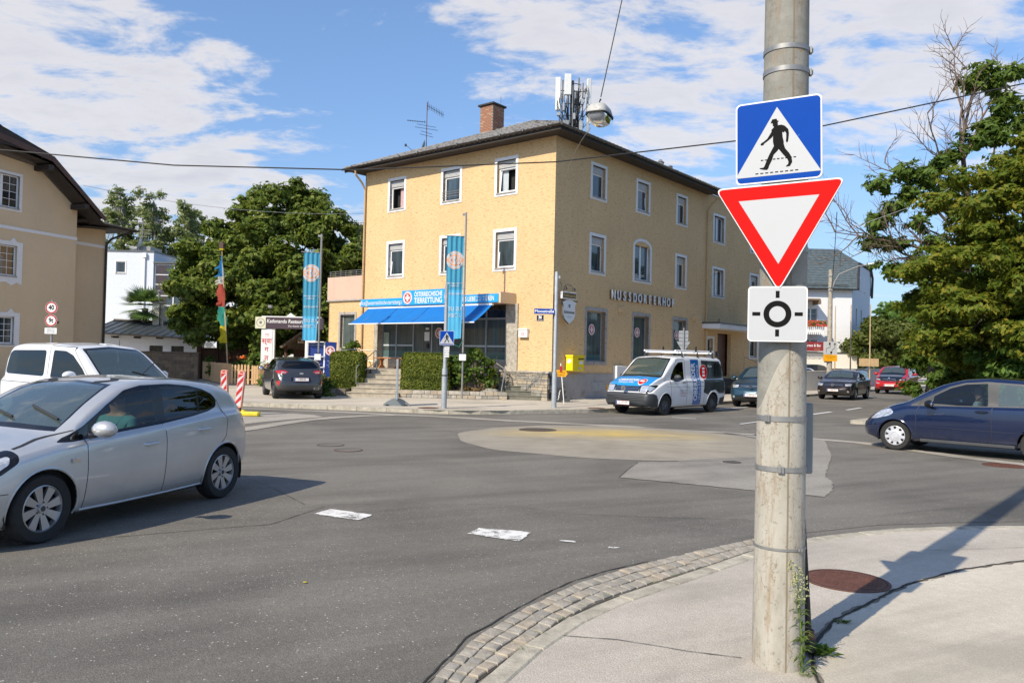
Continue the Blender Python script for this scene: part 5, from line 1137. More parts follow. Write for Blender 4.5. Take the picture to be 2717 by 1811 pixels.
for row in range(3):
 k=.12+rnd.uniform(0,.01)
 while k<.97:
  dk=rnd.uniform(.105,.15)/Lo
  rows=3 if k<.70 else 2
  if row<rows:
   w0=row/rows;w1=(row+1)/rows;g=.022
   def pt(kk,ww):return fo(kk).lerp(fi(kk),ww)
   c=[pt(k+dk*.05,w0+g),pt(k+dk*.95,w0+g),pt(k+dk*.95,w1-g),pt(k+dk*.05,w1-g)];c=[v+Vector((rnd.uniform(-.006,.006),rnd.uniform(-.006,.006)))for v in c]
   m_=sum(c,Vector((0,0)))/4;h=.015+.003*row+rnd.uniform(-.004,.004);V=[]
   for sc_,z in((1.0,.0),(1.0,h*.72),(.86,h*.97)):V+=[(m_.x+(v.x-m_.x)*sc_,m_.y+(v.y-m_.y)*sc_,z+rnd.uniform(-.002,.002))for v in c]
   V.append((m_.x,m_.y,h+rnd.uniform(0,.005)))
   F=[(a_,(a_+1)%4,4+(a_+1)%4,4+a_)for a_ in range(4)]+[(4+a_,4+(a_+1)%4,8+(a_+1)%4,8+a_)for a_ in range(4)]+[(8+a_,8+(a_+1)%4,12)for a_ in range(4)]
   mesh_obj('sett',V,[f[::-1]for f in F]if((c[1]-c[0]).cross(c[2]-c[0])<0)else F,rnd.choice(['sett','sett','sett2','sett3']),sroot)
  k+=dk
#manhole covers
def manhole(x,y,z,r,m,label,ribs=True,group=None,lid=None):
 e=thing('manhole_cover',label,'manhole cover',(x,y,z),.3,group)
 a=MB();a.lathe([(r,.0),(r,.006),(r*.93,.008),(r*.92,.002)],40);a.build('frame_ring',m,e);a=MB();a.lathe([(r*.925,.0085),(r*.905,.0085)],40);a.build('ring_groove','crack',e)
 a=MB();a.lathe([(r*.91,.0),(r*.91,.006),(.001,.007)],40)
 if ribs:
  for i in range(-6,7):
   for j in range(-6,7):
    x_,y_=i*r*.13,j*r*.13
    if math.hypot(x_,y_)<r*.82 and(i+j)%2==0:a.box(x_-r*.05,x_+r*.05,y_-r*.02,y_+r*.02,.006,.010)
    elif math.hypot(x_,y_)<r*.82:a.box(x_-r*.02,x_+r*.02,y_-r*.05,y_+r*.05,.006,.010)
 a.build('lid',lid or m,e);return e
manhole(2.76,6.45,z_p+.002,.335,'rust','rusty red round manhole cover in the near pavement right of the big pole')
manhole(.672,19.17,.035,.46,'iron_grey','worn iron manhole cover set in the painted roundabout disc')
manhole(-3.47,15.31,.003,.26,'iron_grey','small round cover on the open road, the farther of the left pair',False,None,'asphalt');manhole(-2.97,14.56,.003,.26,'rust','small round cover on the open road, the nearer of the left pair',False,None,'asphalt')
manhole(3.94,14.0,.010,.16,'iron_grey','tiny valve cover in the pale road patch left of the big pole',False)
manhole(9.05,14.45,.003,.36,'rust','rusty manhole cover in the road below the dark blue car');manhole(-2.6,24.95,PK+.003,.33,'rust','rusty manhole cover in the far pavement by the crossing sign');manhole(2.9,26.75,PK+.003,.3,'rust','manhole cover in the far pavement left of the work van',False)
#buildings: shared pieces
class Face:
 """a facade: s along it, o outwards, z up, in the building's own frame"""
 def __init__(s,P,d,out):s.P=Vector((*P,0));s.d=Vector((*d,0));s.n=Vector((*out,0))
 def M(s,a=0,o=0,z=0):
  """matrix: local +X along facade (rightwards seen from outside), -Y outwards, +Z up"""
  p=s.P+s.d*a+s.n*o+Vector((0,0,z));right=Vector((0,0,1)).cross(s.n)
  X=right;Y=-s.n;Z_=Vector((0,0,1));m=Matrix((X,Y,Z_)).transposed().to_4x4();m.translation=p;return m
 def sgn(s):return 1 if Vector((0,0,1)).cross(s.n).dot(s.d)>0 else-1
def wall_panel(name,F,s0,s1,z0,z1,holes,m,parent,depth=.22,mreveal=None):
 """wall sheet with real openings and their reveals"""
 sg=F.sgn();T=F.M();H=[((a,b)if sg>0 else(-b,-a))+(c,d)for a,b,c,d in holes];x0,x1=(s0,s1)if sg>0 else(-s1,-s0)
 xs=sorted({x0,x1,*[h[0]for h in H],*[h[1]for h in H]});zs=sorted({z0,z1,*[h[2]for h in H],*[h[3]for h in H]});a=MB(T)
 for i in range(len(xs)-1):
  for j in range(len(zs)-1):
   cx,cz=(xs[i]+xs[i+1])/2,(zs[j]+zs[j+1])/2
   if any(h[0]<cx<h[1]and h[2]<cz<h[3]for h in H):continue
   a.add([(xs[i],0,zs[j]),(xs[i+1],0,zs[j]),(xs[i+1],0,zs[j+1]),(xs[i],0,zs[j+1])],[(0,1,2,3)])
 for h in H:
  a.add([(h[0],0,h[2]),(h[0],0,h[3]),(h[0],depth,h[3]),(h[0],depth,h[2])],[(0,1,2,3)],1 if mreveal else 0);a.add([(h[1],0,h[2]),(h[1],0,h[3]),(h[1],depth,h[3]),(h[1],depth,h[2])],[(3,2,1,0)],1 if mreveal else 0)
  a.add([(h[0],0,h[3]),(h[1],0,h[3]),(h[1],depth,h[3]),(h[0],depth,h[3])],[(0,1,2,3)],1 if mreveal else 0);a.add([(h[0],0,h[2]),(h[1],0,h[2]),(h[1],depth,h[2]),(h[0],depth,h[2])],[(3,2,1,0)],1 if mreveal else 0)
 return a.build(name,[m,mreveal]if mreveal else m,parent)
def window(F,s0,s1,z0,z1,parent,kind='plain',tr=.13,depth=.20,shutter=.28,mtrim='white_trim',pane='win_glass',leaves=1,curtain=None,proud=.025,bars=None,sill=True,frame='white_plastic'):
 """s0..s1, z0..z1 = outside of the painted surround; opening is tr smaller all round"""
 T=F.M((s0+s1)/2,0,0);w=abs(s1-s0)/2;iw=w-tr;a=MB(T);zb,zt=z0+tr*.8,z1-tr
 if kind=='arch':
  n=14;h=.26;A=[(iw*math.cos(q),zt-h+h*1.0*math.sin(q))for q in np.linspace(math.pi,0,n)];B=[(w*math.cos(q),zt-h+(h+tr)*math.sin(q))for q in np.linspace(math.pi,0,n)]
  for(y,z_)in((-proud,0),):
   a.add([(x,y,z)for x,z in A]+[(x,y,z)for x,z in B],[(i,i+1,n+i+1,n+i)for i in range(n-1)])
   a.add([(x,y,z)for x,z in B]+[(x,0,z)for x,z in B],[(i,i+1,n+i+1,n+i)for i in range(n-1)]);a.add([(x,y,z)for x,z in A]+[(x,depth,z)for x,z in A],[(n+i,n+i+1,i+1,i)for i in range(n-1)])
  a.box(-w,-iw,-proud,depth,zb,zt-h);a.box(iw,w,-proud,depth,zb,zt-h)
  a.box(-w,w,-proud,.0,z0,zb)
 else:
  a.box(-w,-iw,-proud,depth,zb,zt);a.box(iw,w,-proud,depth,zb,zt);a.box(-w,w,-proud,depth,zt,z1);a.box(-w,w,-proud,0,z0,zb)
 win=a.build('window',mtrim,parent)
 if sill:a=MB(T);a.box(-iw-.02,iw+.02,-proud-.035,depth,zb-.02,zb+.035,bev=.008);a.build('sill','grey_frame' if kind!='shop' else mtrim,win)
 zs=zb+.036;top=zt
 if kind!='arch' and shutter>0:
  a=MB(T);a.box(-iw+.002,iw-.002,depth-.10,depth+.02,zt-shutter,zt-.001);o=a.build('shutter_box','shutter',win)
  for k in range(int(shutter/.055)):a=MB(T);a.box(-iw+.02,iw-.02,depth-.113,depth-.10,zt-shutter+.012+k*.055,zt-shutter+.052+k*.055);
  a=MB(T);[a.box(-iw+.02,iw-.02,depth-.113,depth-.10,zt-shutter+.012+k*.055,zt-shutter+.050+k*.055)for k in range(int(shutter/.055))];q=a.build('shutter_slat','shutter',win);q['kind']='stuff'
  top=zt-shutter
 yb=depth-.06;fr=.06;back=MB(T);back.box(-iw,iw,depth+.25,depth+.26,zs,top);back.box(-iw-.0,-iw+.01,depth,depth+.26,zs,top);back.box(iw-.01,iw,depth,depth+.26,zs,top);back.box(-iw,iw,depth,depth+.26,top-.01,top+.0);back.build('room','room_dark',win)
 n=leaves;lw=2*iw/n
 for k in range(n):
  x0=-iw+k*lw;x1=x0+lw
  if pane is None and k==0 and n==1:
   pass
  a=MB(T@TR(0,0,0));a.box(x0,x0+fr,yb,yb+.05,zs,top);a.box(x1-fr,x1,yb,yb+.05,zs,top);a.box(x0+fr,x1-fr,yb,yb+.05,zs,zs+fr);a.box(x0+fr,x1-fr,yb,yb+.05,top-fr,top);a.build('frame',frame,win)
  if pane:a=MB(T);a.box(x0+fr,x1-fr,yb+.02,yb+.028,zs+fr,top-fr);a.build('pane',pane,win)
  if bars:
   a=MB(T)
   for q in range(1,bars[0]):xx=x0+fr+(lw-2*fr)*q/bars[0];a.box(xx-.009,xx+.009,yb+.008,yb+.03,zs+fr,top-fr)
   for q in range(1,bars[1]):zz=zs+fr+(top-zs-2*fr)*q/bars[1];a.box(x0+fr,x1-fr,yb+.009,yb+.031,zz-.009,zz+.009)
   q=a.build('glazing_bar',frame,win);q['kind']='stuff'
 if kind=='tilted':
  a=MB(T@TR(0,yb-.02,zs+.03,rx=R(-6)));a.box(-iw+.05,-iw+.11,-.03,.0,0,top-zs-.06);a.box(iw-.11,iw-.05,-.03,0,0,top-zs-.06);a.box(-iw+.05,iw-.05,-.029,-.001,-.001,.05);a.box(-iw+.05,iw-.05,-.029,-.001,top-zs-.11,top-zs-.059);a.build('tilted_sash',frame,win)
 if curtain:
  for c_,x0,x1 in curtain:
   a=MB(T);N=14;V=[]
   for q in range(N+1):V+=[(x0*iw+(x1-x0)*iw*q/N,depth+.08+.02*math.sin(q*2.1),z)for z in(zs,top)]
   a.add(V,[(2*q,2*q+2,2*q+3,2*q+1)for q in range(N)]);a.build('curtain',c_,win)
 return win
def hole_of(s0,s1,z0,z1,tr=.13):return(s0+tr,s1-tr,z0+tr*.8,z1-tr)
def gutter_line(name,pts,m,parent,r=.07):
 P=[Vector(p)for p in pts];a=MB();n=7;V=[]
 for i,p in enumerate(P):
  d=(P[min(i+1,len(P)-1)]-P[max(i-1,0)]);d.z=0;d.normalize();w=Vector((d.y,-d.x,0))
  for k in range(n):q=math.pi*k/(n-1);V.append(p+w*r*math.cos(q)+Vector((0,0,-r*math.sin(q))))
 for i in range(len(P)-1):
  for k in range(n-1):a.add([V[i*n+k],V[i*n+k+1],V[(i+1)*n+k+1],V[(i+1)*n+k]],[(0,1,2,3)])
 return a.build(name,m,parent,smooth=True)
def tiled_plane(name,A,B,C_,D_,m,parent,period=.30,course=.36,amp=.045,step=.03):
 """pan-tiled slope: A-B along the eave, D-C along the ridge (A below D); real waves and overlapping courses"""
 A,B,C_,D_=map(Vector,(A,B,C_,D_));L=(B-A).length;u=(B-A).normalized();up=((D_-A)-u*(D_-A).dot(u));S=up.length;up.normalize();n=u.cross(up)
 if n.z<0:n=-n
 a0=(D_-A).dot(u);a1=(C_-A).dot(u);nr=int(S/course);V=[];F=[]
 for r_ in range(nr):
  t0=r_/nr;t1=(r_+1)/nr;l0=a0*t0;r0=L+(a1-L)*t0;l1=a0*t1;r1=L+(a1-L)*t1;lo=(l0+l1)/2;hi=(r0+r1)/2
  if hi-lo<.1:continue
  k0=math.floor(lo/(period/6));k1=math.ceil(hi/(period/6));base=len(V);cnt=0
  for k in range(k0,k1+1):
   s=min(max(k*period/6,lo),hi);w=amp*(math.sin(2*math.pi*s/period)+.35*math.sin(4*math.pi*s/period))
   for t,o in((t0-.012,step+.004),(t1,0.0)):V.append(A+u*s+up*(S*t)+n*(w+o+.012));
   V.append(A+u*s+up*(S*t0-.012*S)+n*(w*.2-.03));cnt+=1
  for k in range(cnt-1):
   b=base+3*k;F.append((b,b+3,b+4,b+1));F.append((b+2,b+5,b+3,b))
 o=mesh_obj(name,V,F,m,parent,False,kind='stuff');return o
#the yellow corner house
house=thing('corner_house','three-storey ochre rendered corner house with shop and dark tiled hip roof','building',(1.581,31.048,0),R(50.669))
FR=Face((0,0),(1,0),(0,-1));FL=Face((0,0),(0,1),(-1,0))
WT=10.60;G0=.10
Lwin=[(1.90,3.17),(5.05,6.33),(8.59,9.84)];Rwin=[(2.48,3.74),(6.21,7.49),(10.09,11.29)]
LU,LD=(8.49,10.11),(5.35,7.12);RU,RD=(8.53,10.10),(5.36,7.11)
holes=[hole_of(a,b,*LU)for a,b in Lwin]+[hole_of(a,b,*LD)for a,b in Lwin]+[(2.0,10.35,1.16,3.98)]
wall_panel('wall',FL,0,11.5,G0,WT,holes,'stucco',house)
holes=[hole_of(a,b,*RU)for a,b in Rwin]+[hole_of(*Rwin[0],*RD),hole_of(*Rwin[2],*RD),(6.17,7.59,5.43,7.05)]+[hole_of(2.25,3.96,1.53,3.95,.14),hole_of(6.04,7.72,1.53,3.97,.14),hole_of(9.87,11.51,1.53,3.98,.14)]
wall_panel('wall',FR,0,13.6,G0,WT,holes,'stucco',house)
holes=[hole_of(14.41,15.92,8.19,9.80),hole_of(14.38,15.94,5.25,6.92),hole_of(19.38,20.72,8.2,9.8),hole_of(19.38,20.72,5.4,7.05),hole_of(13.80,14.76,2.03,3.16),hole_of(19.45,20.75,2.0,3.55),(15.2,16.95,1.0,3.35)]
FRw=Face((0,.06),(1,0),(0,-1));wall_panel('wall',FRw,13.6,20.9,G0,10.75,holes,'stucco',house)
a=MB();a.box(0,13.6,11.45,11.5,G0,WT);a.box(13.55,13.6,.3,11.5,G0,WT);a.box(20.85,20.9,.06,9,G0,10.75);a.box(13.6,20.9,8.95,9,G0,10.75);a.box(13.6,20.9,.06,9,10.70,10.75);a.build('rear_wall','stucco',house)
a=MB();a.box(14.0,21.05,-.12,.02,10.751,10.86);a.box(20.95,21.05,.02,9.1,10.751,10.86);a.build('roof_edge','rust',house)
styles={(0,'U'):dict(kind='tilted',curtain=[('curtain',-.9,-.2)],shutter=.30,pane=None),(1,'U'):dict(curtain=[('curtain',-.1,.5)],pane='win_glass'),(2,'U'):dict(pane=None,curtain=[('curtain_pink',-.1,.8)],shutter=.3),(0,'D'):dict(kind='tilted',pane='win_glass',shutter=.3),(1,'D'):dict(),(2,'D'):dict(kind='tilted',curtain=[('curtain',-.8,.8)])}
for i,(a_,b_)in enumerate(Lwin):
 for r_,(z0,z1)in(('U',LU),('D',LD)):window(FL,a_,b_,z0,z1,house,**styles[(i,r_)])
for i,(a_,b_)in enumerate(Rwin):
 for r_,(z0,z1)in(('U',RU),('D',RD)):
  if(i,r_)==(1,'D'):window(FR,6.04,7.72,5.33,7.38,house,kind='arch',leaves=2,shutter=0,depth=.18)
  else:window(FR,a_,b_,z0,z1,house,shutter=.30,kind='tilted' if(i,r_)==(1,'U')else 'plain',pane='win_glass' if i<2 else 'win_glass_dark',curtain=[('curtain',0,.9)]if i==2 and r_=='U' else([('curtain_pink',-.9,.9)]if i==2 else None))
for a_,b_,c_,d_ in((14.41,15.92,8.19,9.80),(14.38,15.94,5.25,6.92)):window(FRw,a_,b_,c_,d_,house,leaves=2,shutter=0,pane='win_glass_dark')
for a_,b_,c_,d_ in((19.38,20.72,8.2,9.8),(19.38,20.72,5.4,7.05),(13.80,14.76,2.03,3.16),(19.45,20.75,2.0,3.55)):window(FRw,a_,b_,c_,d_,house,shutter=.25 if c_>5 else 0,pane='win_glass_dark')
a=MB(FL.M(5.7,0,0));[a.tube([(-.52,-.06,z),(.52,-.06,z)],.012,6)for z in(8.80,8.92,9.02)];a.build('window_rail','rail',house)
for a_,b_ in((2.25,3.96),(6.04,7.72),(9.87,11.51)):
 w_=window(FR,a_,b_,1.53,3.96,house,kind='shop',tr=.14,shutter=0,pane='shop_glass',mtrim='grey_frame',frame='grey_frame',depth=.24)
def emblem(T,r,parent,red='logo_red',ring='sign_white',letters=True,mirror=1):
 """round rescue-service roundel: white rim, red ring, white cross with letters"""
 a=MB(T);a.prism([(x,z)for x,z in arc_pts(0,0,r,0,2*math.pi,32)[:-1]],-.004,0);o=a.build('roundel',ring,parent)
 a=MB(T)
 for r0,r1 in((.93,.97),):a.add([(r*r0*math.cos(q),-.0055,r*r0*math.sin(q))for q in np.linspace(0,2*math.pi,33)]+[(r*r1*math.cos(q),-.0055,r*r1*math.sin(q))for q in np.linspace(0,2*math.pi,33)],[(i,i+1,34+i,33+i)for i in range(32)])
 a.sheet(arc_pts(0,0,r*.70,0,2*math.pi,32)[:-1],-.0055);a.build('roundel_disc',red,o)
 c,w=r*.52,r*.19;a=MB(T);a.sheet([(-w,-c),(w,-c),(w,-w),(c,-w),(c,w),(w,w),(w,c),(-w,c),(-w,w),(-c,w),(-c,-w),(-w,-w)],-.008);a.build('cross',ring,o)
 if letters:
  for i,ch in enumerate('ÖTR'):text('roundel_letter',ch,r*.36,red if red!='logo_orange' else 'blue_deep',o,T@TR(mirror*(i-1)*r*.34,-.0105,-.0),sx=mirror)
  for s_,up in(('ÖSTERREICHISCHE',1),('TIERRETTUNG',-1)):
   if r>.2:
    n=len(s_)
    for i,ch in enumerate(s_):
     q=math.pi/2-mirror*(i-(n-1)/2)*.165*up if up>0 else-math.pi/2+mirror*(i-(n-1)/2)*.165
     rot=(q-math.pi/2)if up>0 else(q+math.pi/2);text('roundel_letter',ch,r*.17,red,o,T@TR(r*.815*math.cos(q),-.0075,r*.815*math.sin(q))@Matrix.Rotation(-rot,4,'Y'),sx=mirror)
 return o
for s_,z_ in((3.02,3.04),(6.80,3.06),(10.66,3.08)):emblem(FR.M(s_,-.16,z_),.24,house)
# plinth of the side wall, cellar window, meter box
a=MB();a.box(.16,4.55,-.05,0,G0,1.16);a.build('plinth','plinth',house);a=MB();a.box(5.45,13.5,-.05,0,G0,1.0);a.build('plinth','plinth',house)
a=MB(FR.M(3.23,.05,.62));a.box(-.46,.46,-.02,0,-.22,.22);o=a.build('cellar_window','plinth',house);a=MB(FR.M(3.23,.05,.62))
a.box(-.40,-.04,-.03,-.021,-.18,.18);a.box(.04,.40,-.03,-.021,-.18,.18);q=a.build('grating','galv_dull',o);q['kind']='stuff'
a=MB(FR.M(4.0,.05,.58));a.box(-.06,.06,-.02,0,-.12,.12,bev=.01);a.build('gas_marker','orange_sign',house)
a=MB(FR.M(4.98,.0,0));a.box(-.48,.0,-.22,0,G0,1.52,bev=.02);a.box(.03,.42,-.18,0,.9,1.5,bev=.02);a.build('meter_cabinet','white_trim',house)
for s_ in(5.0,12.2):
 a=MB(FR.M(s_,0,3.92));a.box(-.17,.17,-.10,0,.02,.17,bev=.02);a.box(-.15,.15,-.08,0,-.06,.02);a.box(-.12,.12,-.065,0,-.13,-.06,bev=.02);a.ball((0,-.03,-.14),(.10,.05,.06),8);a.build('corbel','stucco',house)
 # door, canopy, stoop
a=MB(FRw.M(16.05,0,0));a.box(-.85,-.32,.35,.40,1.0,3.3);a.build('side_light','win_glass_dark',house)
a=MB(FRw.M(16.05,0,0));a.box(-.28,.86,.30,.38,1.0,3.34,bev=.01);o=a.build('door','door_brown',house);a=MB(FRw.M(16.05,0,0));a.tube([(-.18,.28,1.9),(-.18,.24,2.0),(-.18,.24,2.2),(-.18,.28,2.3)],.014,6);a.build('handle','galv',o)
a=MB(FRw.M(15.05,0,0));a.box(-.08,.08,-.03,0,2.05,2.35);a.build('bell_panel','black',house)
a=MB();a.box(13.2,18.6,-.96,.06,3.52,3.78,bev=.02);o=a.build('canopy','wall_white',house);a=MB();a.box(13.15,18.65,-1.01,.06,3.781,3.86,bev=.015);a.build('canopy_edge','gutter',o)
a=MB(FR.M(14.2,.5,3.86));a.tube([(-.2,0,.0),(-.15,0,.16),(-.05,0,.2),(.05,0,.02)],.015,6);a.build('canopy_hook','rust',house)
a=MB();
for k in range(5):a.box(14.3+.0*k,18.4,-1.7+.3*k,.06,G0,.25+.16*k)
a.build('door_step','stone_dark',house)
a=MB();a.tube([(18.2,-1.5,.6),(18.2,-1.5,1.6),(18.2,-.2,2.1),(18.2,-.2,1.0)],.025,6);a.tube([(18.2,-1.5,1.6),(20.5,-1.5,1.05)],.025,6);a.build('stoop_rail','rail',house)
# house name in raised letters
lx=np.linspace(4.28,9.72,13)
for ch,s_ in zip('NUSSDORFERHOF',lx):
 T=FR.M(s_,.12,4.585);o=text('facade_letter',ch,.56,'letters',house,T@TR(0,0,0),extrude=.012,sx=.78,bold=.012);text('letter_return',ch,.56,'letter_side',o,T@TR(0,.07,0),extrude=.055,sx=.78,bold=.010)
 # shop front on the left facade
SF=FL.M(0,0,0)
a=MB(FL.M(6.2,-.35,0));a.box(-4.15,4.2,.02,.06,1.16,3.98);a.build('shop_backing','room_dark',house)
mull=[10.33,9.36,8.2,7.0,5.95,5.07,3.73,2.42]
for i in range(len(mull)-1):
 s1,s0=mull[i],mull[i+1];T=FL.M((s0+s1)/2,-.33,0);w=(s1-s0)/2;z0=1.68 if i>=4 or i<2 else 1.18
 a=MB(T);a.box(-w+.03,w-.03,0,.012,z0,3.36);o=a.build('shop_window','shop_glass',house)
 a=MB(T);a.box(-w,-w+.035,-.04,.02,z0-.03,3.95);a.box(w-.035,w,-.04,.02,z0-.03,3.95);a.box(-w+.035,w-.035,-.04,.02,3.36,3.44);a.box(-w+.035,w-.035,-.04,.02,z0-.04,z0);a.build('frame','galv_dull',o)
 a=MB(T);a.box(-w+.035,w-.035,0,.012,3.44,3.95);a.build('transom_pane','win_glass_dark',o)
 a=MB(T);a.box(-w+.04,w-.04,-.006,-.002,2.20,2.27);a.build('frosted_band','curtain',o)if i in(0,1,5,6)else None
a=MB(FL.M(6.2,-.33,0));a.box(-4.15,-2.0,-.05,.02,1.16,1.64);a.build('stall_riser','stone_pale',house);a=MB(FL.M(6.2,-.33,0));a.box(.25,4.15,-.05,.02,1.16,1.64);a.build('stall_riser','stone_pale',house)
a=MB(FL.M(1.97,0,0));a.box(-.38,.25,-.07,.0,1.26,3.98);a.box(-.38,-.0,0,.33,1.16,3.98);a.build('stone_pilaster','stone_pale',house)
a=MB(FL.M(10.42,0,0));a.box(-.12,.14,-.07,0,1.16,3.98);a.box(.02,.10,0,.33,1.16,3.98);a.build('stone_pilaster','stone_pale',house)
emblem(FL.M(6.52,-.28,2.80),.25,house)
a=MB(FL.M(7.3,-.32,0));a.box(-.16,.16,-.03,-.01,2.45,2.85);a.box(-.09,.12,-.03,-.012,2.95,3.05);a.build('notice','sign_white',house);a=MB(FL.M(7.25,-.32,0));a.box(-.07,.07,-.04,-.015,2.1,2.33);a.build('letter_slot','black',house)
a=MB(FL.M(6.05,-.32,0));a.box(-.2,.2,-.03,-.015,2.0,2.42);a.build('notice','curtain',house)
# sign canopy over the shop
a=MB(FL.M(0,0,0));a.box(-10.35,-1.98,-.98,0,3.98,4.04);a.box(-1.98,-1.90,-.98,0,3.98,4.40);a.box(-10.35,-1.98,-.05,0,4.04,4.40);a.box(-10.35,-1.98,-.98,-.06,4.30,4.34);cano=a.build('shop_canopy','curtain_pink',house)
a=MB(FL.M(0,0,0));a.box(-2.02,-1.86,-1.0,0,3.955,4.36);a.build('canopy_end_panel','stucco_beige',cano)
a=MB(FL.M(0,.98,0));a.box(-10.41,-7.57,-.05,0,3.985,4.32);a.build('name_board','blue_sign',cano);a=MB(FL.M(0,.98,0));a.box(-4.25,-1.96,-.05,0,3.985,4.32);a.build('name_board','blue_sign',cano)
a=MB(FL.M(0,.98,0));a.box(-7.565,-4.255,-.07,0,3.985,4.63);a.build('name_board','blue_sign',cano)
T=FL.M(0,1.035,0);text('sign_text','office@oesterreichische-tierrettung.at',.27,'sign_white',cano,T@TR(-9.0,-.004,4.14),sx=.72,bold=.001,shear=.15);text('sign_text','- AUS LIEBE ZU TIEREN',.27,'sign_white',cano,T@TR(-3.16,-.004,4.14),sx=.72,bold=.004)
T=FL.M(0,1.055,0);text('sign_text','ÖSTERREICHISCHE',.29,'sign_white',cano,T@TR(-5.92,-.004,4.43),sx=.70,bold=.006);text('sign_text','TIERRETTUNG',.33,'sign_white',cano,T@TR(-5.92,-.004,4.155),sx=.80,bold=.006)
emblem(FL.M(7.2,1.055,4.305),.29,cano);emblem(FL.M(4.66,1.055,4.305),.29,cano)
# awning
T=FL.M(0,0,0);a=MB(T);N=12
V=[]
for i in range(N+1):
 s_=-9.94+(9.94-2.33)*i/N
 for k in range(7):q=k/6;V.append((s_,-.9-1.15*q,3.94-.80*q-.05*math.sin(math.pi*q)))
a.add(V,[(i*7+k,i*7+k+1,(i+1)*7+k+1,(i+1)*7+k)for i in range(N)for k in range(6)]);a.add([(x,y,z-.006)for x,y,z in V],[(i*7+k,(i+1)*7+k,(i+1)*7+k+1,i*7+k+1)for i in range(N)for k in range(6)]);a.build('awning','awning',house,smooth=True)
a=MB(T);a.box(-9.97,-2.30,-2.08,-2.03,3.10,3.15,bev=.01);a.box(-9.94,-2.33,-.98,-.84,3.86,3.97,bev=.02);a.build('awning_bar','white_plastic',house)
a=MB(T);[a.tube([(s_,-.9,3.8),(s_+.25,-1.5,3.45),(s_,-2.02,3.12)],.022,6)for s_ in(-9.4,-6.1,-2.9)];a.build('awning_arm','galv',house)
for s_ in(-7.9,-5.9,-4.1):
 a=MB(T);a.tube([(s_,-.9-1.15*q,3.952-.80*q-.05*math.sin(math.pi*q))for q in np.linspace(0,1,7)],.006,4);q=a.build('awning_seam','blue_deep',house)
 # eaves, roof
e=.75;ez=10.62
a=MB();a.slab([(-e,-e),(13.6,-e),(13.6,0),(0,0),(0,11.5),(-e,12.2)],ez-.02,ez+.02);a.build('soffit','soffit',house)
a=MB();a.box(-e,-e+.03,-e+.031,12.2,ez-.06,ez+.14);a.box(-e,13.6,-e,-e+.03,ez-.06,ez+.14);a.build('fascia','soffit',house)
gutter_line('gutter',[(-e-.07,-e-.07,ez+.14),(6,-e-.07,ez+.14),(13.7,-e-.07,ez+.12)],'gutter',house,.075);gutter_line('gutter',[(-e-.07,12.3,ez+.12),(-e-.07,6,ez+.14),(-e-.07,-e-.07,ez+.14)],'gutter_dark',house,.075)
rz=13.5;p0=(-e,-e,ez+.12);p1=(-e,12.25,ez+.12);p2=(13.7,-e,ez+.12);p3=(13.7,12.25,ez+.12);r0=(5.7,5.75,rz);r1=(9.0,5.75,rz);r1=(13.7-2,5.75,rz)
a=MB();dz=-.06;q=lambda p:(p[0],p[1],p[2]+dz);a.add([q(p0),q(p1),q(p2),q(p3),q(r0),q(r1)],[(1,0,4),(0,2,5,4),(2,3,5),(3,1,4,5)]);a.build('roof','soffit',house)
tiled_plane('roof_tiles',p1,p0,r0,r0,'roof_tile',house);tiled_plane('roof_tiles',p0,p2,r1,r0,'roof_tile',house)
a=MB();
def ridge(A,B,r=.10):
 A,B=Vector(A),Vector(B);n=int((B-A).length/.38)
 for k in range(n):x0=A.lerp(B,k/n);x1=A.lerp(B,(k+1.08)/n);a.tube([x0+Vector((0,0,.03)),x1+Vector((0,0,.015))],[r,r*.85],8,caps=True)
ridge(p0,r0);ridge(p1,r0);ridge(r0,r1);ridge(p2,r1);q=a.build('ridge_tiles','roof_tile',house,smooth=True);q['kind']='stuff'
a=MB();
for k in range(9):zz=-.4;a.box(-e-.15,-e-.0,1.2*k-.2,1.2*k-.17,ez+.10,ez+.2)
q=a.build('gutter_brackets','galv',house);q['kind']='stuff'
# downpipes
def downpipe(F,s_,z0,z1,o,m,parent,jog=True):
 a=MB(F.M(s_,0,0));P=[(0,-.72 if jog else-.07,z1+.02),(0,-.70 if jog else-.07,z1-.22),(0,-.30 if jog else-.07,z1-.55),(0,-.08,z1-.85),(0,-.08,z0)];a.tube(P,.048,10);p=a.build('downpipe',m,parent,smooth=True)
 a=MB(F.M(s_,0,0));[a.lathe([(.058,-.03),(.058,.03)],10,T=TR(0,-.08,z))for z in np.arange(z0+1,z1-1,2.0)];q=a.build('pipe_clip',m,p);q['kind']='stuff'
downpipe(FL,11.42,1.2,ez,0,'pipe_yellow',house);downpipe(FR,13.5,.2,ez,0,'pipe_yellow',house)
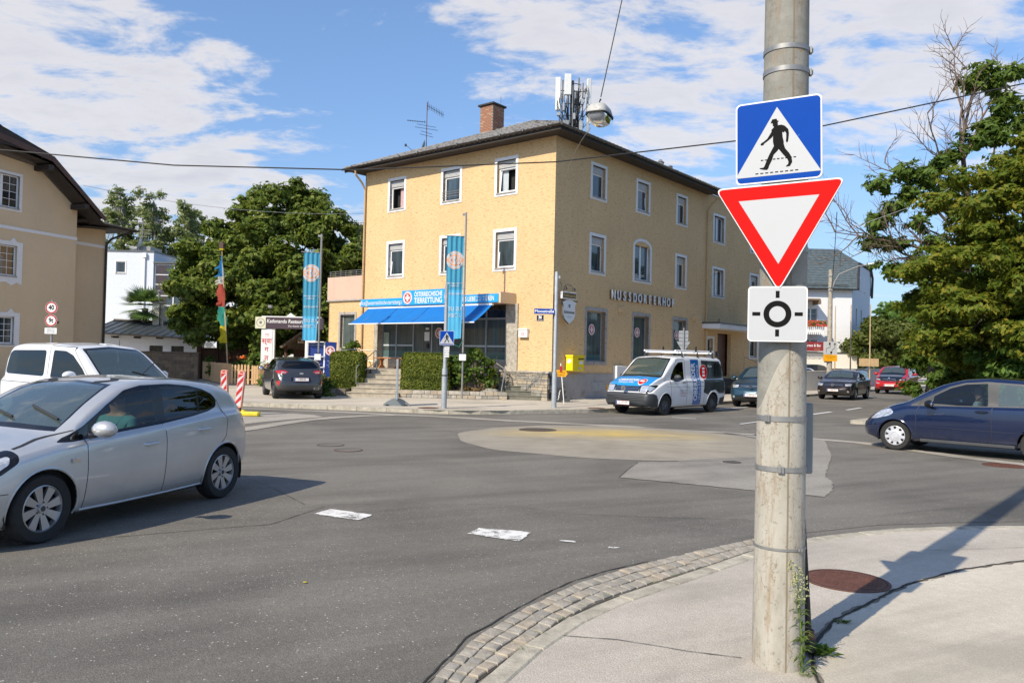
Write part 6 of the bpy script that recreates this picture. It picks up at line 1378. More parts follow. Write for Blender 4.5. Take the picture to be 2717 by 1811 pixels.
# chimney of single bricks
ch=(7.35,8.6);
def loc2(X,Y):
 d=Vector((X-1.581,Y-31.048));c,s_=math.cos(R(50.669)),math.sin(R(50.669));return(d.x*c+d.y*s_,-d.x*s_+d.y*c)
cx,cy=loc2(-1.25,39.3);cz=12.1
a=MB();a.box(cx-.42,cx+.42,cy-.42,cy+.42,cz-.4,14.30);chm=a.build('chimney','mortar',house)
bm={}
for key in('brick','brick2'):
 b=MB();b.box(-.118,.118,-.014,.006,-.033,.033,bev=.004);o=b.build('brick',key);bm[key]=o.data;bpy.data.objects.remove(o)
for side in range(2):
 for r_ in range(25):
  for k in range(-1,4):
   u=-.42+(k+.5)*.25+(.125 if r_%2 else 0)
   if u-.118<-.43 or u+.118>.43:
    if not(-.40<u<.40):continue
    u=max(min(u,.42-.118),-.42+.118)
   o=bpy.data.objects.new('brick',bm[rnd.choice(['brick','brick','brick2'])]);COL.objects.link(o);o.parent=chm
   z=12.45+r_*.073
   if side==0:o.matrix_local=Matrix.Translation((cx+u,cy-.42,z))
   else:o.matrix_local=Matrix.Translation((cx-.42,cy+u,z))@Matrix.Rotation(R(-90),4,'Z')
a=MB();a.box(cx-.52,cx+.52,cy-.52,cy+.52,14.26,14.36,bev=.02);a.build('chimney_cap','gutter_dark',chm);a=MB();a.box(cx-.55,cx+.55,cy-.55,cy+.55,12.2,12.42,bev=.03);a.build('flashing','gutter',chm);a=MB();a.tube([(cx+.3,cy-.3,14.3),(cx+.3,cy-.3,14.9)],.008,5);a.build('lightning_rod','wire',chm)
# left wing under the terrace
FW=Face((.08,0),(0,1),(-1,0))
wall_panel('wall',FW,11.5,14.2,G0,4.44,[(12.15,13.25,2.05,3.72)],'stucco',house)
window(FW,12.02,13.38,1.93,3.85,house,kind='shop',shutter=0,pane='shop_glass',mtrim='grey_frame',frame='grey_frame',tr=.13)
a=MB();a.box(.0,7,11.52,14.22,4.44,4.50);a.box(.0,.12,11.52,14.26,4.50,5.62);a.box(.12,7,14.14,14.26,4.5,5.62);a.box(.08,8,14.15,14.2,G0,4.44);a.build('terrace_parapet','stucco_pink',house)
a=MB();a.box(-.02,.14,11.5,14.3,4.40,4.47);a.build('terrace_ledge','grey_frame',house)
a=MB()
for z in(5.70,5.80,5.90):a.tube([(.06,11.7,z),(.06,14.2,z)],.014,5)
for y in np.arange(11.7,14.3,.4):a.tube([(.06,y,5.6),(.06,y,5.92)],.012,5)
q=a.build('terrace_rail','galv',house)
a=MB();[a.tube([(-.0,11.6+.12*k,6.9),(-.0,11.6+.12*k,8.2)],.012,5)for k in range(4)];[a.tube([(0,11.5,z),(0,12.0,z)],.012,5)for z in(6.9,8.2)];a.build('balcony_rail','black_metal',house)
# stone-clad corner plinth
def stone_face(T,w,h,parent,mats_,lo=.16,hi=.5,jt=.012,rows=None,dep=.03):
 """irregular coursed stonework; x 0..w, z 0..h, faces -Y; each stone a part"""
 z=0
 while z<h-.03:
  rh=min(rnd.choice([.07,.09,.11,.14])if rows is None else rows,h-z);x=0
  if h-z-rh<.04:rh=h-z
  while x<w-.02:
   l=rnd.uniform(lo,hi);l=w-x if w-x-l<lo*.6 else l
   b=MB(T);j=rnd.uniform(0,dep*.5);b.box(x+jt/2,x+l-jt/2,-dep+j,.0,z+jt/2,z+rh-jt/2,bev=.010);b.build('stone',rnd.choice(mats_),parent);x+=l
  z+=rh
a=MB();a.box(-.30,-.02,-.06,2.35,G0,1.18);a.box(-.02,.14,-.10,0,G0,1.12);cp=a.build('stone_plinth','stone_dark',house)
stone_face(Matrix.Translation((-.30,2.35,G0))@Matrix.Rotation(R(-90),4,'Z'),2.4,1.08,cp,['stone_grey','stone_tan','stone_grey'])
stone_face(Matrix.Translation((-.30,-.06,G0)),.30,1.08,cp,['stone_grey','stone_dark'],.1,.2)  # darker stone mix paints the shade of this end face
a=MB();a.box(-.36,-.0,-.12,2.4,1.18,1.26,bev=.015);a.build('coping','stone_pale',cp)
# small things fixed to the house
a=MB(FL.M(1.39,0,2.76));a.box(-.23,.23,-.14,0,-.17,.15,bev=.015);o=a.build('letter_box','sign_white',house);a=MB(FL.M(1.39,0,2.76));a.prism([(-.25,.15),(.25,.15),(.23,.20),(-.23,.20)],-.16,0);a.build('lid','sign_white',o);emblem(FL.M(1.39,.141,2.74),.09,o,letters=False);house_box=o
a=MB(FL.M(.61,0,3.375));a.box(-.165,.165,-.015,0,-.12,.12);o=a.build('house_number','navy_plate',house);text('number','36',.17,'sign_white',o,FL.M(.61,.017,3.40),bold=.006);text('street_name','Moosstraße',.05,'sign_white',o,FL.M(.61,.017,3.29));a=MB(FL.M(.61,.0165,3.375));a.box(-.155,.155,-.001,0,.108,.113);a.box(-.155,.155,-.001,0,-.113,-.108);a.build('plate_edge','sign_white',o)
# hanging inn sign
hs=thing('inn_sign','wrought iron bracket with shield-shaped white pub sign at the house corner','sign',(1.581,31.048,0),R(50.669))
T=FR.M(.0,0,0)
a=MB(T);a.tube([(.02,-.03,3.35),(.02,-.03,4.3)],.02,6);a.tube([(.02,-.32,4.08),(1.25,-.32,4.08)],.018,6);a.tube([(.02,-.03,4.08),(.02,-.32,4.08)],.018,6)
a.tube([(.1,-.32,4.3),(.12,-.32,4.6),(.05,-.32,4.75),(-.02,-.32,4.72)],.010,5);a.tube([(.25,-.32,4.35),(.3,-.32,4.62),(.5,-.32,4.72),(.75,-.32,4.7),(.95,-.32,4.55)],.010,5)
for x in(.2,.98):P=[(x+.11*(1-t/9)*math.cos(t),-.32,3.96+.11*(1-t/9)*math.sin(t))for t in np.linspace(0,7.5,16)];a.tube(P,.009,5)
a.build('bracket','black_metal',hs)
for x,z in((.38,4.58),(.97,4.56)):a=MB(T);a.lathe([(.02,.06),(.05,.03),(.075,-.06),(.03,-.05)],12,T=TR(x,-.32,z));a.build('spot_lamp','black_metal',hs,smooth=True)
a=MB(T);a.box(.11,1.10,-.37,-.28,4.14,4.42,bev=.01);o=a.build('name_board','sign_white',hs);a=MB(T);a.box(.15,1.06,-.375,-.371,4.18,4.38);a.build('board_field','brown_board',o);text('board_text','Kathmandu',.19,'gold_print',o,T@TR(.605,-.378,4.28),shear=.2,bold=.002)
sh=[(-.46,.36),(-.3,.40),(-.2,.44),(0,.46),(.2,.44),(.3,.40),(.46,.36),(.38,.18),(.40,.0),(.40,-.15),(.30,-.32),(.12,-.43),(0,-.50),(-.12,-.43),(-.30,-.32),(-.40,-.15),(-.40,0),(-.38,.18)]
a=MB(T@TR(.62,-.32,3.66));a.prism(sh,-.04,.04,side=1);o=a.build('shield',['sign_white','gutter'],hs);text('shield_text','Schönramer',.155,'sign_black',o,T@TR(.62,-.365,3.62),sx=.95,bold=.003);text('shield_small_text','Landbrauerei',.06,'cable_box',o,T@TR(.62,-.365,3.44))
a=MB(T@TR(.62,-.364,3.86));a.sheet([(-.07,.07),(.07,.07),(.07,-.02),(0,-.08),(-.07,-.02)],0);a.build('crest','cable_box',o)
# rooftop: aerial, dish, cell mast, vents
def W2(x,y,z):return(x,y,z)
ax=thing('tv_aerial','rooftop television aerial mast with yagi arrays above the left eave','antenna',(-4.55,39.6,12.0))
a=MB();a.tube([(0,0,-.6),(0,0,2.55)],.022,6);a.build('mast','rust',ax)
def yagi(p,d,n,l,parent):
 a=MB();p=Vector(p);d=Vector(d).normalized();a.tube([p,p+d*l],.014,5);c=d.cross(Vector((0,0,1))).normalized()
 for i in range(n):q=p+d*l*(i+.5)/n;h=.16+.1*(i==0);up=Vector((0,0,1))if n>8 else c;a.tube([q-up*h*.9,q+up*h*.9],.010,4)
 a.build('yagi','black_metal',parent)
yagi((0,0,2.4),(.8,.2,-.4),10,.95,ax);yagi((-.05,0,1.55),(-1,-.1,.05),8,.95,ax)
for z,w in((1.45,.5),(1.3,.6),(.95,.35),(1.1,.3)):a=MB();a.tube([(-w,0,z),(w*.9,.2,z-.1)],.011,4);a.build('dipole','black_metal',ax)
ds=thing('satellite_dish','grey satellite dish with feed arm on the roof beside the aerial mast','satellite dish',(-4.75,39.5,12.25));T=TR(rz=R(0))@Matrix.Rotation(R(-72),4,'Y')@Matrix.Rotation(R(15),4,'X')
a=MB(T);a.lathe([(.001,-.10),(.2,-.07),(.38,0),(.40,.0),(.2,-.09),(.001,-.12)],24);a.build('dish','gutter',ds,smooth=True);a=MB();a.tube([(0,0,-.4),(-.35,-.1,-.3),(-.78,-.1,.05)],.012,5);a.box(-.86,-.76,-.13,-.05,.0,.12);a.tube([(0,.05,-.6),(0,.05,0)],.03,6);a.build('feed_arm','black_metal',ds)
ms=thing('cell_mast','rooftop mobile phone mast crowded with white antenna panels at the corner','antenna mast',(2.55,36.6,12.35))
a=MB();[a.tube([(x,y,-.6),(x,y,h)],r_,8)for x,y,h,r_ in((0,0,2.4,.09),(-.45,-.1,2.4,.035),(.32,.15,2.6,.035),(.02,-.3,2.1,.03),(.5,-.05,2.3,.03),(-.18,.1,2.0,.05),(.2,-.1,1.9,.05))]
[a.tube([(x0,-.1,z),(x1,0,z)],.022,6)for x0,x1,z in((-.6,.6,1.9),(-.6,.6,.75),(-.5,.55,1.3),(-.5,.5,.3))];a.tube([(0,-.3,2.2),(.35,-.1,2.2)],.02,6);a.build('mast_frame','gutter',ms)
for x,y,z0,h,w,d in((-.66,-.15,.95,1.55,.24,.12),(-.22,-.32,1.62,.98,.32,.14),(.78,-.05,.35,2.15,.20,.12),(.06,.22,.3,1.75,.16,.12),(.30,.25,.9,1.0,.15,.12)):
 a=MB(TR(x,y,0,rz=rnd.uniform(-.3,.3)));a.box(-w/2,w/2,-d/2,d/2,z0,z0+h,bev=.02);a.build('antenna_panel','antenna_white',ms)
for x,z,w,h in((-.82,.0,.30,.32),(-.28,.08,.30,.38),(.42,-.1,.17,.55),(.74,-.12,.13,.5),(-.62,-.42,.28,.3),(-.62,.66,.16,.16),(-.05,-.4,.3,.3),(.1,.5,.12,.3),(-.4,.9,.1,.4),(.45,1.2,.1,.3),(.55,1.5,.1,.25)):
 a=MB(TR(x,-.25,z));a.box(-w/2,w/2,-.08,.08,0,h,bev=.015);a.build('radio_unit','galv' if w>.2 else 'galv_dull',ms)
a=MB();
for k in range(60):
 x=rnd.uniform(-.7,.8);z=rnd.uniform(.0,1.9);a.tube([(x,-.2,z+.3),(x+rnd.uniform(-.08,.08),-.3,z),(x*.6,-.12,z-.35),(x*.2,0,-.4)],.016,4)
q=a.build('mast_cables','black',ms);q['kind']='stuff'
for i,(x,y,z,s_)in enumerate(((3.15,37.2,12.15,1.0),(3.5,37.6,12.05,1.0),(7.75,42.1,12.1,1.1),(8.35,42.6,12.0,.9))):
 e_=thing('roof_vent',['grey capped roof vent beside the mobile phone mast','second capped roof vent, just right of the one beside the mast','tall roof vent pipe midway along the right eave','short roof vent right of the tall midway vent'][i],'roof vent',(x,y,z));a=MB();a.lathe([(.10*s_,-.5),(.10*s_,.22),(.17*s_,.22),(.17*s_,.32),(.05,.42*s_),(.001,.43*s_)],14);a.build('pipe','gutter' if i!=2 else 'galv',e_,smooth=True);a=MB();a.lathe([(.18*s_,.28),(.20*s_,.30),(.12,.36)],14);a.build('cap','galv',e_,smooth=True)
#terrace, stairs and planting bed in front of the shop
TZ=1.16
terr=thing('terrace','raised stone terrace in front of the shop windows with steps at both ends','terrace',(0,0,0))
def lw(x,y):c,s_=math.cos(R(50.669)),math.sin(R(50.669));return(1.581+x*c-y*s_,31.048+x*s_+y*c)
a=MB();a.slab([lw(-.0,1.9),lw(-.0,11.2),(-6.9,35.3),(-5.75,32.4),(-4.2,32.3),(-3.2,32.2),(-1.0,32.6),(.12,32.6)],.1,TZ);a.build('slab','conc_step',terr)
def flight(name,label,Y0,XL,XR,m,n,dx=.33,rise=.172,ang=0.0):
 e_=thing(name,label,'stairs',(0,0,0))
 for k in range(n):
  y0=Y0+dx*k;z1=PK+rise*(k+1);xl,xr=XL(k),XR(k)
  a=MB();a.box(xl,xr,y0,y0+dx+.35,PK-.02+rise*k*.98,z1-.03,bev=.006);a.box(xl-.01,xr+.01,y0-.03,y0+dx+.36,z1-.03,z1,bev=.010);a.build('step',m,e_)
 return e_
flight('stairs','worn concrete steps with left handrail leading to the shop terrace',30.72,lambda k:-6.40+.13*k,lambda k:-4.36,'conc_step',6)
flight('stairs','mossy stone steps between the vine shrub and the stone corner plinth',30.95,lambda k:-.16-.17*k,lambda k:1.24-.225*k,'greenish_step',6)
bed=thing('planting_bed','low dry stone wall holding the planting bed between the two stairs','stone wall',(0,0,0))
a=MB();a.slab([(-4.34,30.85),(-.2,30.95),(-.9,32.4),(-4.3,32.3)],.08,.42);a.build('soil','joint_soil',bed)
stone_face(TR(-4.34,30.85,PK),4.2,.30,bed,['stone_grey','stone_tan','stone_pale'],.15,.5)
bed2=thing('planting_bed','low stone edging under the left clipped hedge beside the concrete steps','stone wall',(0,0,0))
a=MB();a.slab([(-9.6,31.9),(-6.5,31.0),(-6.3,32.4),(-7.5,35.0),(-9.4,34.5)],.08,.40);a.build('soil','joint_soil',bed2)
stone_face(TR(-8.6,31.5,PK,rz=R(-12)),2.15,.28,bed2,['stone_grey','stone_tan','stone_pale'],.15,.45)
a=MB();a.ball((-.85,31.2,.36),(.45,.3,.2),10);tag(a.build('boulder','stone_grey',smooth=True),'rounded grey boulder at the end of the bed beside the mossy steps','boulder')
def rail(label,posts,tops,m='rail',r=.022):
 e_=thing('handrail',label,'handrail',(0,0,0));a=MB();a.tube(tops[0],r,8);a.build('top_rail',m,e_,smooth=True)
 for t in tops[1:]:a=MB();a.tube(t,r*.8,8);a.build('mid_rail',m,e_,smooth=True)
 for p in posts:a=MB();a.tube(p,r,8);a.build('post',m,e_,smooth=True)
rail('tube handrail rising along the left of the concrete steps',[[(-6.15,31.3,.6),(-6.15,31.3,1.25)],[(-5.55,32.5,TZ),(-5.55,32.5,1.90)]],[[(-6.15,31.3,1.25),(-5.62,32.4,1.92),(-5.55,32.6,1.92)],[(-6.15,31.3,.86),(-5.55,32.5,1.5)]])
rail('level tube railing at the back left corner of the terrace',[[(-5.86,33.5,TZ),(-5.86,33.5,1.93)],[(-7.4,34.2,TZ-.6),(-7.4,34.2,1.90)]],[[(-7.4,34.2,1.90),(-6.9,33.6,1.97),(-5.86,33.5,1.93)],[(-6.9,33.7,1.5),(-5.86,33.5,1.5)]])
rail('bent tube handrail descending beside the mossy steps',[[(-.42,30.9,.13),(-.26,31.5,1.26)],[(-.22,31.6,.3),(-.22,31.6,1.26)]],[[(-1.22,32.6,1.92),(-.22,31.6,1.28)],[(-1.12,32.5,1.5),(-.24,31.6,.95)]])
bn=thing('bench','reddish wooden bench on the terrace left of the shop door','bench',(*lw(-.75,8.6),TZ),R(140.67));a=MB();a.box(-.95,.95,-.2,.2,.44,.49,bev=.012);a.build('seat','wood_red',bn)
for x in(-.55,.55):a=MB(TR(x,0,0,rz=R(90)));a.prism([(-.2,0),(.2,0),(.16,.07),(.07,.16),(.07,.3),(.15,.44),(-.15,.44),(-.07,.3),(-.07,.16),(-.16,.07)],-.03,.03);a.build('leg','wood_red',bn)
#beige house on the left
lh=thing('beige_house','beige rendered house with brown flared gable roof and white window surrounds','building',(-21.4,33.0,0),math.atan2(.934,.357))
# local: +x runs away from the viewer along the wall, -y is outwards (towards the road)
HF=Face((0,0),(1,0),(0,-1));HW=Face((0,1.08),(1,0),(0,-1));Z6=6.78
hw=[(-1.0,.72,7.5,9.14),(-1.0,.70,4.62,6.16),(-1.0,.68,1.75,3.15)]
gab=[(-6,0),(3.45,0),(3.45,8.12),(3.05,8.42),(1.4,9.62),(-.3,9.75),(-6,10.6)]
wall_panel('wall',HF,-6,3.45,0,7.4,[(a+.12,b-.12,c+.12,d-.12)for a,b,c,d in hw[1:]],'stucco_beige',lh)
wall_panel('wall',HF,-1.3,1.4,7.4,9.4,[(hw[0][0]+.12,hw[0][1]-.12,hw[0][2]+.12,hw[0][3]-.12)],'stucco_beige',lh)
a=MB();a.sheet([(-1.3,9.4),(1.4,9.4),(1.4,9.62),(-.3,9.75),(-1.3,9.9)],0);a.sheet([(1.4,7.4),(3.45,7.4),(3.45,8.12),(3.05,8.42),(1.4,9.62)],0);a.sheet([(-6,7.4),(-1.3,7.4),(-1.3,9.9),(-6,10.6)],0);a.build('gable','stucco_beige',lh)
a=MB();a.box(3.40,3.449,.01,1.2,0,8.1);a.build('return_wall','stucco_beige',lh)
wall_panel('wall',HW,3.4,6.0,0,7.95,[],'stucco_beige',lh);a=MB();a.box(5.95,6.0,1.09,9,0,7.9);a.build('rear_wall','stucco_beige',lh)
a=MB();a.box(-6,3.47,-.03,0,Z6-.07,Z6+.07);a.build('string_course','white_trim',lh);a=MB();a.box(3.45,6.01,1.05,1.08,Z6-.07,Z6+.07);a.build('string_course','white_trim',lh)
for i,(a0,b0,c0,d0)in enumerate(hw):
 w_=window(HF,a0,b0,c0,d0,lh,tr=.12,shutter=0,pane='win_glass_dark' if i<2 else 'win_glass',leaves=2,bars=(2,4)if i<2 else(2,4),depth=.16)
 if i>0:
  T=HF.M((a0+b0)/2,0,0);a=MB(T)
  xs=b0-(a0+b0)/2;top=[(-xs-.12,d0-.01),(-xs-.12,d0+.04),(-xs+.15,d0+.06),(-xs+.30,d0+.24),(-xs+.45,d0+.06),(0,d0+.05),(xs-.45,d0+.06),(xs-.30,d0+.24),(xs-.15,d0+.06),(xs+.12,d0+.04),(xs+.12,d0-.01)]
  a.prism(top,-.028,0);a.box(-xs-.12,-xs,-.028,0,c0,d0-.011);a.box(xs,xs+.12,-.028,0,c0,d0-.011)
  if i==1:a.prism([(-xs-.12,c0-.001),(xs+.12,c0-.001),(xs+.12,c0-.22),(xs-.1,c0-.13),(xs-.35,c0-.27),(xs-.6,c0-.12),(0,c0-.18),(-xs+.6,c0-.12),(-xs+.35,c0-.27),(-xs+.1,c0-.13),(-xs-.12,c0-.22)],-.028,0)
  a.build('scrolled_surround','white_trim',w_)
  # roof: gable slopes with flared foot; verge board, soffit
prof=[(-6,11.65),(-1.0,10.30),(1.42,9.97),(2.62,9.0),(4.2,7.72)]
a=MB()
def slopes(y0,y1,dz,P):
 V=[(x,y,z+dz)for x,z in P for y in(y0,y1)];return V,[(2*i,2*i+2,2*i+3,2*i+1)for i in range(len(P)-1)]
prof_t=[(-6,12.3),(-1.0,10.68),(1.45,10.03),(2.66,9.08),(4.22,7.80)]
V,F=slopes(-.92,9,0,prof_t);a.add(V,F);a.build('roof','brown_roof',lh)
a=MB();V,F=slopes(-.90,9,-.16,[(-6,11.9),(-1.0,10.15),(1.4,9.86),(2.6,8.95),(4.15,7.72)]);a.add(V,[f[::-1]for f in F]);a.build('soffit','soffit',lh)
for(x0,z0),(x1,z1),(x2,z2),(x3,z3)in zip([(-6,10.9),(1.37,9.80),(2.57,8.90)],[(1.37,9.80),(2.57,8.90),(4.16,7.66)],[(1.45,10.03),(2.66,9.08),(4.24,7.82)],[(-6,11.2),(1.45,10.03),(2.66,9.08)]):
 a=MB();a.prism([(x0,z0),(x1,z1),(x2,z2),(x3,z3)],-.95,-.915);a.build('verge_board','fascia',lh)
for x,z in((1.35,9.55),(3.2,8.2)):a=MB();a.box(x-.12,x+.12,-.9,.1,z-.12,z+.10);a.build('purlin','soffit',lh)
a=MB();a.prism([(-3,10.3),(-1.2,10.85),(-.9,10.7),(1.3,10.1),(1.3,9.99),(-3,10.0)],-.91,3);a.build('roof_upper','brown_roof',lh)
for k in range(9):a=MB(TR(-1.6+.55*k,-.6,10.75-.17*k if k<6 else 10.03-.42*(k-5),rz=.3));a.box(-.06,.06,-.02,.02,0,.09);a.build('snow_guard','galv',lh)
a=MB();wz=7.80;a.add([(3.9,1.6-1.6,wz-.35),(6.9,.0,7.74),(6.9,9,7.74),(3.9,9,8.0),(3.6,1.2,8.35),(4.5,3.5,8.6)],[(0,1,2,3),(0,1,5),(1,2,3,5),(0,5,4)]);a.build('wing_roof','brown_roof',lh)
a=MB();a.box(3.5,6.86,.02,1.06,7.62,7.72);a.box(6.0,6.86,1.06,9,7.62,7.72);a.build('wing_soffit','soffit',lh);gutter_line('gutter',[(3.6,-.04,7.74),(6.94,-.04,7.70),(6.94,6,7.70)],'gutter_dark',lh,.07)
a=MB();a.tube([(6.7,0,7.66),(6.5,.2,7.5),(6.1,.8,7.2),(6.0,1.0,6.9),(6.0,1.0,.1)],.055,10);a.build('downpipe','gutter_dark',lh,smooth=True)
a=MB();a.ball((2.5,-.12,2.9),(.07,.1,.07),8);a.tube([(2.5,0,2.9),(2.5,-.1,2.9)],.03,6);a.build('wall_lamp','black_metal',lh)
#white modern house behind
mh=thing('modern_house','white flat-roofed modern house behind the beige one, red curtains behind a glazed stair','building',(0,60,0))
MF=Face((0,0),(1,0),(0,-1))
wall_panel('wall',MF,-33.5,-27.46,0,9.20,[(-30.30,-29.62,7.56,8.42)],'wall_lilac',mh)
a=MB();a.box(-33.5,-27.47,.01,8,9.0,9.2);a.box(-27.6,-27.46,.01,8,0,9.2);a.box(-26.3,-19.3,1.6,9,0,3.3);a.box(-24.4,-19.2,.4,1.6,0,6.4);a.build('rear_block','wall_lilac',mh)
window(MF,-30.40,-29.52,7.46,8.50,mh,tr=.08,shutter=0,pane='win_glass_dark',depth=.12)
a=MB();a.box(-33.5,-27.4,-.08,8,9.201,9.29);a.build('roof_edge','gutter',mh);a=MB();a.box(-29.8,-28.2,1,3,9.3,9.75);a.build('skylight','galv',mh)
a=MB();a.tube([(-28.1,-.08,9.0),(-28.1,-.08,4.3)],.06,8);a.box(-28.28,-27.95,-.2,0,8.75,9.1,bev=.02);a.build('downpipe','white_plastic',mh,smooth=True)
a=MB();a.box(-27.40,-24.5,.3,.34,3.0,8.3);a.build('glazed_stair','grey_curtain',mh)
a=MB();a.box(-27.3,-26.55,.24,.29,3.9,8.25);a.build('curtain','orange_curtain',mh)
a=MB();[a.box(x-.035,x+.035,.14,.22,3.0,8.3)for x in(-27.38,-25.95,-24.5)];[a.box(-27.4,-24.5,.15,.21,z-.03,z+.03)for z in(3.9,4.45,5.15,5.9,6.75,7.5,8.28)];a.build('mullion','white_plastic',mh)
for i in range(2):a=MB();a.box(-27.33+1.43*i,-26.0+1.43*i,.17,.18,3.9,8.25);a.build('pane','pane_clear',mh)
a=MB();a.box(-27.45,-24.4,-.1,3,8.35,8.45);a.build('stair_roof','gutter',mh)
e_=thing('satellite_dish','white satellite dish on the flat roof of the modern white house','satellite dish',(-29.1,61,9.95));a=MB(Matrix.Rotation(R(-70),4,'Y')@Matrix.Rotation(R(20),4,'X'));a.lathe([(.001,-.14),(.3,-.1),(.5,0),(.52,0),(.3,-.12),(.001,-.16)],20);a.build('dish','antenna_white',e_,smooth=True);a=MB();a.tube([(0,0,-.7),(0,0,.0)],.05,6);a.tube([(0,0,-.4),(-.8,-.3,-.2)],.03,5);a.ball((-.85,-.3,-.18),.09,8);a.build('stand','antenna_white',e_)
e_=thing('tv_aerial','tall pale television aerial above the modern white house','antenna',(-28.85,61,9.3));a=MB();a.tube([(0,0,0),(0,0,2.5)],.03,6);[a.tube([(-w,0,z),(w,0,z)],.02,5)for w,z in((.5,2.2),(.7,1.7),(.7,1.45),(.35,1.2))];a.build('mast','galv',e_)
# low outbuilding with standing-seam roof
sh_=thing('outbuilding','low white outbuilding with dark standing-seam metal roof behind the brick wall','building',(0,50,0))
wall_panel('wall',Face((0,0),(1,0),(0,-1)),-26.4,-19.5,0,2.75,[(-23.0,-22.13,1.55,2.03),(-21.62,-20.8,1.55,2.03),(-20.0,-19.7,1.2,2.1)],'wall_white',sh_,.15)
for x0,x1 in((-23.0,-22.13),(-21.62,-20.8),(-20.0,-19.7)):a=MB();a.box(x0,x1,.13,.15,1.4,2.1);w_=a.build('window','win_glass_dark',sh_)
a=MB();er,rr=2.62,3.58;V=[(-26.6,-.75,2.80),(-19.2,-.75,2.52),(-18.9,2.6,3.46),(-26.6,2.6,3.64)];a.add(V,[(0,1,2,3)]);a.add([(x,y,z-.07)for x,y,z in V],[(3,2,1,0)]);a.build('roof','metal_roof',sh_)
for k in range(15):
 t=k/14;A=Vector(V[0]).lerp(Vector(V[1]),t);B=Vector(V[3]).lerp(Vector(V[2]),t);B=B+Vector((-.9*(1-t)*0,0,0));a=MB();a.tube([A+Vector((0,0,.02)),B+Vector((0,0,.02))],.022,4);a.build('roof_seam','metal_roof',sh_)
gutter_line('gutter',[(-26.7,-.82,2.80),(-19.1,-.82,2.50)],'gutter_dark',sh_,.08);a=MB();a.tube([(-26.6,2.62,3.7),(-18.9,2.62,3.5)],.09,6);a.build('ridge_cap','gutter_dark',sh_);a=MB();[a.box(x-.05,x+.05,-.75,0,2.45,2.58)for x in(-25,-23.6,-22.2,-20.8,-19.6)];q=a.build('rafter','soffit',sh_);q['kind']='stuff'
a=MB();a.box(-23.72,-23.28,1.9,2.4,3.2,4.85,bev=.02);o=a.build('chimney','wall_cream',sh_);a=MB();a.box(-23.20,-23.0,1.9,2.4,3.1,4.7);a.box(-23.80,-22.92,1.8,2.5,4.85,4.93);a.build('chimney_cap','gutter',o);a=MB();a.tube([(-23.4,2.1,4.9),(-23.4,2.1,5.6)],.09,8);a.lathe([(.18,5.6),(.03,5.72)],10,T=TR(-23.4,2.1,0));a.build('flue','galv',o)
e_=thing('garden_building','pale grey low house seen through the gap under the chestnut','building',(-14.6,56,0));a=MB();a.box(-4.0,4.5,0,5,0,3.1);a.build('wall','wall_white',e_);a=MB();a.prism([(-4.4,3.1),(4.8,3.1),(4.6,3.3),(-4.2,3.3)],-.3,5.3);a.build('roof','gutter',e_)
# block wall, each block a piece
bw=thing('block_wall','brown concrete block garden wall in front of the outbuilding','wall',(-20.9,43.9,0),R(1.5));a=MB();a.box(0,3.42,.02,.22,0,1.60);a.build('core','mortar',bw);a=MB();a.box(-.05,3.47,-.04,.28,1.60,1.68,bev=.015);a.build('coping','block2',bw)
for r_ in range(8):
 x=-.2*(r_%2)
 while x<3.4:
  x0,x1=max(x,0),min(x+.4,3.42)
  if x1-x0>.05:a=MB();j=rnd.uniform(0,.008);a.box(x0+.006,x1-.006,-.012+j,.02,.2*r_+.006,.2*r_+.194,bev=.008);a.build('block',rnd.choice(['block','block','block2']),bw)
  x+=.4
  # brown screen fence with lattice top
lf=thing('screen_fence','dark brown boarded screen fence with diamond lattice along the top','fence',(-18.2,46.0,0));
for x in(0.0,1.05,1.75,3.15,4.3):a=MB();a.box(x-.06 if x else-.15,x+.06 if x else.12,-.05,.08,0,2.38);a.build('post','wood_brown',lf)
for k in range(30):x=.07+k*.145;a=MB();a.box(x,x+.138,.0,.022,.1,1.90);a.build('board','wood_brown',lf)
a=MB();a.box(.06,4.35,-.02,.03,2.32,2.39);a.box(.06,4.35,-.02,.03,1.88,1.95);a.build('rail','wood_brown',lf)
a=MB()
for x0,x1 in((.1,.98),(1.12,1.68),(1.82,3.08),(3.22,4.25)):
 for sgn in(1,-1):
  k=x0-.4
  while k<x1+.4:
   A,B=((k,1.95),(k+.37,2.32))if sgn>0 else((k+.37,1.95),(k,2.32));
   if min(A[0],B[0])>=x0 and max(A[0],B[0])<=x1:a.tube([(A[0],.0+.01*sgn,A[1]),(B[0],.0+.01*sgn,B[1])],.016,4)
   k+=.085
q=a.build('lattice','wood_brown',lf);q['kind']='stuff'
# picket fence
pf=thing('picket_fence','new pine picket fence curving along the parking forecourt','fence',(0,0,PK));path=[(-17.6,45.0),(-16.6,43.3),(-15.6,41.3),(-14.6,39.7),(-13.75,38.75)]
def pickets(path,gap,h,w=.085,rail_=True):
 f,L=along(path);n=int(L/gap)
 for k in range(n):
  p=f(k/n);q=f(min(1,(k+.5)/n));d=(q-p).normalized();ang=math.atan2(d.y,d.x);a=MB(TR(p.x,p.y,0,rz=ang));hh=h+rnd.uniform(-.02,.02)
  a.prism([(-w/2,.06),(w/2,.06),(w/2,hh-.05),(0,hh),(-w/2,hh-.05)],-.012,.012);a.build('picket','wood_new',pf)
 for z in(.28,h-.28):a=MB();a.tube([(f(t).x,f(t).y+.04,z)for t in np.linspace(0,1,8)],.03,4);a.build('rail','wood_new',pf)
pickets(path,.135,1.06);pickets([(-13.7,38.70),(-12.75,38.72)],.155,1.02,.095);pickets([(-12.7,38.72),(-12.35,38.75),(-11.95,39.1)],.10,1.0,.10)
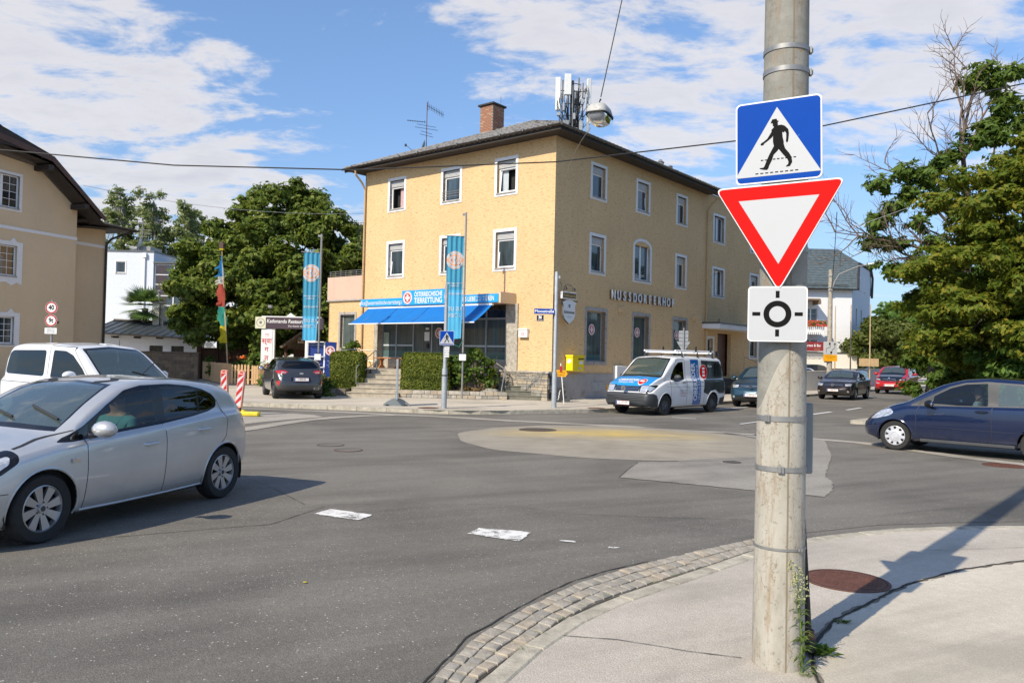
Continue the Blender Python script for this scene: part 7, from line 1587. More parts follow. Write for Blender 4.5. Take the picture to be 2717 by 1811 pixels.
# restaurant gate
gt=thing('restaurant_gate','white gate posts with aubergine Kathmandu restaurant board across the top','gate',(0,40.0,0))
a=MB();a.box(-12.70,-12.12,-.10,.10,.1,2.96,bev=.01);a.build('column','sign_white',gt);a=MB();a.box(-12.119,-12.03,-.08,.08,.1,2.96);a.box(-10.47,-9.95,-.10,.10,.1,2.96,bev=.01);a.build('column','sign_white',gt)
a=MB();a.box(-12.98,-9.6,-.14,.14,2.97,3.54);a.build('board','aubergine',gt);a=MB();a.box(-13.0,-12.47,-.16,-.142,2.965,3.545);o=a.build('logo_panel','cream_board',gt)
a=MB(TR(-12.73,-.165,3.26));n=24;a.add([(.21*math.cos(q),0,.21*math.sin(q))for q in np.linspace(0,6.283,n)]+[(.185*math.cos(q),0,.185*math.sin(q))for q in np.linspace(0,6.283,n)],[(i,i+1,n+i+1,n+i)for i in range(n-1)]);a.sheet([(-.05,-.06),(.06,-.05),(.07,.07),(-.03,.09),(-.08,.02)],0);a.build('logo_mark','cable_box',o);a=MB(TR(-12.73,-.168,3.24));a.sheet([(-.03,-.05),(.04,-.04),(.02,.03)],0);a.build('logo_mark','logo_red',o)
text('board_text','Kathmandu Restaurant & Bar',.27,'sign_white',gt,TR(-12.43,-.145,3.34),align='LEFT',sx=.82,bold=.003,shear=.1);text('board_text','Die Küche des Himalaya',.13,'sign_white',gt,TR(-11.35,-.145,3.11),align='LEFT',shear=.25)
a=MB();a.box(-12.7,-9.7,-.12,.12,3.545,3.60);a.prism([(-11.45,3.60),(-11.0,3.60),(-11.25,3.78)],-.1,.1);a.build('cap','sign_white',gt)
for ch,z,s_ in(('स्वा',2.33,.34),('ग',1.90,.34),('त',1.47,.34),('म',1.06,.34)):text('column_letter',ch,s_,'logo_red',gt,TR(-12.41,-.103,z),bold=.006)
text('column_small_text','नमस्ते',.10,'logo_red',gt,TR(-12.41,-.103,2.66));text('column_small_text','welcome',.06,'logo_red',gt,TR(-12.41,-.103,2.56))
e_=thing('flood_lamp','small flood lamp on a stalk above the restaurant gate','lamp',(-12.25,40,3.5));a=MB();a.tube([(0,0,0),(0,0,.55)],.02,6);a.build('stalk','black_metal',e_);a=MB();a.box(-.17,.05,-.1,.1,.5,.66,bev=.03);a.build('lamp_head','galv',e_)
# thatched look-out hut behind the gate
ht=thing('garden_hut','weathered wooden hut gable with lattice behind the restaurant gate','hut',(-11.27,42.5,0))
a=MB();a.prism([(-1.05,2.0),(0,2.78),(0,2.92),(-1.15,2.08)],-.4,2);a.build('roof_slope','wood_old',ht);a=MB();a.prism([(1.05,2.0),(0,2.78),(0,2.92),(1.15,2.08)],-.4,2);a.build('roof_slope','wood_old',ht)
for x in(-.9,.9):a=MB();a.box(x-.06,x+.06,-.1,.05,0,2.15);a.build('post','wood_brown',ht)
a=MB();a.box(-.9,.9,.0,.05,1.0,1.1);a.box(-.16,.16,-.44,-.38,2.3,2.6);a.build('tie_beam','wood_old',ht);a=MB();[a.tube([(-.85+.1*k,.02*sg,1.95),(-.85+.1*k+.42*sg,.02*sg,2.37)],.014,4)for k in range(17)for sg in(1,-1)if abs(-.85+.1*k+.42*sg)<.7 and abs(-.85+.1*k)<.9];q=a.build('lattice','wood_old',ht);q['kind']='stuff'
a=MB();a.box(-.9,.9,1.5,1.55,0,2.2);a.build('back_wall','wood_brown',ht)
# display shelf and blue banner panel
dp=thing('display_rack','white tube shelf rack with navy panels standing beside the left hedge','shelf rack',(-9.35,36.0,.1));
for x in(0,.80):a=MB();a.box(x-.03,x+.03,-.03,.03,0,2.2);a.build('upright','sign_white',dp)
for z in(.55,1.02,1.5,2.17):a=MB();a.box(0,.8,-.15,.15,z,z+.035);a.build('shelf','sign_white',dp)
a=MB();a.box(.03,.77,.1,.12,.5,2.15);a.build('back_panel','blue_deep',dp);text('panel_text','www.oesterreichische-tierrettung.at',.05,'sign_white',dp,TR(.40,.095,2.05))
a=MB();a.box(.25,.6,-.1,.1,1.06,1.2);a.build('leaflet_stack','sign_white',dp)
bp_=thing('display_stand','navy upright display stand with red cross roundel left of the clipped hedge','banner',(-8.32,36.0,.1),R(8));a=MB();a.box(-.24,.24,-.02,.02,.6,2.2,T=TR(ry=R(2)));a.build('panel','blue_deep',bp_);emblem(TR(.03,-.025,1.80,ry=R(2)),.22,bp_);[text('panel_text',s_,.045,'sign_white',bp_,TR(.05,-.024,z))for s_,z in(('Hilfe für Tiere',1.33),('in Not',1.26),('rund um die Uhr',1.14),('im Einsatz',1.07))]
a=MB();a.box(-.2,.2,-.2,.2,0,.04);a.tube([(0,0,0),(0,0,.7)],.02,6);a.build('stand','galv',bp_)
# prayer flag pole
fl=thing('flag_pole','tall wooden pole hung with blue, white, red, green and yellow prayer cloth','flag',(-14.68,41.0,.1));
def pol(z):return(-.55*(z/7.0),0,z)
a=MB();a.tube([pol(z)for z in(0,2,4,6,7.05)],[.045,.04,.035,.03,.02],8);a.build('pole','wood_pole',fl,smooth=True)
segs=[('cloth_blue',6.62,5.55),('cloth_white',5.55,5.15),('cloth_red',5.15,3.98),('cloth_green',3.98,2.98),('cloth_yellow',2.98,2.1)]
for m_,z1,z0 in segs:
 n=10;V=[];F=[]
 for i in range(n+1):
  z=z1+(z0-z1)*i/n;x,y,_=pol(z);t=(6.62-z)/4.5;w0=.10+.24*min(1,t*2.2)-.06*t+rnd.uniform(-.03,.05)
  for k in range(5):u=k/4;V.append((x+.05-w0*1.2*(1-u)+(.32*t if m_=='cloth_yellow' else.14*t)*0+.03*math.sin(z*5+k),y-.05+.06*math.sin(u*5+z*3),z))
 F=[(i*5+k,i*5+k+1,(i+1)*5+k+1,(i+1)*5+k)for i in range(n)for k in range(4)];o=mesh_obj('prayer_cloth',V,F,m_,fl,True)
 for k in range(2):
  z=rnd.uniform(z0,z0+(z1-z0)*.5);x,y,_=pol(z);mesh_obj('loose_strip',[(x-.15,y-.06,z),(x-.12,y-.06,z+.14),(x-.42,y-.1,z-.1),(x-.38,y-.08,z-.02)],[(0,1,3,2)],m_,o)
a=MB(TR(*pol(7.05)));a.box(-.12,.12,-.1,.1,-.05,.18,bev=.02);a.prism([(-.15,.18),(.15,.18),(0,.34)],-.1,.1);a.build('finial','fascia',fl);a=MB(TR(*pol(6.95)));a.box(-.10,.10,-.1,.1,-.02,.05);a.build('finial_band','cloth_yellow',fl)
# palm
pm=thing('palm_tree','fan palm rising behind the metal roof beside the small chimney','tree',(-24.45,52.4,0));a=MB();a.tube([(0,0,0),(.1,0,2.5),(0,0,4.5)],[.2,.18,.2],10);a.build('trunk','bark',pm,smooth=True)
V=[];rp=random.Random(5)
for k in range(44):
 az=rp.uniform(0,6.283);el=rp.uniform(-.7,1.3);L_=rp.uniform(1.0,1.6);d=Vector((math.cos(az)*math.cos(el),math.sin(az)*math.cos(el),math.sin(el)));c=Vector((0,0,4.5))+d*L_*.55;s1=d.cross(Vector((0,0,1))).normalized();s2=s1.cross(d)
 for j in range(13):
  q=(j-6)/6*1.25;dd=(d*math.cos(q)+s1*math.sin(q));e2=c+dd*L_*rp.uniform(.62,.8)-Vector((0,0,.12));w=(s1*math.cos(q)-d*math.sin(q))*.05;V.append([c-w*.3,c+w*.3,c.lerp(e2,.6)+w,e2]);V.append([c-w*.3,e2,c.lerp(e2,.6)-w,c.lerp(e2,.3)-w*.9])
quads_obj('crown',np.array([[tuple(p)for p in q]for q in V]),'leaf_palm',pm,'stuff')
#white house up the street on the right
wh=thing('white_house','white house with grey-green slate half-hipped roof at the far right','building',(32.3,75,0))
g=(-math.cos(R(0)),0)
WF=Face((0,0),(-1,0),(0,-1));SFc=Face((0,0),(.55,.835),(.835,-.55))
wall_panel('wall',WF,0,11,0,8.9,[(3.3,4.5,5.6,7.1),(3.3,4.5,3.1,4.1)],'wall_white',wh)
wall_panel('wall',SFc,0,10,0,8.6,[(1.9,2.5,5.7,7.3),(4.6,5.2,5.7,7.3)],'wall_lilac',wh)  # side wall turned from the sun: its shade is put into the colour
for s0,s1,z0,z1,F_ in((3.2,4.6,5.5,7.2,WF),(3.2,4.6,3.0,4.2,WF),(1.8,2.6,5.6,7.4,SFc),(4.5,5.3,5.6,7.4,SFc)):window(F_,s0,s1,z0,z1,wh,tr=.1,shutter=0,pane='win_glass',leaves=2 if F_ is WF else 1,bars=(1,3),depth=.15)
V=[(.35,-.5,8.95),(-11,-.5,8.95),(-11,5,13.5),(.55,5,13.5),(1.9,2.9,11.85)]
a=MB();a.add(V,[(0,4,3,2,1)]);a.add([(.55,5,13.5),(1.9,2.9,11.85),(5.4,8.0,11.9)],[(1,2,0)]);a.add([(.55,5,13.5),(5.4,8.0,11.9),(5.7,8.6,9.1),(-11,11,9),(-11,5,13.5)],[(0,1,2,3,4)]);a.build('roof','slate',wh)
gp_=lambda s_,z:(.55*s_,.835*s_,z)
a=MB();a.add([gp_(.02,8.6),gp_(9.98,8.6),gp_(9.98,9.1),gp_(10.0,11.0),gp_(9.4,11.7),gp_(3.4,11.7),gp_(.25,9.0)],[(0,1,2,3,4,5,6)]);a.build('gable_wall','wall_lilac',wh)  # gable carries the same painted shade as the side wall
a=MB();a.tube([(.35,-.5,8.95),(1.1,1.2,10.4),(1.9,2.9,11.85),(5.4,8.0,11.9),(5.9,8.7,11.0),(5.8,8.6,8.9)],.13,5);a.build('verge','gutter_dark',wh)
for s_ in(3.6,6.0):window(Face((0,0),(.55,.835),(.835,-.55)),s_,s_+.9,9.1,10.6,wh,tr=.08,shutter=0,pane='win_glass',depth=.05)
for k in range(16):
 t0,t1=k/16,(k+1)/16;n_=24;
 A0=Vector(V[1]).lerp(Vector(V[2]),t0);A1=Vector(V[1]).lerp(Vector(V[2]),t1)
 if t0<.63:B0=Vector(V[0]).lerp(Vector(V[4]),t0/.64);B1=Vector(V[0]).lerp(Vector(V[4]),min(1,t1/.64))
 else:B0=Vector(V[4]).lerp(Vector(V[3]),max(0,t0-.64)/.36);B1=Vector(V[4]).lerp(Vector(V[3]),(t1-.64)/.36)
 a=MB();L_=(B0-A0).length;x=rnd.uniform(0,.3);up=Vector((0,-.03,.045))
 while x<L_-.15:
  w=.62;u0=x/L_;u1=min(1,(x+w-.035)/L_);a.add([A0.lerp(B0,u0)+up,A0.lerp(B0,u1)+up,A1.lerp(B1,u1)+up*.45,A1.lerp(B1,u0)+up*.45],[(0,1,2,3)]);a.add([A0.lerp(B0,u0)+up,A0.lerp(B0,u1)+up,A0.lerp(B0,u1),A0.lerp(B0,u0)],[(3,2,1,0)]);x+=w
 q=a.build('slate_course','slate',wh);q['kind']='stuff'
gutter_line('gutter',[(.4,-.58,8.95),(-11,-.58,8.95)],'gutter_dark',wh,.10);a=MB();a.tube([(-2.2,-.6,8.9),(-2.2,-.15,8.3),(-2.2,-.12,2.9)],.08,8);a.build('downpipe','gutter_dark',wh);a=MB();a.tube([(-10.6,-.4,9.35),(-.6,-.4,9.35)],.05,5);a.build('snow_rail','gutter',wh)
a=MB();a.box(-11,-3.6,-1.6,0,7.75,7.9);a.box(-3.75,-3.55,-1.6,0,7.4,7.75);a.build('balcony_roof','wood_old',wh);a=MB();a.box(-8,-3.1,-1.3,0,4.75,4.9);a.build('balcony_floor','wall_white',wh)
for k in range(26):a=MB();a.box(-8+.19*k,-8+.19*k+.12,-1.34,-1.30,4.55,5.35,bev=.01);a.build('baluster','sign_white',wh)
fb=tag(quads_obj('flower_box',np.array([[(x,y,z),(x+.09,y,z+.02),(x+.08,y+.05,z+.1),(x,y+.04,z+.09)]for x,y,z in[(24.4+rnd.uniform(0,4.9),73.6+rnd.uniform(-.25,.2),5.25+rnd.uniform(0,.55))for _ in range(1400)]]),['flower_red','leaf_shrub'],mi=[0 if rnd.random()<.5 else 1 for _ in range(1400)]),'red geraniums trailing over the balcony of the white house','flowers')
lb=thing('low_annex','low cream-walled restaurant annex in front of the white house','building',(32.1,73,0));a=MB();a.box(-9,-.1,0,2,0,2.85);a.build('wall','wall_cream',lb);a=MB();a.box(-9.1,.05,-.1,2.1,2.851,2.93);a.build('roof','gutter_dark',lb);text('wall_text','Schönramer',.48,'galv',lb,TR(-3.9,-.02,2.4),sx=.9)
rs=tag(MB().box(-1.6,1.6,-.05,.05,-.42,.42).build('restaurant_sign','red_cloth_sign'),'oxblood restaurant sign with cream lettering on the white house','sign');rs.location=(27.5,72.6,3.42);text('sign_text','Restaurant & Bar',.36,'sign_white',rs,TR(-.05,-.056,.08),sx=.8,bold=.004);text('sign_text','Kathmandu',.12,'gold_print',rs,TR(.6,-.056,-.25))
# garden walls
def gwall(name,label,pts,h,m,w=.25):
 e_=thing(name,label,'wall',(0,0,0))
 for A,B in zip(pts,pts[1:]):
  A,B=Vector(A),Vector(B);L_=(B-A).length;n=max(1,round(L_/2.4));ang=math.atan2(B.y-A.y,B.x-A.x)
  for k in range(n):p=A.lerp(B,k/n);a=MB(TR(p.x,p.y,0,rz=ang));a.box(.01,L_/n-.01,0,w,.05,h,bev=.02);a.build('wall_panel',m,e_)
  a=MB(TR(A.x,A.y,0,rz=ang));a.box(0,L_,-.03,w+.03,h,h+.06,bev=.01);a.build('coping',m,e_)
gwall('garden_wall','pale rendered low garden wall left of the street lamp',[(16.5,47.0),(20.6,51.5)],1.30,'wall_cream');gwall('garden_wall','grey concrete garden wall behind the estate car',[(21.0,51.8),(24.0,56.0),(28.5,62.5),(31.5,67)],1.45,'plinth')
# shrubs etc. are in the planting section; street lamp
sl=thing('street_lamp','concrete street lamp post with a curved arm and pale lamp head','street lamp',(19.55,48.5,0));a=MB();a.tube([(0,0,0),(0,0,7.6)],[.17,.12],12);a.build('pole','stone_pale',sl,smooth=True)
a=MB();a.tube([(.05,0,6.2),(.25,0,6.9),(.5,-.05,7.35),(1.6,-.3,7.85),(2.0,-.4,7.9)],.035,8);a.build('arm','galv',sl,smooth=True);a=MB(TR(2.0,-.4,7.9,ry=R(-6)));a.box(0,.95,-.14,.14,-.05,.10,bev=.05);o=a.build('lamp_head','antenna_white',sl);a=MB(TR(2.0,-.4,7.9,ry=R(-6)));a.box(.3,.9,-.11,.11,-.09,-.051,bev=.03);a.build('lens','curtain',o)
a=MB();[a.lathe([(.16,z),(.17,z+.03),(.16,z+.06)],12)for z in(6.3,6.5,7.2)];a.build('band','galv_dull',sl)
ds_=thing('detour_sign','white lane diagram sign over a yellow plate on the street lamp post','sign',(19.5,48.28,0));a=MB();a.prism(rrect(-.42,.42,2.40,3.18,.04),-.02,0);o=a.build('lane_board','sheeting',ds_);a=MB()
a.tube([(-.25,-.024,2.5),(-.25,-.024,2.75),(.0,-.024,2.85),(.0,-.024,2.95)],.012,4);a.tube([(.1,-.024,2.5),(.1,-.024,2.68),(.27,-.024,2.8),(.27,-.024,3.1)],.012,4);a.prism([(.2,3.0),(.34,3.0),(.27,3.12)],-.03,-.022);a.box(-.09,.0,-.03,-.022,2.98,3.12);a.box(.0,.09,-.03,-.022,2.45,2.58);a.build('lane_arrow','sign_black',o)
a=MB();a.prism(rrect(-.42,.42,1.98,2.38,.03),-.02,0);o=a.build('yellow_plate','orange_sign',ds_);text('plate_text','Fahrstreifen bitte',.085,'sign_black',o,TR(0,-.022,2.27));text('plate_text','einordnen',.085,'sign_black',o,TR(0,-.022,2.16))
ln=thing('pub_lantern','black pub lantern with glowing-white glass on a low wall','lantern',(19.95,49.9,1.36));a=MB();a.tube([(0,0,0),(0,0,.25)],.03,6);a.build('stem','black_metal',ln);a=MB();a.lathe([(.08,.25),(.17,.58),(.001,.585)],6);a.build('glass','sign_white',ln);a=MB();a.lathe([(.21,.58),(.05,.72),(.001,.76)],6);a.build('cap','black_metal',ln)
for i,(x,y,h,lab)in enumerate(((20.45,49.9,5.4,'slim pale flagpole close to the street lamp post'),(22.0,51.2,5.6,'pale wooden flagpole in front of the white house corner'),(24.3,53.5,5.8,'pale wooden flagpole against the clipped round tree'))):
 a=MB();a.tube([(0,0,0),(0,0,h)],[.055,.03],8);o=a.build('flagpole','wood_pole',smooth=True);o.location=(x,y,.1);tag(o,lab,'flagpole')
yb=tag(MB().box(-.7,.7,-.03,.03,-.28,.28).build('yellow_board','pipe_yellow'),'plain ochre board behind the flagpole under the clipped round tree','board');yb.location=(25.6,56.5,2.0)
# parked cars glimpsed behind the pale wall, simple full shapes
def tiny_car(label,loc,rz,m,stripe=None):
 sp=dict(L=4.3,paint=m,r=.32,ra=.36,axles=(.85,3.4),tw=.2,wheel=DARKW,tumble=.3,grid=.2,top=[(0,.66),(.1,.8),(1.0,1.0),(1.5,1.3),(1.9,1.46),(3.5,1.45),(4.0,1.1),(4.3,.7)],belt=[(0,.64),(.5,.85),(1.2,.95),(4,1.0),(4.3,.7)],plan=[(0,.66),(.2,.82),(.8,.88),(3.9,.88),(4.3,.72)],bottom=[(0,.26),(4.3,.28)],inside=False,lip=False,
 regions=[('side_window','win_glass','side',[(1.6,1.02),(2.0,1.34),(3.4,1.34),(3.7,1.1),(3.4,1.04)],.03),('windscreen','win_glass','front',[(0,1.05),(.6,1.03),(.5,1.36),(0,1.40)],0)]+([('stripe',stripe,'side',[(.9,.92),(4.2,.92),(4.2,.62),(.9,.62)],0)]if stripe else[]))
 return make_car(sp,'parked_car',label,'car',loc,rz)[0]
tiny_car('silver and yellow car showing over the pale garden wall',(16.6,52.3,.1),R(20),'car_white','yellow_plastic')
a=MB();N=12
for k in range(2):pass
cv=thing('cargo_cover','dark arched shelter roof behind the estate car','shelter',(20.9,54.0,1.15));a=MB();P=[(-1.5+3.0*k/12,.62*math.sin(math.pi*k/12))for k in range(13)];a.prism(P,0,1.6);a.build('roof','gutter',cv);a=MB();a.box(-1.4,1.4,.1,1.5,-1.1,0);a.build('body','dark_grey',cv)
#the big concrete pole and its signs
pole=thing('concrete_pole','thick weathered concrete mast in the near pavement carrying three traffic signs','pole',(1.60,4.66,0))
a=MB();n=40;V=[];F=[];zs_=[.0,.5,1.0,1.5,2.0,2.6,3.3,4.2,6.0,8.2]
for z in zs_:
 r_=.147-.0056*z;dx=-.001*z
 for k in range(n):q=2*math.pi*k/n;V.append((dx+r_*math.cos(q),r_*math.sin(q),z))
for i in range(len(zs_)-1):F+=[(i*n+k,i*n+(k+1)%n,(i+1)*n+(k+1)%n,(i+1)*n+k)for k in range(n)]
a.add(V,F);a.build('mast','concrete_pole',pole,smooth=True)
for z,h,m_ in((3.62,.028,'galv'),(3.49,.028,'galv'),(2.44,.03,'galv'),(1.455,.030,'galv'),(1.165,.028,'galv'),(.71,.013,'galv')):
 r_=.147-.0056*z+.0025;dx=-.001*z;a=MB(TR(dx,0,z));a.lathe([(r_,-h/2),(r_+.0025,-h/2),(r_+.0025,h/2),(r_,h/2)],40);o=a.build('steel_band',m_,pole,smooth=True)
 q=R(-100)if z<3 else R(-20);q=R(-140)if abs(z-1.455)<.01 else q;q=R(-108)if abs(z-1.165)<.01 else q;q=R(-60)if z<.8 else q
 a=MB(TR(dx+(r_+.004)*math.cos(q),(r_+.004)*math.sin(q),z,rz=q+R(90)));a.box(-.018,.018,-.010,.004,-h*.7,h*.7,bev=.003);a.tube([(0,-.012,-h*.5),(0,-.012,h*.5)],.005,6);a.build('band_clasp','galv',o)
a=MB();a.tube([(.146-.0056*z,.03,z)for z in(2.9,4,6,8)],.006,6);a.build('cable','wire',pole)
bx=tag(MB().box(-.045,.045,-.09,.09,0,.42,bev=.008).build('cable_box','cable_box'),'slim grey cable box strapped to the right of the big pole','box');bx.location=(1.765,4.80,1.12)
pp=thing('black_pipe','black cable pipe standing against the right of the big pole','pipe',(1.80,4.78,0));a=MB();a.tube([(.03,0,.05),(-.035,.0,1.14)],[.021,.010],12);a.build('tube','black',pp,smooth=True);a=MB();a.lathe([(.034,.05),(.034,.14),(.030,.15),(.030,.175),(.022,.18)],16,T=TR(.028,0,0));a.build('foot_collar','rust',pp,smooth=True);a=MB();a.lathe([(.035,.05),(.0345,.128)],16,T=TR(.028,0,0.001));a.build('foot_sleeve','black',pp,smooth=True)
a=MB();a.tube([(-.08,-.12,.70),(-.03,-.06,.72),(.0,-.0,.76)],.003,5);a.build('tie_wire','wire_pale',pp)
def sign_plate(name,label,outline,loc,rz,face,border='sign_white',bw=.010,back='sign_back',tilt=0):
 """aluminium plate: folded rim, back, printed face"""
 e_=thing(name,label,'traffic sign',loc,rz);T=Matrix.Rotation(tilt,4,'Y')
 a=MB(T);a.prism(outline,-.006,.010,0,side=1);a.build('plate',[border,'antenna_white'],e_);a=MB(T);a.prism(outline,.0105,.013);a.build('plate_back',back,e_)
 cx=sum(p[0]for p in outline)/len(outline);cz=sum(p[1]for p in outline)/len(outline)
 return e_,T
 # pedestrian crossing
def crossing_sign(label,loc,rz,s,tilt=0,name='crossing_sign'):
 h=s/2;e_,T=sign_plate(name,label,rrect(-h,h,-h,h,s*.06),loc,rz,None,tilt=tilt)
 a=MB(T);k=h*.965;a.sheet(rrect(-k,k,-k,k,s*.05),-.0068);a.build('blue_field','blue_traffic',e_)
 U=lambda x,y:((x-400)/482*s,-(y-362)/466*s)
 def P(pts):return[U(x+(y-362)*.02,y-(x-400)*-.10)if False else U(x,y)for x,y in pts]
 sk_=lambda x,y:(x,y+(x-400)*.115)
 tri=[sk_(395,172),sk_(622,528),sk_(168,577)];tri=[(395,172),(635,556),(157,556)]
 a=MB(T);a.sheet([U(*p)for p in tri][::-1],-.0078);a.build('white_triangle','sheeting',e_)
 fig=dict(
 head=[(365,247),(368,240),(392,238),(397,250),(404,252),(403,257),(399,258),(400,272),(396,280),(399,286),(378,290),(376,280),(371,277),(372,270),(369,266),(372,260),(360,262),(360,257)],
 torso=[(378,284),(400,276),(418,276),(436,284),(446,298),(436,318),(430,322),(424,316),(426,345),(432,372),(432,392),(378,394),(372,370),(372,318),(362,300)],
 arm_l=[(376,290),(384,304),(368,340),(344,358),(322,372),(318,380),(306,381),(301,375),(308,366),(318,362),(340,346),(356,322)],
 arm_r=[(420,276),(438,284),(458,306),(461,330),(459,352),(456,374),(449,381),(444,372),(446,350),(446,328),(436,310),(424,304)],
 leg_l=[(378,390),(414,392),(398,420),(376,440),(366,470),(350,500),(346,514),(338,523),(318,520),(296,513),(296,509),(318,508),(324,500),(336,470),(350,440)],
 leg_r=[(392,388),(432,386),(440,412),(462,440),(474,462),(478,484),(478,494),(466,514),(446,516),(444,512),(456,502),(458,488),(450,470),(428,444),(404,412)])
 a=MB(T)
 for k_,pts in fig.items():
  q=[U(x,y+(x-395)*.11*0)for x,y in pts];ar=sum(q[i][0]*q[(i+1)%len(q)][1]-q[(i+1)%len(q)][0]*q[i][1]for i in range(len(q)));q=q if ar>0 else q[::-1];a.sheet(q,-.0088-.00004*list(fig).index(k_))
 a.build('walking_figure','sign_black',e_)
 for(x0,x1,y0,n_)in((303,508,466,9),(272,522,540,9)):
  w=(x1-x0)/(n_*1.6)
  for i in range(n_):xa=x0+(x1-x0)*i/n_;a=MB(T);a.sheet([U(xa,y0+3),U(xa+w,y0+3),U(xa+w,y0-3),U(xa,y0-3)],-.0086);a.build('dash','sign_black',e_)
 return e_
crossing_sign('large blue crossing sign at the top of the big pole, walking figure in a hat',(1.502,4.50,3.05),R(-28),.475,R(-1.0))
# give way: red-rimmed triangle point down
s3=.715;H3=s3*math.sqrt(3)/2
tri_o=rpoly([(-s3/2,H3/3),(0,-H3*2/3),(s3/2,H3/3)],.045,6)
def tri_sign(label,loc,rz,k=1.0,tilt=0,face=True,name='give_way_sign'):
 o_=[(x*k,z*k)for x,z in tri_o];e_,T=sign_plate(name,label,o_,loc,rz,None,tilt=tilt)
 if face:
  ri=rpoly([(-s3/2*.975*k,H3/3*.962*k),(0,-H3*2/3*.975*k),(s3/2*.975*k,H3/3*.962*k)],.040,6);wi=[(-s3/2*.620*k,H3/3*.59*k),(0,-H3*2/3*.62*k),(s3/2*.620*k,H3/3*.59*k)]
  a=MB(T);a.sheet(ri,-.0068);a.build('red_rim','red_traffic',e_);a=MB(T);a.sheet(wi,-.0078);a.build('white_field','sheeting',e_)
 return e_
tri_sign('large red and white give way triangle below the blue sign on the big pole',(1.510,4.50,2.597),R(-28),tilt=R(-1.0))
e_,T=sign_plate('roundabout_plate','square white plate with black roundabout symbol under the give way triangle',rrect(-.162,.162,-.158,.158,.022),(1.512,4.50,2.055),R(-15),None)
a=MB(T);a.sheet(rrect(-.155,.155,-.151,.151,.018),-.0068);a.build('white_field','sheeting',e_)
a=MB(T);n=40;a.add([(r_*math.cos(q),-.0078,r_*math.sin(q))for r_ in(.045,.076)for q in np.linspace(0,2*math.pi,n)],[(i,i+1,n+i+1,n+i)for i in range(n-1)]);a.build('ring','sign_black',e_)
for x,z,w,h in((0,.112,.0105,.020),(0,-.108,.0105,.020),(-.115,0,.022,.0105),(.115,.0,.022,.0105)):a=MB(T);a.sheet([(x-w,z-h),(x+w,z-h),(x+w,z+h),(x-w,z+h)],-.0078);a.build('bar','sign_black',e_)
a=MB(TR(1.58,4.56,0));a.box(-.06,.06,-.03,.05,2.86,2.90);tag(a.build('sign_bracket','galv'),'steel bracket joining the blue sign and triangle to the pole','bracket')
#far kerb: sign posts
sp1=thing('sign_post','tall grey steel post carrying the street name plate at the house corner','pole',(1.46,26.57,PK));a=MB();a.lathe([(.085,0),(.085,1.15),(.060,1.22),(.060,4.56),(.05,4.58),(.001,4.59)],16);a.build('post','galv_dull',sp1,smooth=True);a=MB();a.box(.05,.12,-.02,.02,4.35,4.45);a.build('hook','galv_dull',sp1)
st=thing('street_name_sign','blue Moosstraße street name plate with white arrows','sign',(1.10,26.48,3.35),0);a=MB();a.box(-.375,.30,-.01,.01,-.09,.09,bev=.004);o=a.build('plate','blue_traffic',st);text('name','Moosstraße',.135,'sign_white',o,TR(-.035,-.012,.0),bold=.003);
for sx_ in(-1,1):a=MB(TR(-.035,-.0115,0));a.sheet([(sx_*.29,-.045),(sx_*.325,0),(sx_*.29,.045)],0);a.build('arrow','sign_white',o)
sp2=thing('sign_post','grey steel post with small blue crossing sign and sticker, by the kerb','pole',(-2.11,25.0,PK));a=MB();a.lathe([(.088,0),(.088,1.22),(.060,1.30),(.058,3.92),(.001,3.93)],16);a.build('post','galv_dull',sp2,smooth=True)
a=MB();a.lathe([(.0905,1.02),(.0905,1.06)],16);a.build('black_tape','black',sp2);a=MB();a.box(-.01,.13,-.072,-.066,1.62,1.95);a.build('sticker','sign_white',sp2);[text('sticker_text',s_,.04,'sign_black',sp2,TR(.06,-.075,z))for s_,z in(('BITTE',1.9),('ZUERST',1.83),('DRÜCKEN',1.76),('WARTEN',1.68))]
crossing_sign('small blue crossing sign on the grey post in front of the shop',(-2.06,24.90,2.345),R(5),.45)
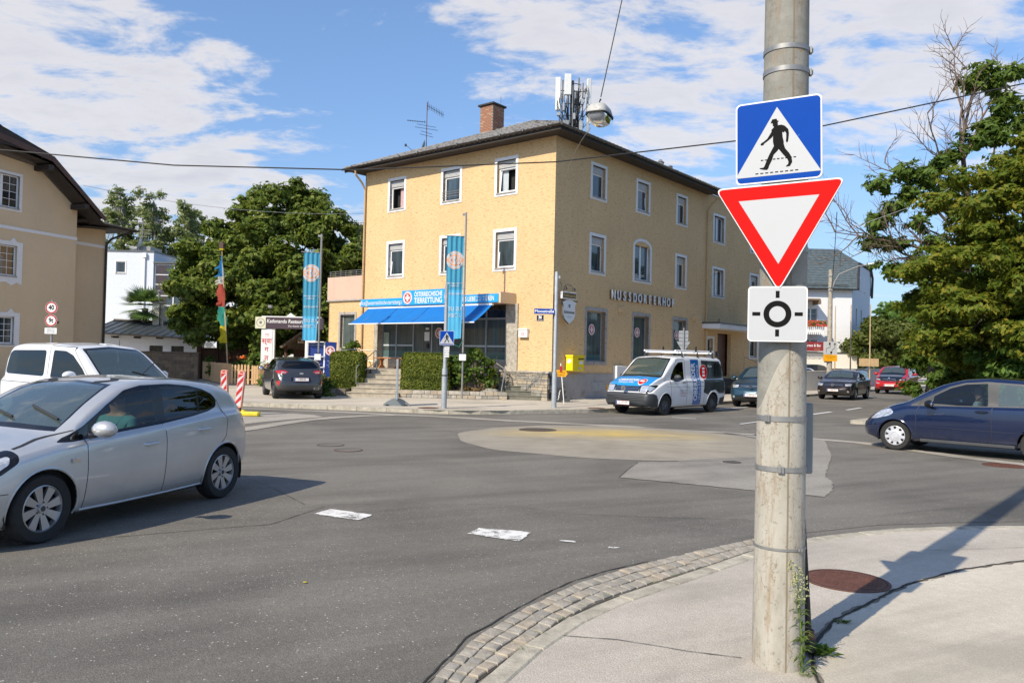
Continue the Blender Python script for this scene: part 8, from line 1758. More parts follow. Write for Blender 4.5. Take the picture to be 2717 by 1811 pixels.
def banner(label,loc,ph,ztop,zbot,w,side,lit,words):
 e_=thing('banner_pole',label,'banner',loc);a=MB();a.tube([(0,0,0),(0,0,ph)],.04,10);a.build('pole','galv',e_,smooth=True);a=MB();a.tube([(.0,0,ztop),(side*(w+.15),0,ztop+.02)],.016,6);a.build('cross_arm','galv',e_);a=MB();a.box(-.03,.12*side if side>0 else.03,-.03,.03,ph-.1,ph)if side>0 else a.box(-.14,.03,-.03,.03,ph-.12,ph-.04);a.build('pole_head','galv',e_)
 def pt(u,v,off=0.0):
  x=side*(.05+u*w*(1-.10*v)+.10*v*(1 if side<0 else 1)*0);y=.035*math.sin(u*22)*(1-.65*v)+.06*math.sin(u*4+v*5)*v-off;z=ztop-(ztop-zbot)*v-.03*math.sin(u*3)*v;return(x+side*.04*v,y,z)
 nu,nv=28,40;V=[pt(i/nu,j/nv)for j in range(nv+1)for i in range(nu+1)];F=[(j*(nu+1)+i,j*(nu+1)+i+1,(j+1)*(nu+1)+i+1,(j+1)*(nu+1)+i)for j in range(nv)for i in range(nu)]
 mi=[1 if j/nv>lit else 0 for j in range(nv)for i in range(nu)];cl=mesh_obj('banner_cloth',V,F,['banner','banner_sunlit'],e_,True,mi)  # lower cloth takes the brighter copy with the painted sunlight
 H_=ztop-zbot;cu,cv=.5,.235
 def wrapper(zc,s_=1):
  return lambda x,y:pt(min(max(.5+side*(-x)/w*1,.02),.98),(ztop-zc-y)/H_,.006)
 def disc(r_,m_,off,nm='roundel'):
  P=[pt(min(max(cu+r_*math.cos(q)/w,.01),.99),cv+r_*math.sin(q)/H_,off)for q in np.linspace(0,2*math.pi,33)[:-1]];c=pt(cu,cv,off);rings=[[pt(min(max(cu+r_*f*math.cos(q)/w,.01),.99),cv+r_*f*math.sin(q)/H_,off)for q in np.linspace(0,2*math.pi,33)[:-1]]for f in(.33,.66,1)]
  V=[c]+sum(rings,[]);F=[(0,1+k,1+(k+1)%32)for k in range(32)]+[(1+i*32+k,1+(i+1)*32+k,1+(i+1)*32+(k+1)%32,1+i*32+(k+1)%32)for i in range(2)for k in range(32)];return mesh_obj(nm,V,F,m_,cl,True)
 disc(.36,'banner_print',.008,'roundel');disc(.335,'logo_orange',.012,'roundel_ring');disc(.315,'banner_print',.016,'roundel_field');disc(.235,'logo_orange',.020,'roundel_disc')
 for(du,dv)in((.055,.17),(.17,.055)):
  N=8;V=[pt(cu+(du*(2*i/N-1))/w,cv+dv*s_/H_,.026)for i in range(N+1)for s_ in(-1,1)];mesh_obj('cross',V,[(2*i,2*i+2,2*i+3,2*i+1)for i in range(N)],'banner_print',cl,True)
 for i,ch in enumerate('ÖTR'):text('roundel_letter',ch,.11,'blue_deep',cl,TR(),wrap=lambda x,y,i=i:pt(cu+(-(i-1)*.115-x)*(1 if side<0 else 1)*side*-1*-1/w*(1 if side>0 else-1),cv-y/H_,.032))
 for s_,z,sz in words:text('banner_text',s_,sz,'banner_print',cl,TR(),bold=.003,wrap=lambda x,y,z=z:pt(min(max(.5-x/w*(1 if side>0 else-1),.02),.98),(ztop-z-y)/H_,.012))
 for z in np.linspace(zbot+.2,ztop-.3,5):a=MB();a.lathe([(.045,-.015),(.045,.015)],10,T=TR(0,0,z));a.tube([(side*.04,0,z),(side*.08,0,z)],.006,5);a.build('clip','galv',e_)
 return e_
b1=banner('grey pole with teal rescue banner in front of the restaurant gate',(-7.84,32.0,PK),6.5,5.74,2.18,.66,-1,.72,[('Tierrettungszentrale',3.98,.075),('Notfallhilfe',3.88,.075),('www.ötr.at',3.55,.15),('AUS LIEBE',2.98,.19),('ZU TIEREN',2.75,.19)])
b2=banner('grey pole with sunlit blue rescue banner before the shop awning',(-1.91,30.85,PK),7.3,6.36,2.36,.68,-1,.52,[('Tierrettungszentrale',4.52,.08),('Notfallhilfe',4.42,.08),('www.ötr.at',4.12,.17),('AUS LIEBE',3.52,.21),('ZU TIEREN',3.26,.21)])
for e_,s_ in((b1,1),(b2,1)):
 a=MB(TR(.0,-.06,1.62 if e_ is b2 else 1.5));a.box(-.14,.13,-.05,0,-.13,.12,bev=.01);a.build('leaflet_box','sign_white',e_);a=MB(TR(0,-.03,1.76 if e_ is b2 else 1.64));a.box(-.06,.06,-.05,.03,-.03,.03);a.build('box_clamp','black',e_)
a=MB();a.tube([(-.5,-.05,2.35),(-.35,-.05,2.1),(-.15,-.04,2.02),(0,-.04,2.3)],.012,5);a.build('guy_rope','cloth_green',b2)
# A-board stand seen edge-on
ft=thing('sign_stand','thin display panel seen edge-on in a grey rubber rocker foot','sign stand',(-3.72,25.75,PK),R(98.5));a=MB(TR(rz=R(-90)));P=[(-.42,0)]+[(-.42+.84*k/12,.05+.20*math.sin(math.pi*k/12))for k in range(13)]+[(.42,0)];a.prism(P,-.16,.16);a.build('foot','cable_box',ft,smooth=False)
for x in(-.3,.3):a=MB(TR(rz=R(-90)));a.box(x-.05,x+.05,-.17,.17,.01,.05);a.build('wheel_slot','black',ft)
a=MB();a.box(-.38,.38,-.035,.035,.22,1.52,bev=.01);a.build('panel','galv_dull',ft);a=MB();a.box(-.06,.06,-.05,.05,.1,.42);a.build('clamp','galv',ft)
# beacons
for i,(x,y,lab)in enumerate(((-7.55,21.9,'leaning red and white striped road beacon on a yellow foot, the right one'),(-8.14,22.5,'striped road beacon directly behind the silver hatchback tail, left of the other'))):
 e_=thing('road_beacon',lab,'beacon',(x,y,0),R(6),'road beacons on the traffic island');T=TR(0,0,.22,ry=R(5 if i==0 else-2))@Matrix.Rotation(R(-36),4,'Z');ol=rrect(-.13,.13,0,1.02,.07);a=MB(T);a.prism(ol,-.03,.03);a.build('frame','beacon_pink',e_);a=MB(T);a.prism([(-.105,.05),(.105,.05),(.105,.92),(-.105,.92)],-.034,-.0301);o=a.build('panel','sheeting',e_)
 for k in range(4):
  z0=.02+.26*k;P=[(-.105,z0),(.105,z0+.21),(.105,z0+.34),(-.105,z0+.13)];P=[(x_,min(max(z_,.05),.92))for x_,z_ in P];a=MB(T);a.sheet(P,-.036);a.build('red_stripe','beacon_red',o)
 a=MB(T);a.box(-.06,.06,-.038,-.03,.955,.995,bev=.01);a.build('grip','beacon_red',e_);a=MB();a.box(-.08,.08,-.04,.04,.02,.26,bev=.02);a.build('socket','rust',e_)
 a=MB(TR(.12,-.06,0,rz=R(-8)));a.box(-.35,.55,-.26,-.04,0,.13,bev=.035);a.box(-.35,.42,.0,.18,0,.09,bev=.035);a.build('foot','yellow_plastic',e_)
 # 40 / 9t signs
e_=thing('sign_post','slim post with speed and weight limit signs in front of the beige house','pole',(-11.0,19.6,0));
from_px=lambda x,y,Y:None
sx0,sy0=-11.45,19.6
e_.location=(sx0,sy0,0);a=MB();a.tube([(0,0,0),(0,0,2.95)],.03,8);a.build('post','galv',e_,smooth=True)
def round_sign(label,z,s_):
 q=thing('limit_sign',label,'traffic sign',(sx0,sy0-.04,z));r_=.152;a=MB();a.prism(arc_pts(0,0,r_,0,2*math.pi,36)[:-1],-.006,.006);a.build('plate','antenna_white',q);a=MB();a.sheet(arc_pts(0,0,r_*.97,0,2*math.pi,36)[:-1],-.0068);a.build('red_rim','beacon_red',q);a=MB();a.sheet(arc_pts(0,0,r_*.74,0,2*math.pi,36)[:-1],-.0078);a.build('white_field','sign_white',q);text('figure',s_,.165,'sign_black',q,TR(0,-.009,.0),sx=.85,bold=.005)
round_sign('round red-rimmed 40 limit sign, upper of the pair before the beige house',2.755,'40');round_sign('round red-rimmed 9t weight limit sign under the 40 sign',2.435,'9t')
q=thing('text_plate','small white text plate below the 9t sign','sign',(sx0,sy0-.04,2.18));a=MB();a.box(-.15,.15,-.006,.006,-.075,.075);a.build('plate','sign_white',q);[text('plate_text',s_,.035,'sign_black',q,TR(0,-.008,z))for s_,z in(('ausgenommen',.04),('Anrainer und',.0),('Busse und RD',-.04))]
# backs of signs behind the van
e_=thing('sign_post','post with the grey backs of a square and a triangular sign behind the van','pole',(6.86,31.5,PK));a=MB();a.tube([(0,0,0),(0,0,3.0)],.03,8);a.build('post','galv',e_,smooth=True);a=MB();a.prism(rrect(-.19,.19,2.46,2.88,.03),.03,.045);a.build('square_back','sign_back',e_);a=MB();a.prism([(-.27,2.44),(.27,2.44),(0,1.98)],.03,.045);a.build('triangle_back','sign_back',e_);a=MB();a.box(-.035,.035,-.04,-.03,2.05,2.12);a.build('reflector','weed_bud',e_)
for z in(2.6,2.78,2.3):a=MB();a.box(-.2,.2,.02,.03,z-.012,z+.012);a.build('stiffener','galv',e_)
# postbox and things leaning by the corner
pb=thing('postbox','yellow wall postbox with stickers beside the first side window','postbox',(1.581,31.048,0),R(50.669));T=FR.M(1.3,.04,1.28);a=MB(T);a.box(-.42,.42,-.34,0,.0,.60,bev=.03);a.build('body','yellow_box',pb,smooth=True);a=MB(T);a.prism([(-.44,.58),(.44,.58),(.42,.65),(-.42,.65)],-.37,0);o=a.build('hood','yellow_box',pb)
a=MB(T);a.box(.06,.30,-.355,-.342,.28,.42,bev=.004);a.build('collection_plate','sign_white',pb);a=MB(T);a.box(-.02,.38,-.35,-.34,.47,.52);a.build('slot','black',pb);a=MB(T@TR(.10,-.343,.12));a.sheet([(-.09,-.05),(.07,-.06),(.1,.03),(-.05,.07)],0);a.build('sticker','curtain',pb);a=MB(T@TR(-.422,-.17,.40,rz=R(-90)));a.sheet([(-.10,-.07),(.02,-.1),(.12,.02),(.05,.1),(-.08,.06)],0);a.build('sticker','sign_white',pb)
os_=thing('direction_sign','orange arrow sign leaning on a barrier board behind the steel post','sign',(1.86,29.0,0));a=MB(TR(0,0,1.23,ry=R(2)));a.prism([(-.21,-.12),(.14,-.12),(.21,0),(.14,.12),(-.21,.12)],-.012,.012);o=a.build('board','orange_sign',os_);text('board_text','Umleitung',.07,'sign_black',o,TR(-.04,-.015,1.27),shear=.1);text('board_text','Radfahrer',.07,'sign_black',o,TR(-.04,-.015,1.18),shear=.1)
a=MB();a.tube([(.1,0,.12),(-.05,.02,1.6)],.02,6);a.build('post','sign_white',os_);a=MB();a.box(-.08,.0,-.03,.03,1.3,1.5);a.build('red_band','beacon_red',os_)
lb_=thing('barrier_foot','black recycled rubber barrier foot leaning on end against the side wall','barrier foot',(2.12,30.2,PK));a=MB(TR(0,0,0,ry=R(-10),rx=R(-8)));a.prism(rpoly([(-.12,0),(.16,0),(.18,.6),(.10,.80),(-.12,.80),(-.16,.6)],.04),-.06,.06);a.build('slab','dark_grey',lb_);[MB(TR(0,0,0,ry=R(-10),rx=R(-8))).box(-.05,.05,-.07,-.055,z,z+.08).build('recess','black',lb_)for z in(.15,.35,.55)]
wb=thing('warning_board','black board with white strokes leaning low beside the steel post','board',(1.83,30.0,PK));a=MB(TR(rx=R(-10)));a.box(-.12,.12,-.01,.01,0,.56);a.build('board','black',wb);[MB(TR(0,-.012,0,rx=R(-10))).prism([(-.05+.02*k,.08+.12*k),(-.03+.02*k,.08+.12*k),(.02+.02*k,.22+.12*k),(.0+.02*k,.22+.12*k)],-.002,0).build('stroke','sign_white',wb)for k in range(3)]
# hanging street lamp and wires
hl=thing('hanging_lamp','weathered street lamp hanging over the crossing on a steel cable','street lamp',(1.475,14.0,6.12),R(-24));hl.scale=(.84,)*3
def bowl(prof,m_,nm):
 V=[];F=[];n=28
 for(rx,ry,z)in prof:
  for k in range(n):q=2*math.pi*k/n;c,s_=math.cos(q),math.sin(q);V.append((rx*abs(c)**.55*(1 if c>0 else-1),ry*abs(s_)**.55*(1 if s_>0 else-1),z))
 for i in range(len(prof)-1):F+=[(i*n+k,i*n+(k+1)%n,(i+1)*n+(k+1)%n,(i+1)*n+k)for k in range(n)]
 F.append(tuple(range((len(prof)-1)*n,len(prof)*n)));return mesh_obj(nm,V,F,m_,hl,True)
MATS['lamp_hood']=mat('weathered_lamp_hood',(0.42,0.42,0.40),0.6,var=0.15,vscale=8,dirt=(0.12,0.12,0.11),dscale=7,dthr=(.55,.7));MATS['lamp_bowl']=glass('clouded_lamp_bowl',(.80,.82,.84),1.4,.38,(.62,.66,.72));MATS['lamp_inner']=mat('lamp_reflector',(0.33,0.31,0.27),0.6,var=0.2)
bowl([(.235,.36,-.0),(.23,.35,.06),(.205,.31,.15),(.16,.24,.205),(.08,.1,.22)],'lamp_hood','hood');bowl([(.245,.37,-.022),(.25,.375,-.005),(.25,.375,.01),(.235,.36,.012)],'black','rim_gasket');bowl([(.215,.34,-.02),(.21,.33,-.07),(.17,.27,-.15),(.10,.17,-.20),(.05,.08,-.21)],'lamp_bowl','bowl');bowl([(.20,.32,-.012),(.17,.28,-.05),(.08,.2,-.06)],'lamp_inner','reflector')
a=MB();a.tube([(.0,0,.21),(-.01,0,.30),(.02,0,.36)],[.012,.012,.02],6);a.build('hanger','black',hl)
def wire(name,label,pts,r_,m_,sag=0.0):
 P=[Vector(p)for p in pts]
 if len(P)==2:A,B=P;P=[A.lerp(B,k/24)-Vector((0,0,sag*4*(k/24)*(1-k/24)))for k in range(25)]
 return tag(MB().tube(P,r_,6).build(name,m_,smooth=True),label,'cable')
wire('lamp_cable','twisted black cable rising from the hanging lamp out of the frame',[(1.49,14.0,6.46),(1.86,14.0,8.35),(2.3,14.0,10.6)],.011,'wire')
wire('stay_wire','thin stay wire from behind the hanging lamp to the house wall',[(1.42,15,6.2),(1.93,31.5,8.78)],.006,'wire_pale',-.25)
wire('overhead_cable','thick black overhead cable crossing the whole street',[(-24.0,25,8.75),(-16.449,25,8.02),(-10.885,25,7.65),(-5.198,25,7.63),(1.259,25,8.03),(6.99,25,8.83),(9.8,25,9.38),(16.17,25,10.88),(24,25,13.0)],.022,'wire')
wire('thin_wire','faint grey wire from the beige house to the ochre house',[(-19.5,35.4,9.1),(-7.3,40.5,9.05)],.010,'wire_pale',.45)
wire('service_drop','dark wire dropping to the concrete street lamp post',[(12.3,30.0,7.6),(19.5,48.4,6.4)],.014,'wire',.9)
wire('pale_cable','thin pale cable slanting up in front of the ash tree',[(12.6,30,6.9),(16.0,30,8.2),(21,30,11.6)],.012,'wire_pale')
# stones and litter on the near pavement
for x,y,s_,lab in((3.05,4.62,.022,'small grey pebble lying on the pale gravel path'),(-1.55,6.1,.018,'yellow dry leaf lying on the open road')):
 a=MB();a.ball((0,0,s_*.5),(s_,s_*.8,s_*.6 if s_>.02 else.003),8);o=a.build('pebble' if s_>.02 else 'fallen_leaf','stone_grey' if s_>.02 else 'cloth_yellow',smooth=True);o.location=(x,y,z_p+.004 if s_>.02 else.006);tag(o,lab,'pebble' if s_>.02 else 'leaf')
#vegetation
RG=np.random.default_rng(11)
def leaf_cloud(centers,radii,n,size,aspect=1.8,flat=.45,jitter=.25,outer=.62):
 """n leaves (folded quads) inside ellipsoid clumps, denser near their surface; returns (n,4,3)"""
 centers=np.asarray(centers,float);radii=np.asarray(radii,float);vol=np.prod(radii,1)**(2/3);idx=RG.choice(len(centers),n,p=vol/vol.sum())
 d=RG.normal(size=(n,3));d/=np.linalg.norm(d,axis=1)[:,None];r=outer+(1-outer)*RG.random(n)**.7;r=np.where(RG.random(n)<.22,RG.random(n)*outer,r);r*=1+RG.normal(0,jitter*.35,n)
 # leaves sit in small sprays: groups of ten share a twig point and a lean
 g_=max(1,n//10);k_=np.arange(n)%g_;idx=idx[k_];d=d[k_];r=r[k_];lean=RG.normal(0,.5,(g_,3))[k_]
 p=centers[idx]+d*radii[idx]*r[:,None]+RG.normal(0,1,(n,3))*np.array([1,1,.5])*size*.85
 nrm=d*1.0+lean*.8+RG.normal(0,.30,(n,3));nrm[:,2]+=.6;nrm/=np.linalg.norm(nrm,axis=1)[:,None]
 t=np.cross(nrm,RG.normal(size=(n,3)));t/=np.linalg.norm(t,axis=1)[:,None];b=np.cross(nrm,t);s=size*(0.6+.8*RG.random(n))[:,None]
 t=t*s*aspect*.5;b=b*s*.5;k=nrm*s*.18
 return np.stack([p-t,p-b+k,p+t-k*.6,p+b+k],1)
def clumps(shape,n,rmin,rmax,seed=1,fn=None):
 """clump centres in the volume given by shape(u) -> bool"""
 g=np.random.default_rng(seed);out=[];rad=[]
 (x0,x1),(y0,y1),(z0,z1)=shape;tries=0
 while len(out)<n and tries<20000:
  tries+=1;p=np.array([g.uniform(x0,x1),g.uniform(y0,y1),g.uniform(z0,z1)])
  if fn(p):r=g.uniform(rmin,rmax);out.append(p);rad.append((r,r,r*.72))
 return np.array(out),np.array(rad)
def branches(name,parent,base,tips,r0,m,wob=.12,seed=1,n=5):
 g=random.Random(seed);
 for T_ in tips:
  A=Vector(base)if not callable(base)else Vector(base(T_));B=Vector(T_);P=[]
  for k in range(n+1):
   t=k/n;q=A.lerp(B,t);h=(B-A).length;q+=Vector((g.uniform(-1,1),g.uniform(-1,1),g.uniform(-.3,1)))*wob*h*.3*math.sin(math.pi*t);P.append(q)
  MB().tube(P,[max(r0*(1-.85*k/n),.01)for k in range(n+1)],6,caps=False).build(name,m,parent,smooth=True)
def tree(name,label,loc,trunk,tips,cl,rad,nleaf,size,leaf,bark='bark',group=None,aspect=1.8,r0=.14,seed=3,outer=.6):
 e_=thing(name,label,'tree',loc,0,group);MB().tube(trunk[0],trunk[1],12).build('trunk',bark,e_,smooth=True)
 branches('limb',e_,trunk[0][-1],tips,r0,bark,seed=seed);quads_obj('crown',leaf_cloud(cl,rad,nleaf,size,aspect,outer=outer),leaf,e_,'stuff');return e_
 # chestnut: crown between the beige house and the ochre house
def inch(p):
 x,y,z=p;w=[(1.9,2.8),(3.0,4.9),(5.0,5.7),(7.0,5.4),(9.0,4.0),(10.6,2.5),(11.9,1.0)];r=np.interp(z,[a for a,_ in w],[b for _,b in w]);return(x/r)**2+(y/(r*.85))**2<1
cl,rad=clumps(((-5.9,5.9),(-4.6,4.6),(2.0,11.8)),240,.35,.95,4,inch)
extra=np.array([(-1.3,0,10.9),(1.95,0,10.9),(-1.6,-1,10.2),(2.4,-.5,10.3),(-5.0,-1.5,3.2),(-5.4,-1.0,4.0),(3.6,-2.6,4.3),(4.7,-2.0,5.2),(5.6,-1,6.8),(5.3,-1,8.2),(4.2,-1,9.0),(-4.8,-1.5,7.6),(-5.5,-.5,6.2),(-3.9,-2.0,2.6),(-.5,-3.9,3.7),(1.5,-3.9,3.2),(-2.6,-3.2,3.3)]);cl=np.concatenate([cl,extra]);rad=np.concatenate([rad,np.tile((.62,.62,.5),(len(extra),1))])
ct=tree('chestnut_tree','broad dense horse chestnut filling the gap between the two rendered houses',(-13.7,46.0,0),([(0,0,0),(.1,0,1.2),(0,.1,2.6),(.1,0,4.2)],[.34,.28,.25,.18]),[tuple(c*.82+np.array([0,0,.6]))for c in cl[::9]],cl,rad,160000,.155,'leaf_chestnut',aspect=1.7,r0=.13)
# ivy-covered post beside the gate, tree by the terrace, birches
cl,rad=clumps(((-2.2,2.2),(-2,2),(3.2,9.6)),26,.5,.95,8,lambda p:(p[0]/2.2)**2+((p[2]-6.3)/3.4)**2<1);tree('linden_tree','light green linden rising behind the pink terrace parapet',(-10.1,51,0),([(0,0,0),(0,0,4)],[.22,.15]),[tuple(c)for c in cl[::4]],cl,rad,9000,.24,'leaf_shrub')
for i,(x,y,h,w,lab)in enumerate(((-39.2,78,17.4,2.3,'birch behind the white modern house, nearest to the beige gable'),(-35.9,78,17.4,2.8,'tallest airy birch, standing clear behind the glazed stair'),(-32.6,79,16.3,2.4,'birch half hidden behind the left edge of the chestnut'))):
 cl,rad=clumps(((-w,w),(-w,w),(6,h)),170,.35,.65,20+i,lambda p:(p[0]/(w*(1.15-.95*((p[2]-5)/(h-5))**1.5)))**2+(p[1]/w)**2<1)
 rad=rad*np.array([1,1,1.5]);tree('birch_tree',lab,(x,y,0),([(0,0,0),(.1,0,5),(.0,0,h*.95)],[.2,.15,.03]),[tuple(c)for c in cl[::3]],cl,rad,30000,.15,'leaf_birch','birch_bark','birches behind the modern house',1.5,.03,outer=.2)
 # small garden plants by the fence
def bush(name,label,loc,cl,rad,n,size,leaf,cat='shrub',stems=True,aspect=1.8,outer=.6):
 e_=thing(name,label,cat,loc);quads_obj('foliage',leaf_cloud(cl,rad,n,size,aspect,outer=outer),leaf,e_,'stuff')
 if stems:branches('stem',e_,(0,0,0),[tuple(c)for c in list(cl)[:5]],.025,'bark')
 return e_
bush('garden_shrub','leafy garden plants with orange blossom behind the pine pickets',(-13.0,40.2,.1),[(-.9,0,.9),(-.3,0,1.1),(.3,.1,1.2),(.7,0,.9),(0,.2,1.35)],[(.45,.4,.3)]*5,2600,.09,'leaf_shrub')
o=quads_obj('blossom',leaf_cloud([(-1.1,0,1.25),(-.8,0,1.35),(-.3,0,1.3)],[(.25,.2,.15)]*3,60,.09,1.0),'flower_orange',None);o.location=(-13.0,40.0,.1);tag(o,'scatter of orange blossoms above the picket fence','flowers')
bush('garden_shrub','young green climber leaning over the left run of the pine pickets',(-16.2,42.6,.1),[(0,0,.5),(.1,-.1,.8),(-.05,0,1.15)],[(.2,.2,.25)]*3,500,.08,'leaf_shrub')
bush('ivy','dark ivy column hanging between the lattice fence and the gate column',(-13.5,43.2,0),[(0,0,z)for z in np.arange(.4,3.4,.4)]+[(.6,0,2.9),(-.6,0,3.0)],[(.5,.4,.45)]*10,5200,.10,'leaf_dark')
bush('weeds','dry weeds at the foot of the pine fence beside the parked crossover',(-12.0,38.0,PK),[(0,0,.2),(.3,.1,.25),(.1,.2,.5)],[(.3,.2,.22)]*3,700,.06,'weed')
bush('garden_shrub','pale leafy shrubs glimpsed through the restaurant gate opening',(-10.9,44.0,0),[(-.6,0,1.0),(0,0,1.3),(.5,0,1.1),(.9,0,1.6)],[(.5,.5,.4)]*4,2400,.11,'leaf_shrub')
bush('oleander','loose oleander growing against the left wing window',(-7.7,36.6,.9),[(0,0,.6),(.15,0,1.0),(-.2,0,.8),(.25,0,1.3),(.7,-.2,.5),(0,0,.3)],[(.25,.2,.22)]*6,380,.11,'leaf_shrub',aspect=4.0,outer=.3)
# clipped hedges: a box whose faces carry small leaves with a broken outline
def clipped(name,label,loc,w,d,h,n,rz=0,leaf='leaf_conifer',size=.05,bulge=.10,cat='hedge'):
 e_=thing(name,label,cat,loc,rz);g=RG;u=g.random((n,3));face=g.random(n);A=np.empty((n,3));N_=np.zeros((n,3))
 ar=np.array([w*h,w*h,d*h,d*h,w*d]);c=np.cumsum(ar/ar.sum());f=np.searchsorted(c,face)
 px_,py_,pz_=(u[:,0]-.5)*w,(u[:,1]-.5)*d,u[:,2]*h
 A[:]=np.stack([px_,py_,pz_],1)
 for k,(ax,v,s_)in enumerate(((1,-d/2,-1),(1,d/2,1),(0,-w/2,-1),(0,w/2,1),(2,h,1))):m_=f==k;A[m_,ax]=v;N_[m_,ax]=s_
 r=.22;q=np.abs(A-np.array([0,0,h/2]))-(np.array([w/2,d/2,h/2])-r);k3=(q>0).sum(1)>=2;lim=np.array([w/2,d/2,h/2])-r;C_=np.clip(A-np.array([0,0,h/2]),-lim,lim);dd=(A-np.array([0,0,h/2]))-C_;ln=np.linalg.norm(dd,axis=1);top=(A[:,2]>h*.3);k3&=top;A[k3]=(C_[k3]+dd[k3]/ln[k3][:,None]*r)+np.array([0,0,h/2])
 nz=np.sin(A[:,0]*5.3+A[:,2]*4)*np.sin(A[:,1]*6+A[:,2]*7.1+1)*.5+g.normal(0,.45,n);A+=N_*(nz*bulge*.35)[:,None]
 nn=N_+g.normal(0,.6,(n,3));nn[:,2]+=.3;nn/=np.linalg.norm(nn,axis=1)[:,None];t=np.cross(nn,g.normal(size=(n,3)));t[:,2]=np.abs(t[:,2])+.25;t/=np.linalg.norm(t,axis=1)[:,None];b=np.cross(nn,t);s=size*(.6+.8*g.random(n))[:,None]
 quads_obj('foliage',np.stack([A-t*s,A-b*s*.45+nn*s*.2,A+t*s,A+b*s*.45+nn*s*.2],1),leaf,e_,'stuff');a=MB();a.box(-w/2+.07,w/2-.07,-d/2+.07,d/2-.07,.02,h-.08,bev=.18);a.build('inner_twigs','joint_soil',e_);return e_
clipped('hedge','clipped box-shaped conifer hedge left of the concrete steps',(-6.62,32.1,.40),1.32,1.35,1.42,15000,R(4));clipped('hedge','clipped box-shaped conifer hedge between the concrete steps and the banner pole',(-3.42,31.75,.38),1.88,1.25,1.46,19000,R(3))
bush('low_bush','low rounded green bush beside the rear of the parked crossover',(-7.65,31.2,.1),[(0,0,.35),(-.35,.1,.35),(.3,.1,.3),(0,.2,.55)],[(.42,.4,.36)]*4,5200,.05,'leaf_shrub');bush('weeds','small weeds at the kerb under the low bush',(-7.1,30.3,PK),[(0,0,.05),(.2,0,.06)],[(.14,.1,.08)]*2,260,.04,'weed')
vs_=bush('vine_shrub','straggly vine-like shrub with large leaves right of the banner pole',(-1.45,31.35,.35),[(-.45,0,.55),(-.5,-.1,.95),(-.2,0,1.3),(.15,-.1,1.45),(.45,0,1.2),(.55,0,.8),(.0,-.2,.9),(-.1,.1,1.6),(.6,-.1,.45),(.2,0,.6)],[(.30,.28,.22)]*10,1700,.12,'leaf_shrub',aspect=1.15,outer=.4)
branches('stem',vs_,(.05,0,0),[(-.5,0,.9),(-.2,0,1.6),(.4,0,1.3),(.6,0,.6),(0,-.2,1.2)],.035,'bark_bare',.25,5);quads_obj('dry_leaves',leaf_cloud([(0,-.2,.12),(.3,-.2,.1),(-.3,-.2,.1),(.5,-.1,.35)],[(.35,.2,.12)]*4,420,.08,1.2),'dry_leaf',vs_,'stuff')
bush('vine_shrub','dark twiggy plant between the clipped hedge and the vine shrub',(-2.25,31.9,.38),[(0,0,.5),(.1,0,.9),(-.05,0,1.25),(.3,0,.7)],[(.3,.3,.3)]*4,900,.09,'leaf_dark')
# ash tree with dead twigs on the right
ash=thing('ash_tree','tall thin ash with bare dead twigs reaching left over the street','tree',(19.6,34.0,0));MB().tube([(0,0,0),(-.2,0,4),(.1,0,8),(-.3,0,11.5),(.2,0,14)],[.3,.24,.15,.08,.03],10).build('trunk','bark',ash,smooth=True)
def grow(P0,d,L_,r_,depth,g,out):
 P=[Vector(P0)];d=Vector(d).normalized();n=6
 for k in range(n):d=(d+Vector((g.uniform(-.22,.22),g.uniform(-.22,.22),g.uniform(-.10,.20)))).normalized();P.append(P[-1]+d*L_/n)
 out.append((P,[max(r_*(1-.75*k/n),.006)for k in range(n+1)]))
 if depth>0:
  for k in range(1,n+1):
   for _ in range(g.choice((1,1,2))if depth>1 else g.choice((1,2))):
    a_=g.uniform(.5,1.0)*g.choice((-1,1));ax=Vector((g.uniform(-.4,.4),1,g.uniform(-.4,.4))).normalized();grow(P[k],Matrix.Rotation(a_,3,ax)@(P[k]-P[k-1]).normalized()+Vector((0,0,.15)),L_*g.uniform(.28,.48),r_*.42,depth-1,g,out)
g=random.Random(21);out=[]
for P0,d,L_ in(((-.2,0,5.2),(-1,-.1,.28),4.3),((-.1,0,6.0),(-1,.1,.12),5.6),((-.1,0,6.6),(-1,.0,.02),5.8),((.0,0,8.0),(-1,0,.42),4.4),((-.1,0,9.2),(-.75,0,1.0),4.2),((-.2,0,10.5),(-.40,0,1.1),4.1),((-.3,0,11.3),(-.10,0,1.1),4.6),((-.2,0,10.8),(.3,0,1.0),4.0),((.0,0,7.0),(-1,-.2,-.05),3.2)):grow(P0,d,L_,.075,2,g,out)
a=MB();[a.tube(P,r_,4,caps=False)for P,r_ in out];q=a.build('bare_twigs','bark_bare',ash);q['kind']='stuff'
branches('limb',ash,(.1,0,7),[(2.8,0,12.3),(3.5,.3,10),(-2.2,.2,9.6),(1.5,0,12.8),(-2.0,0,7.8),(3.8,0,13.5)],.10,'bark')
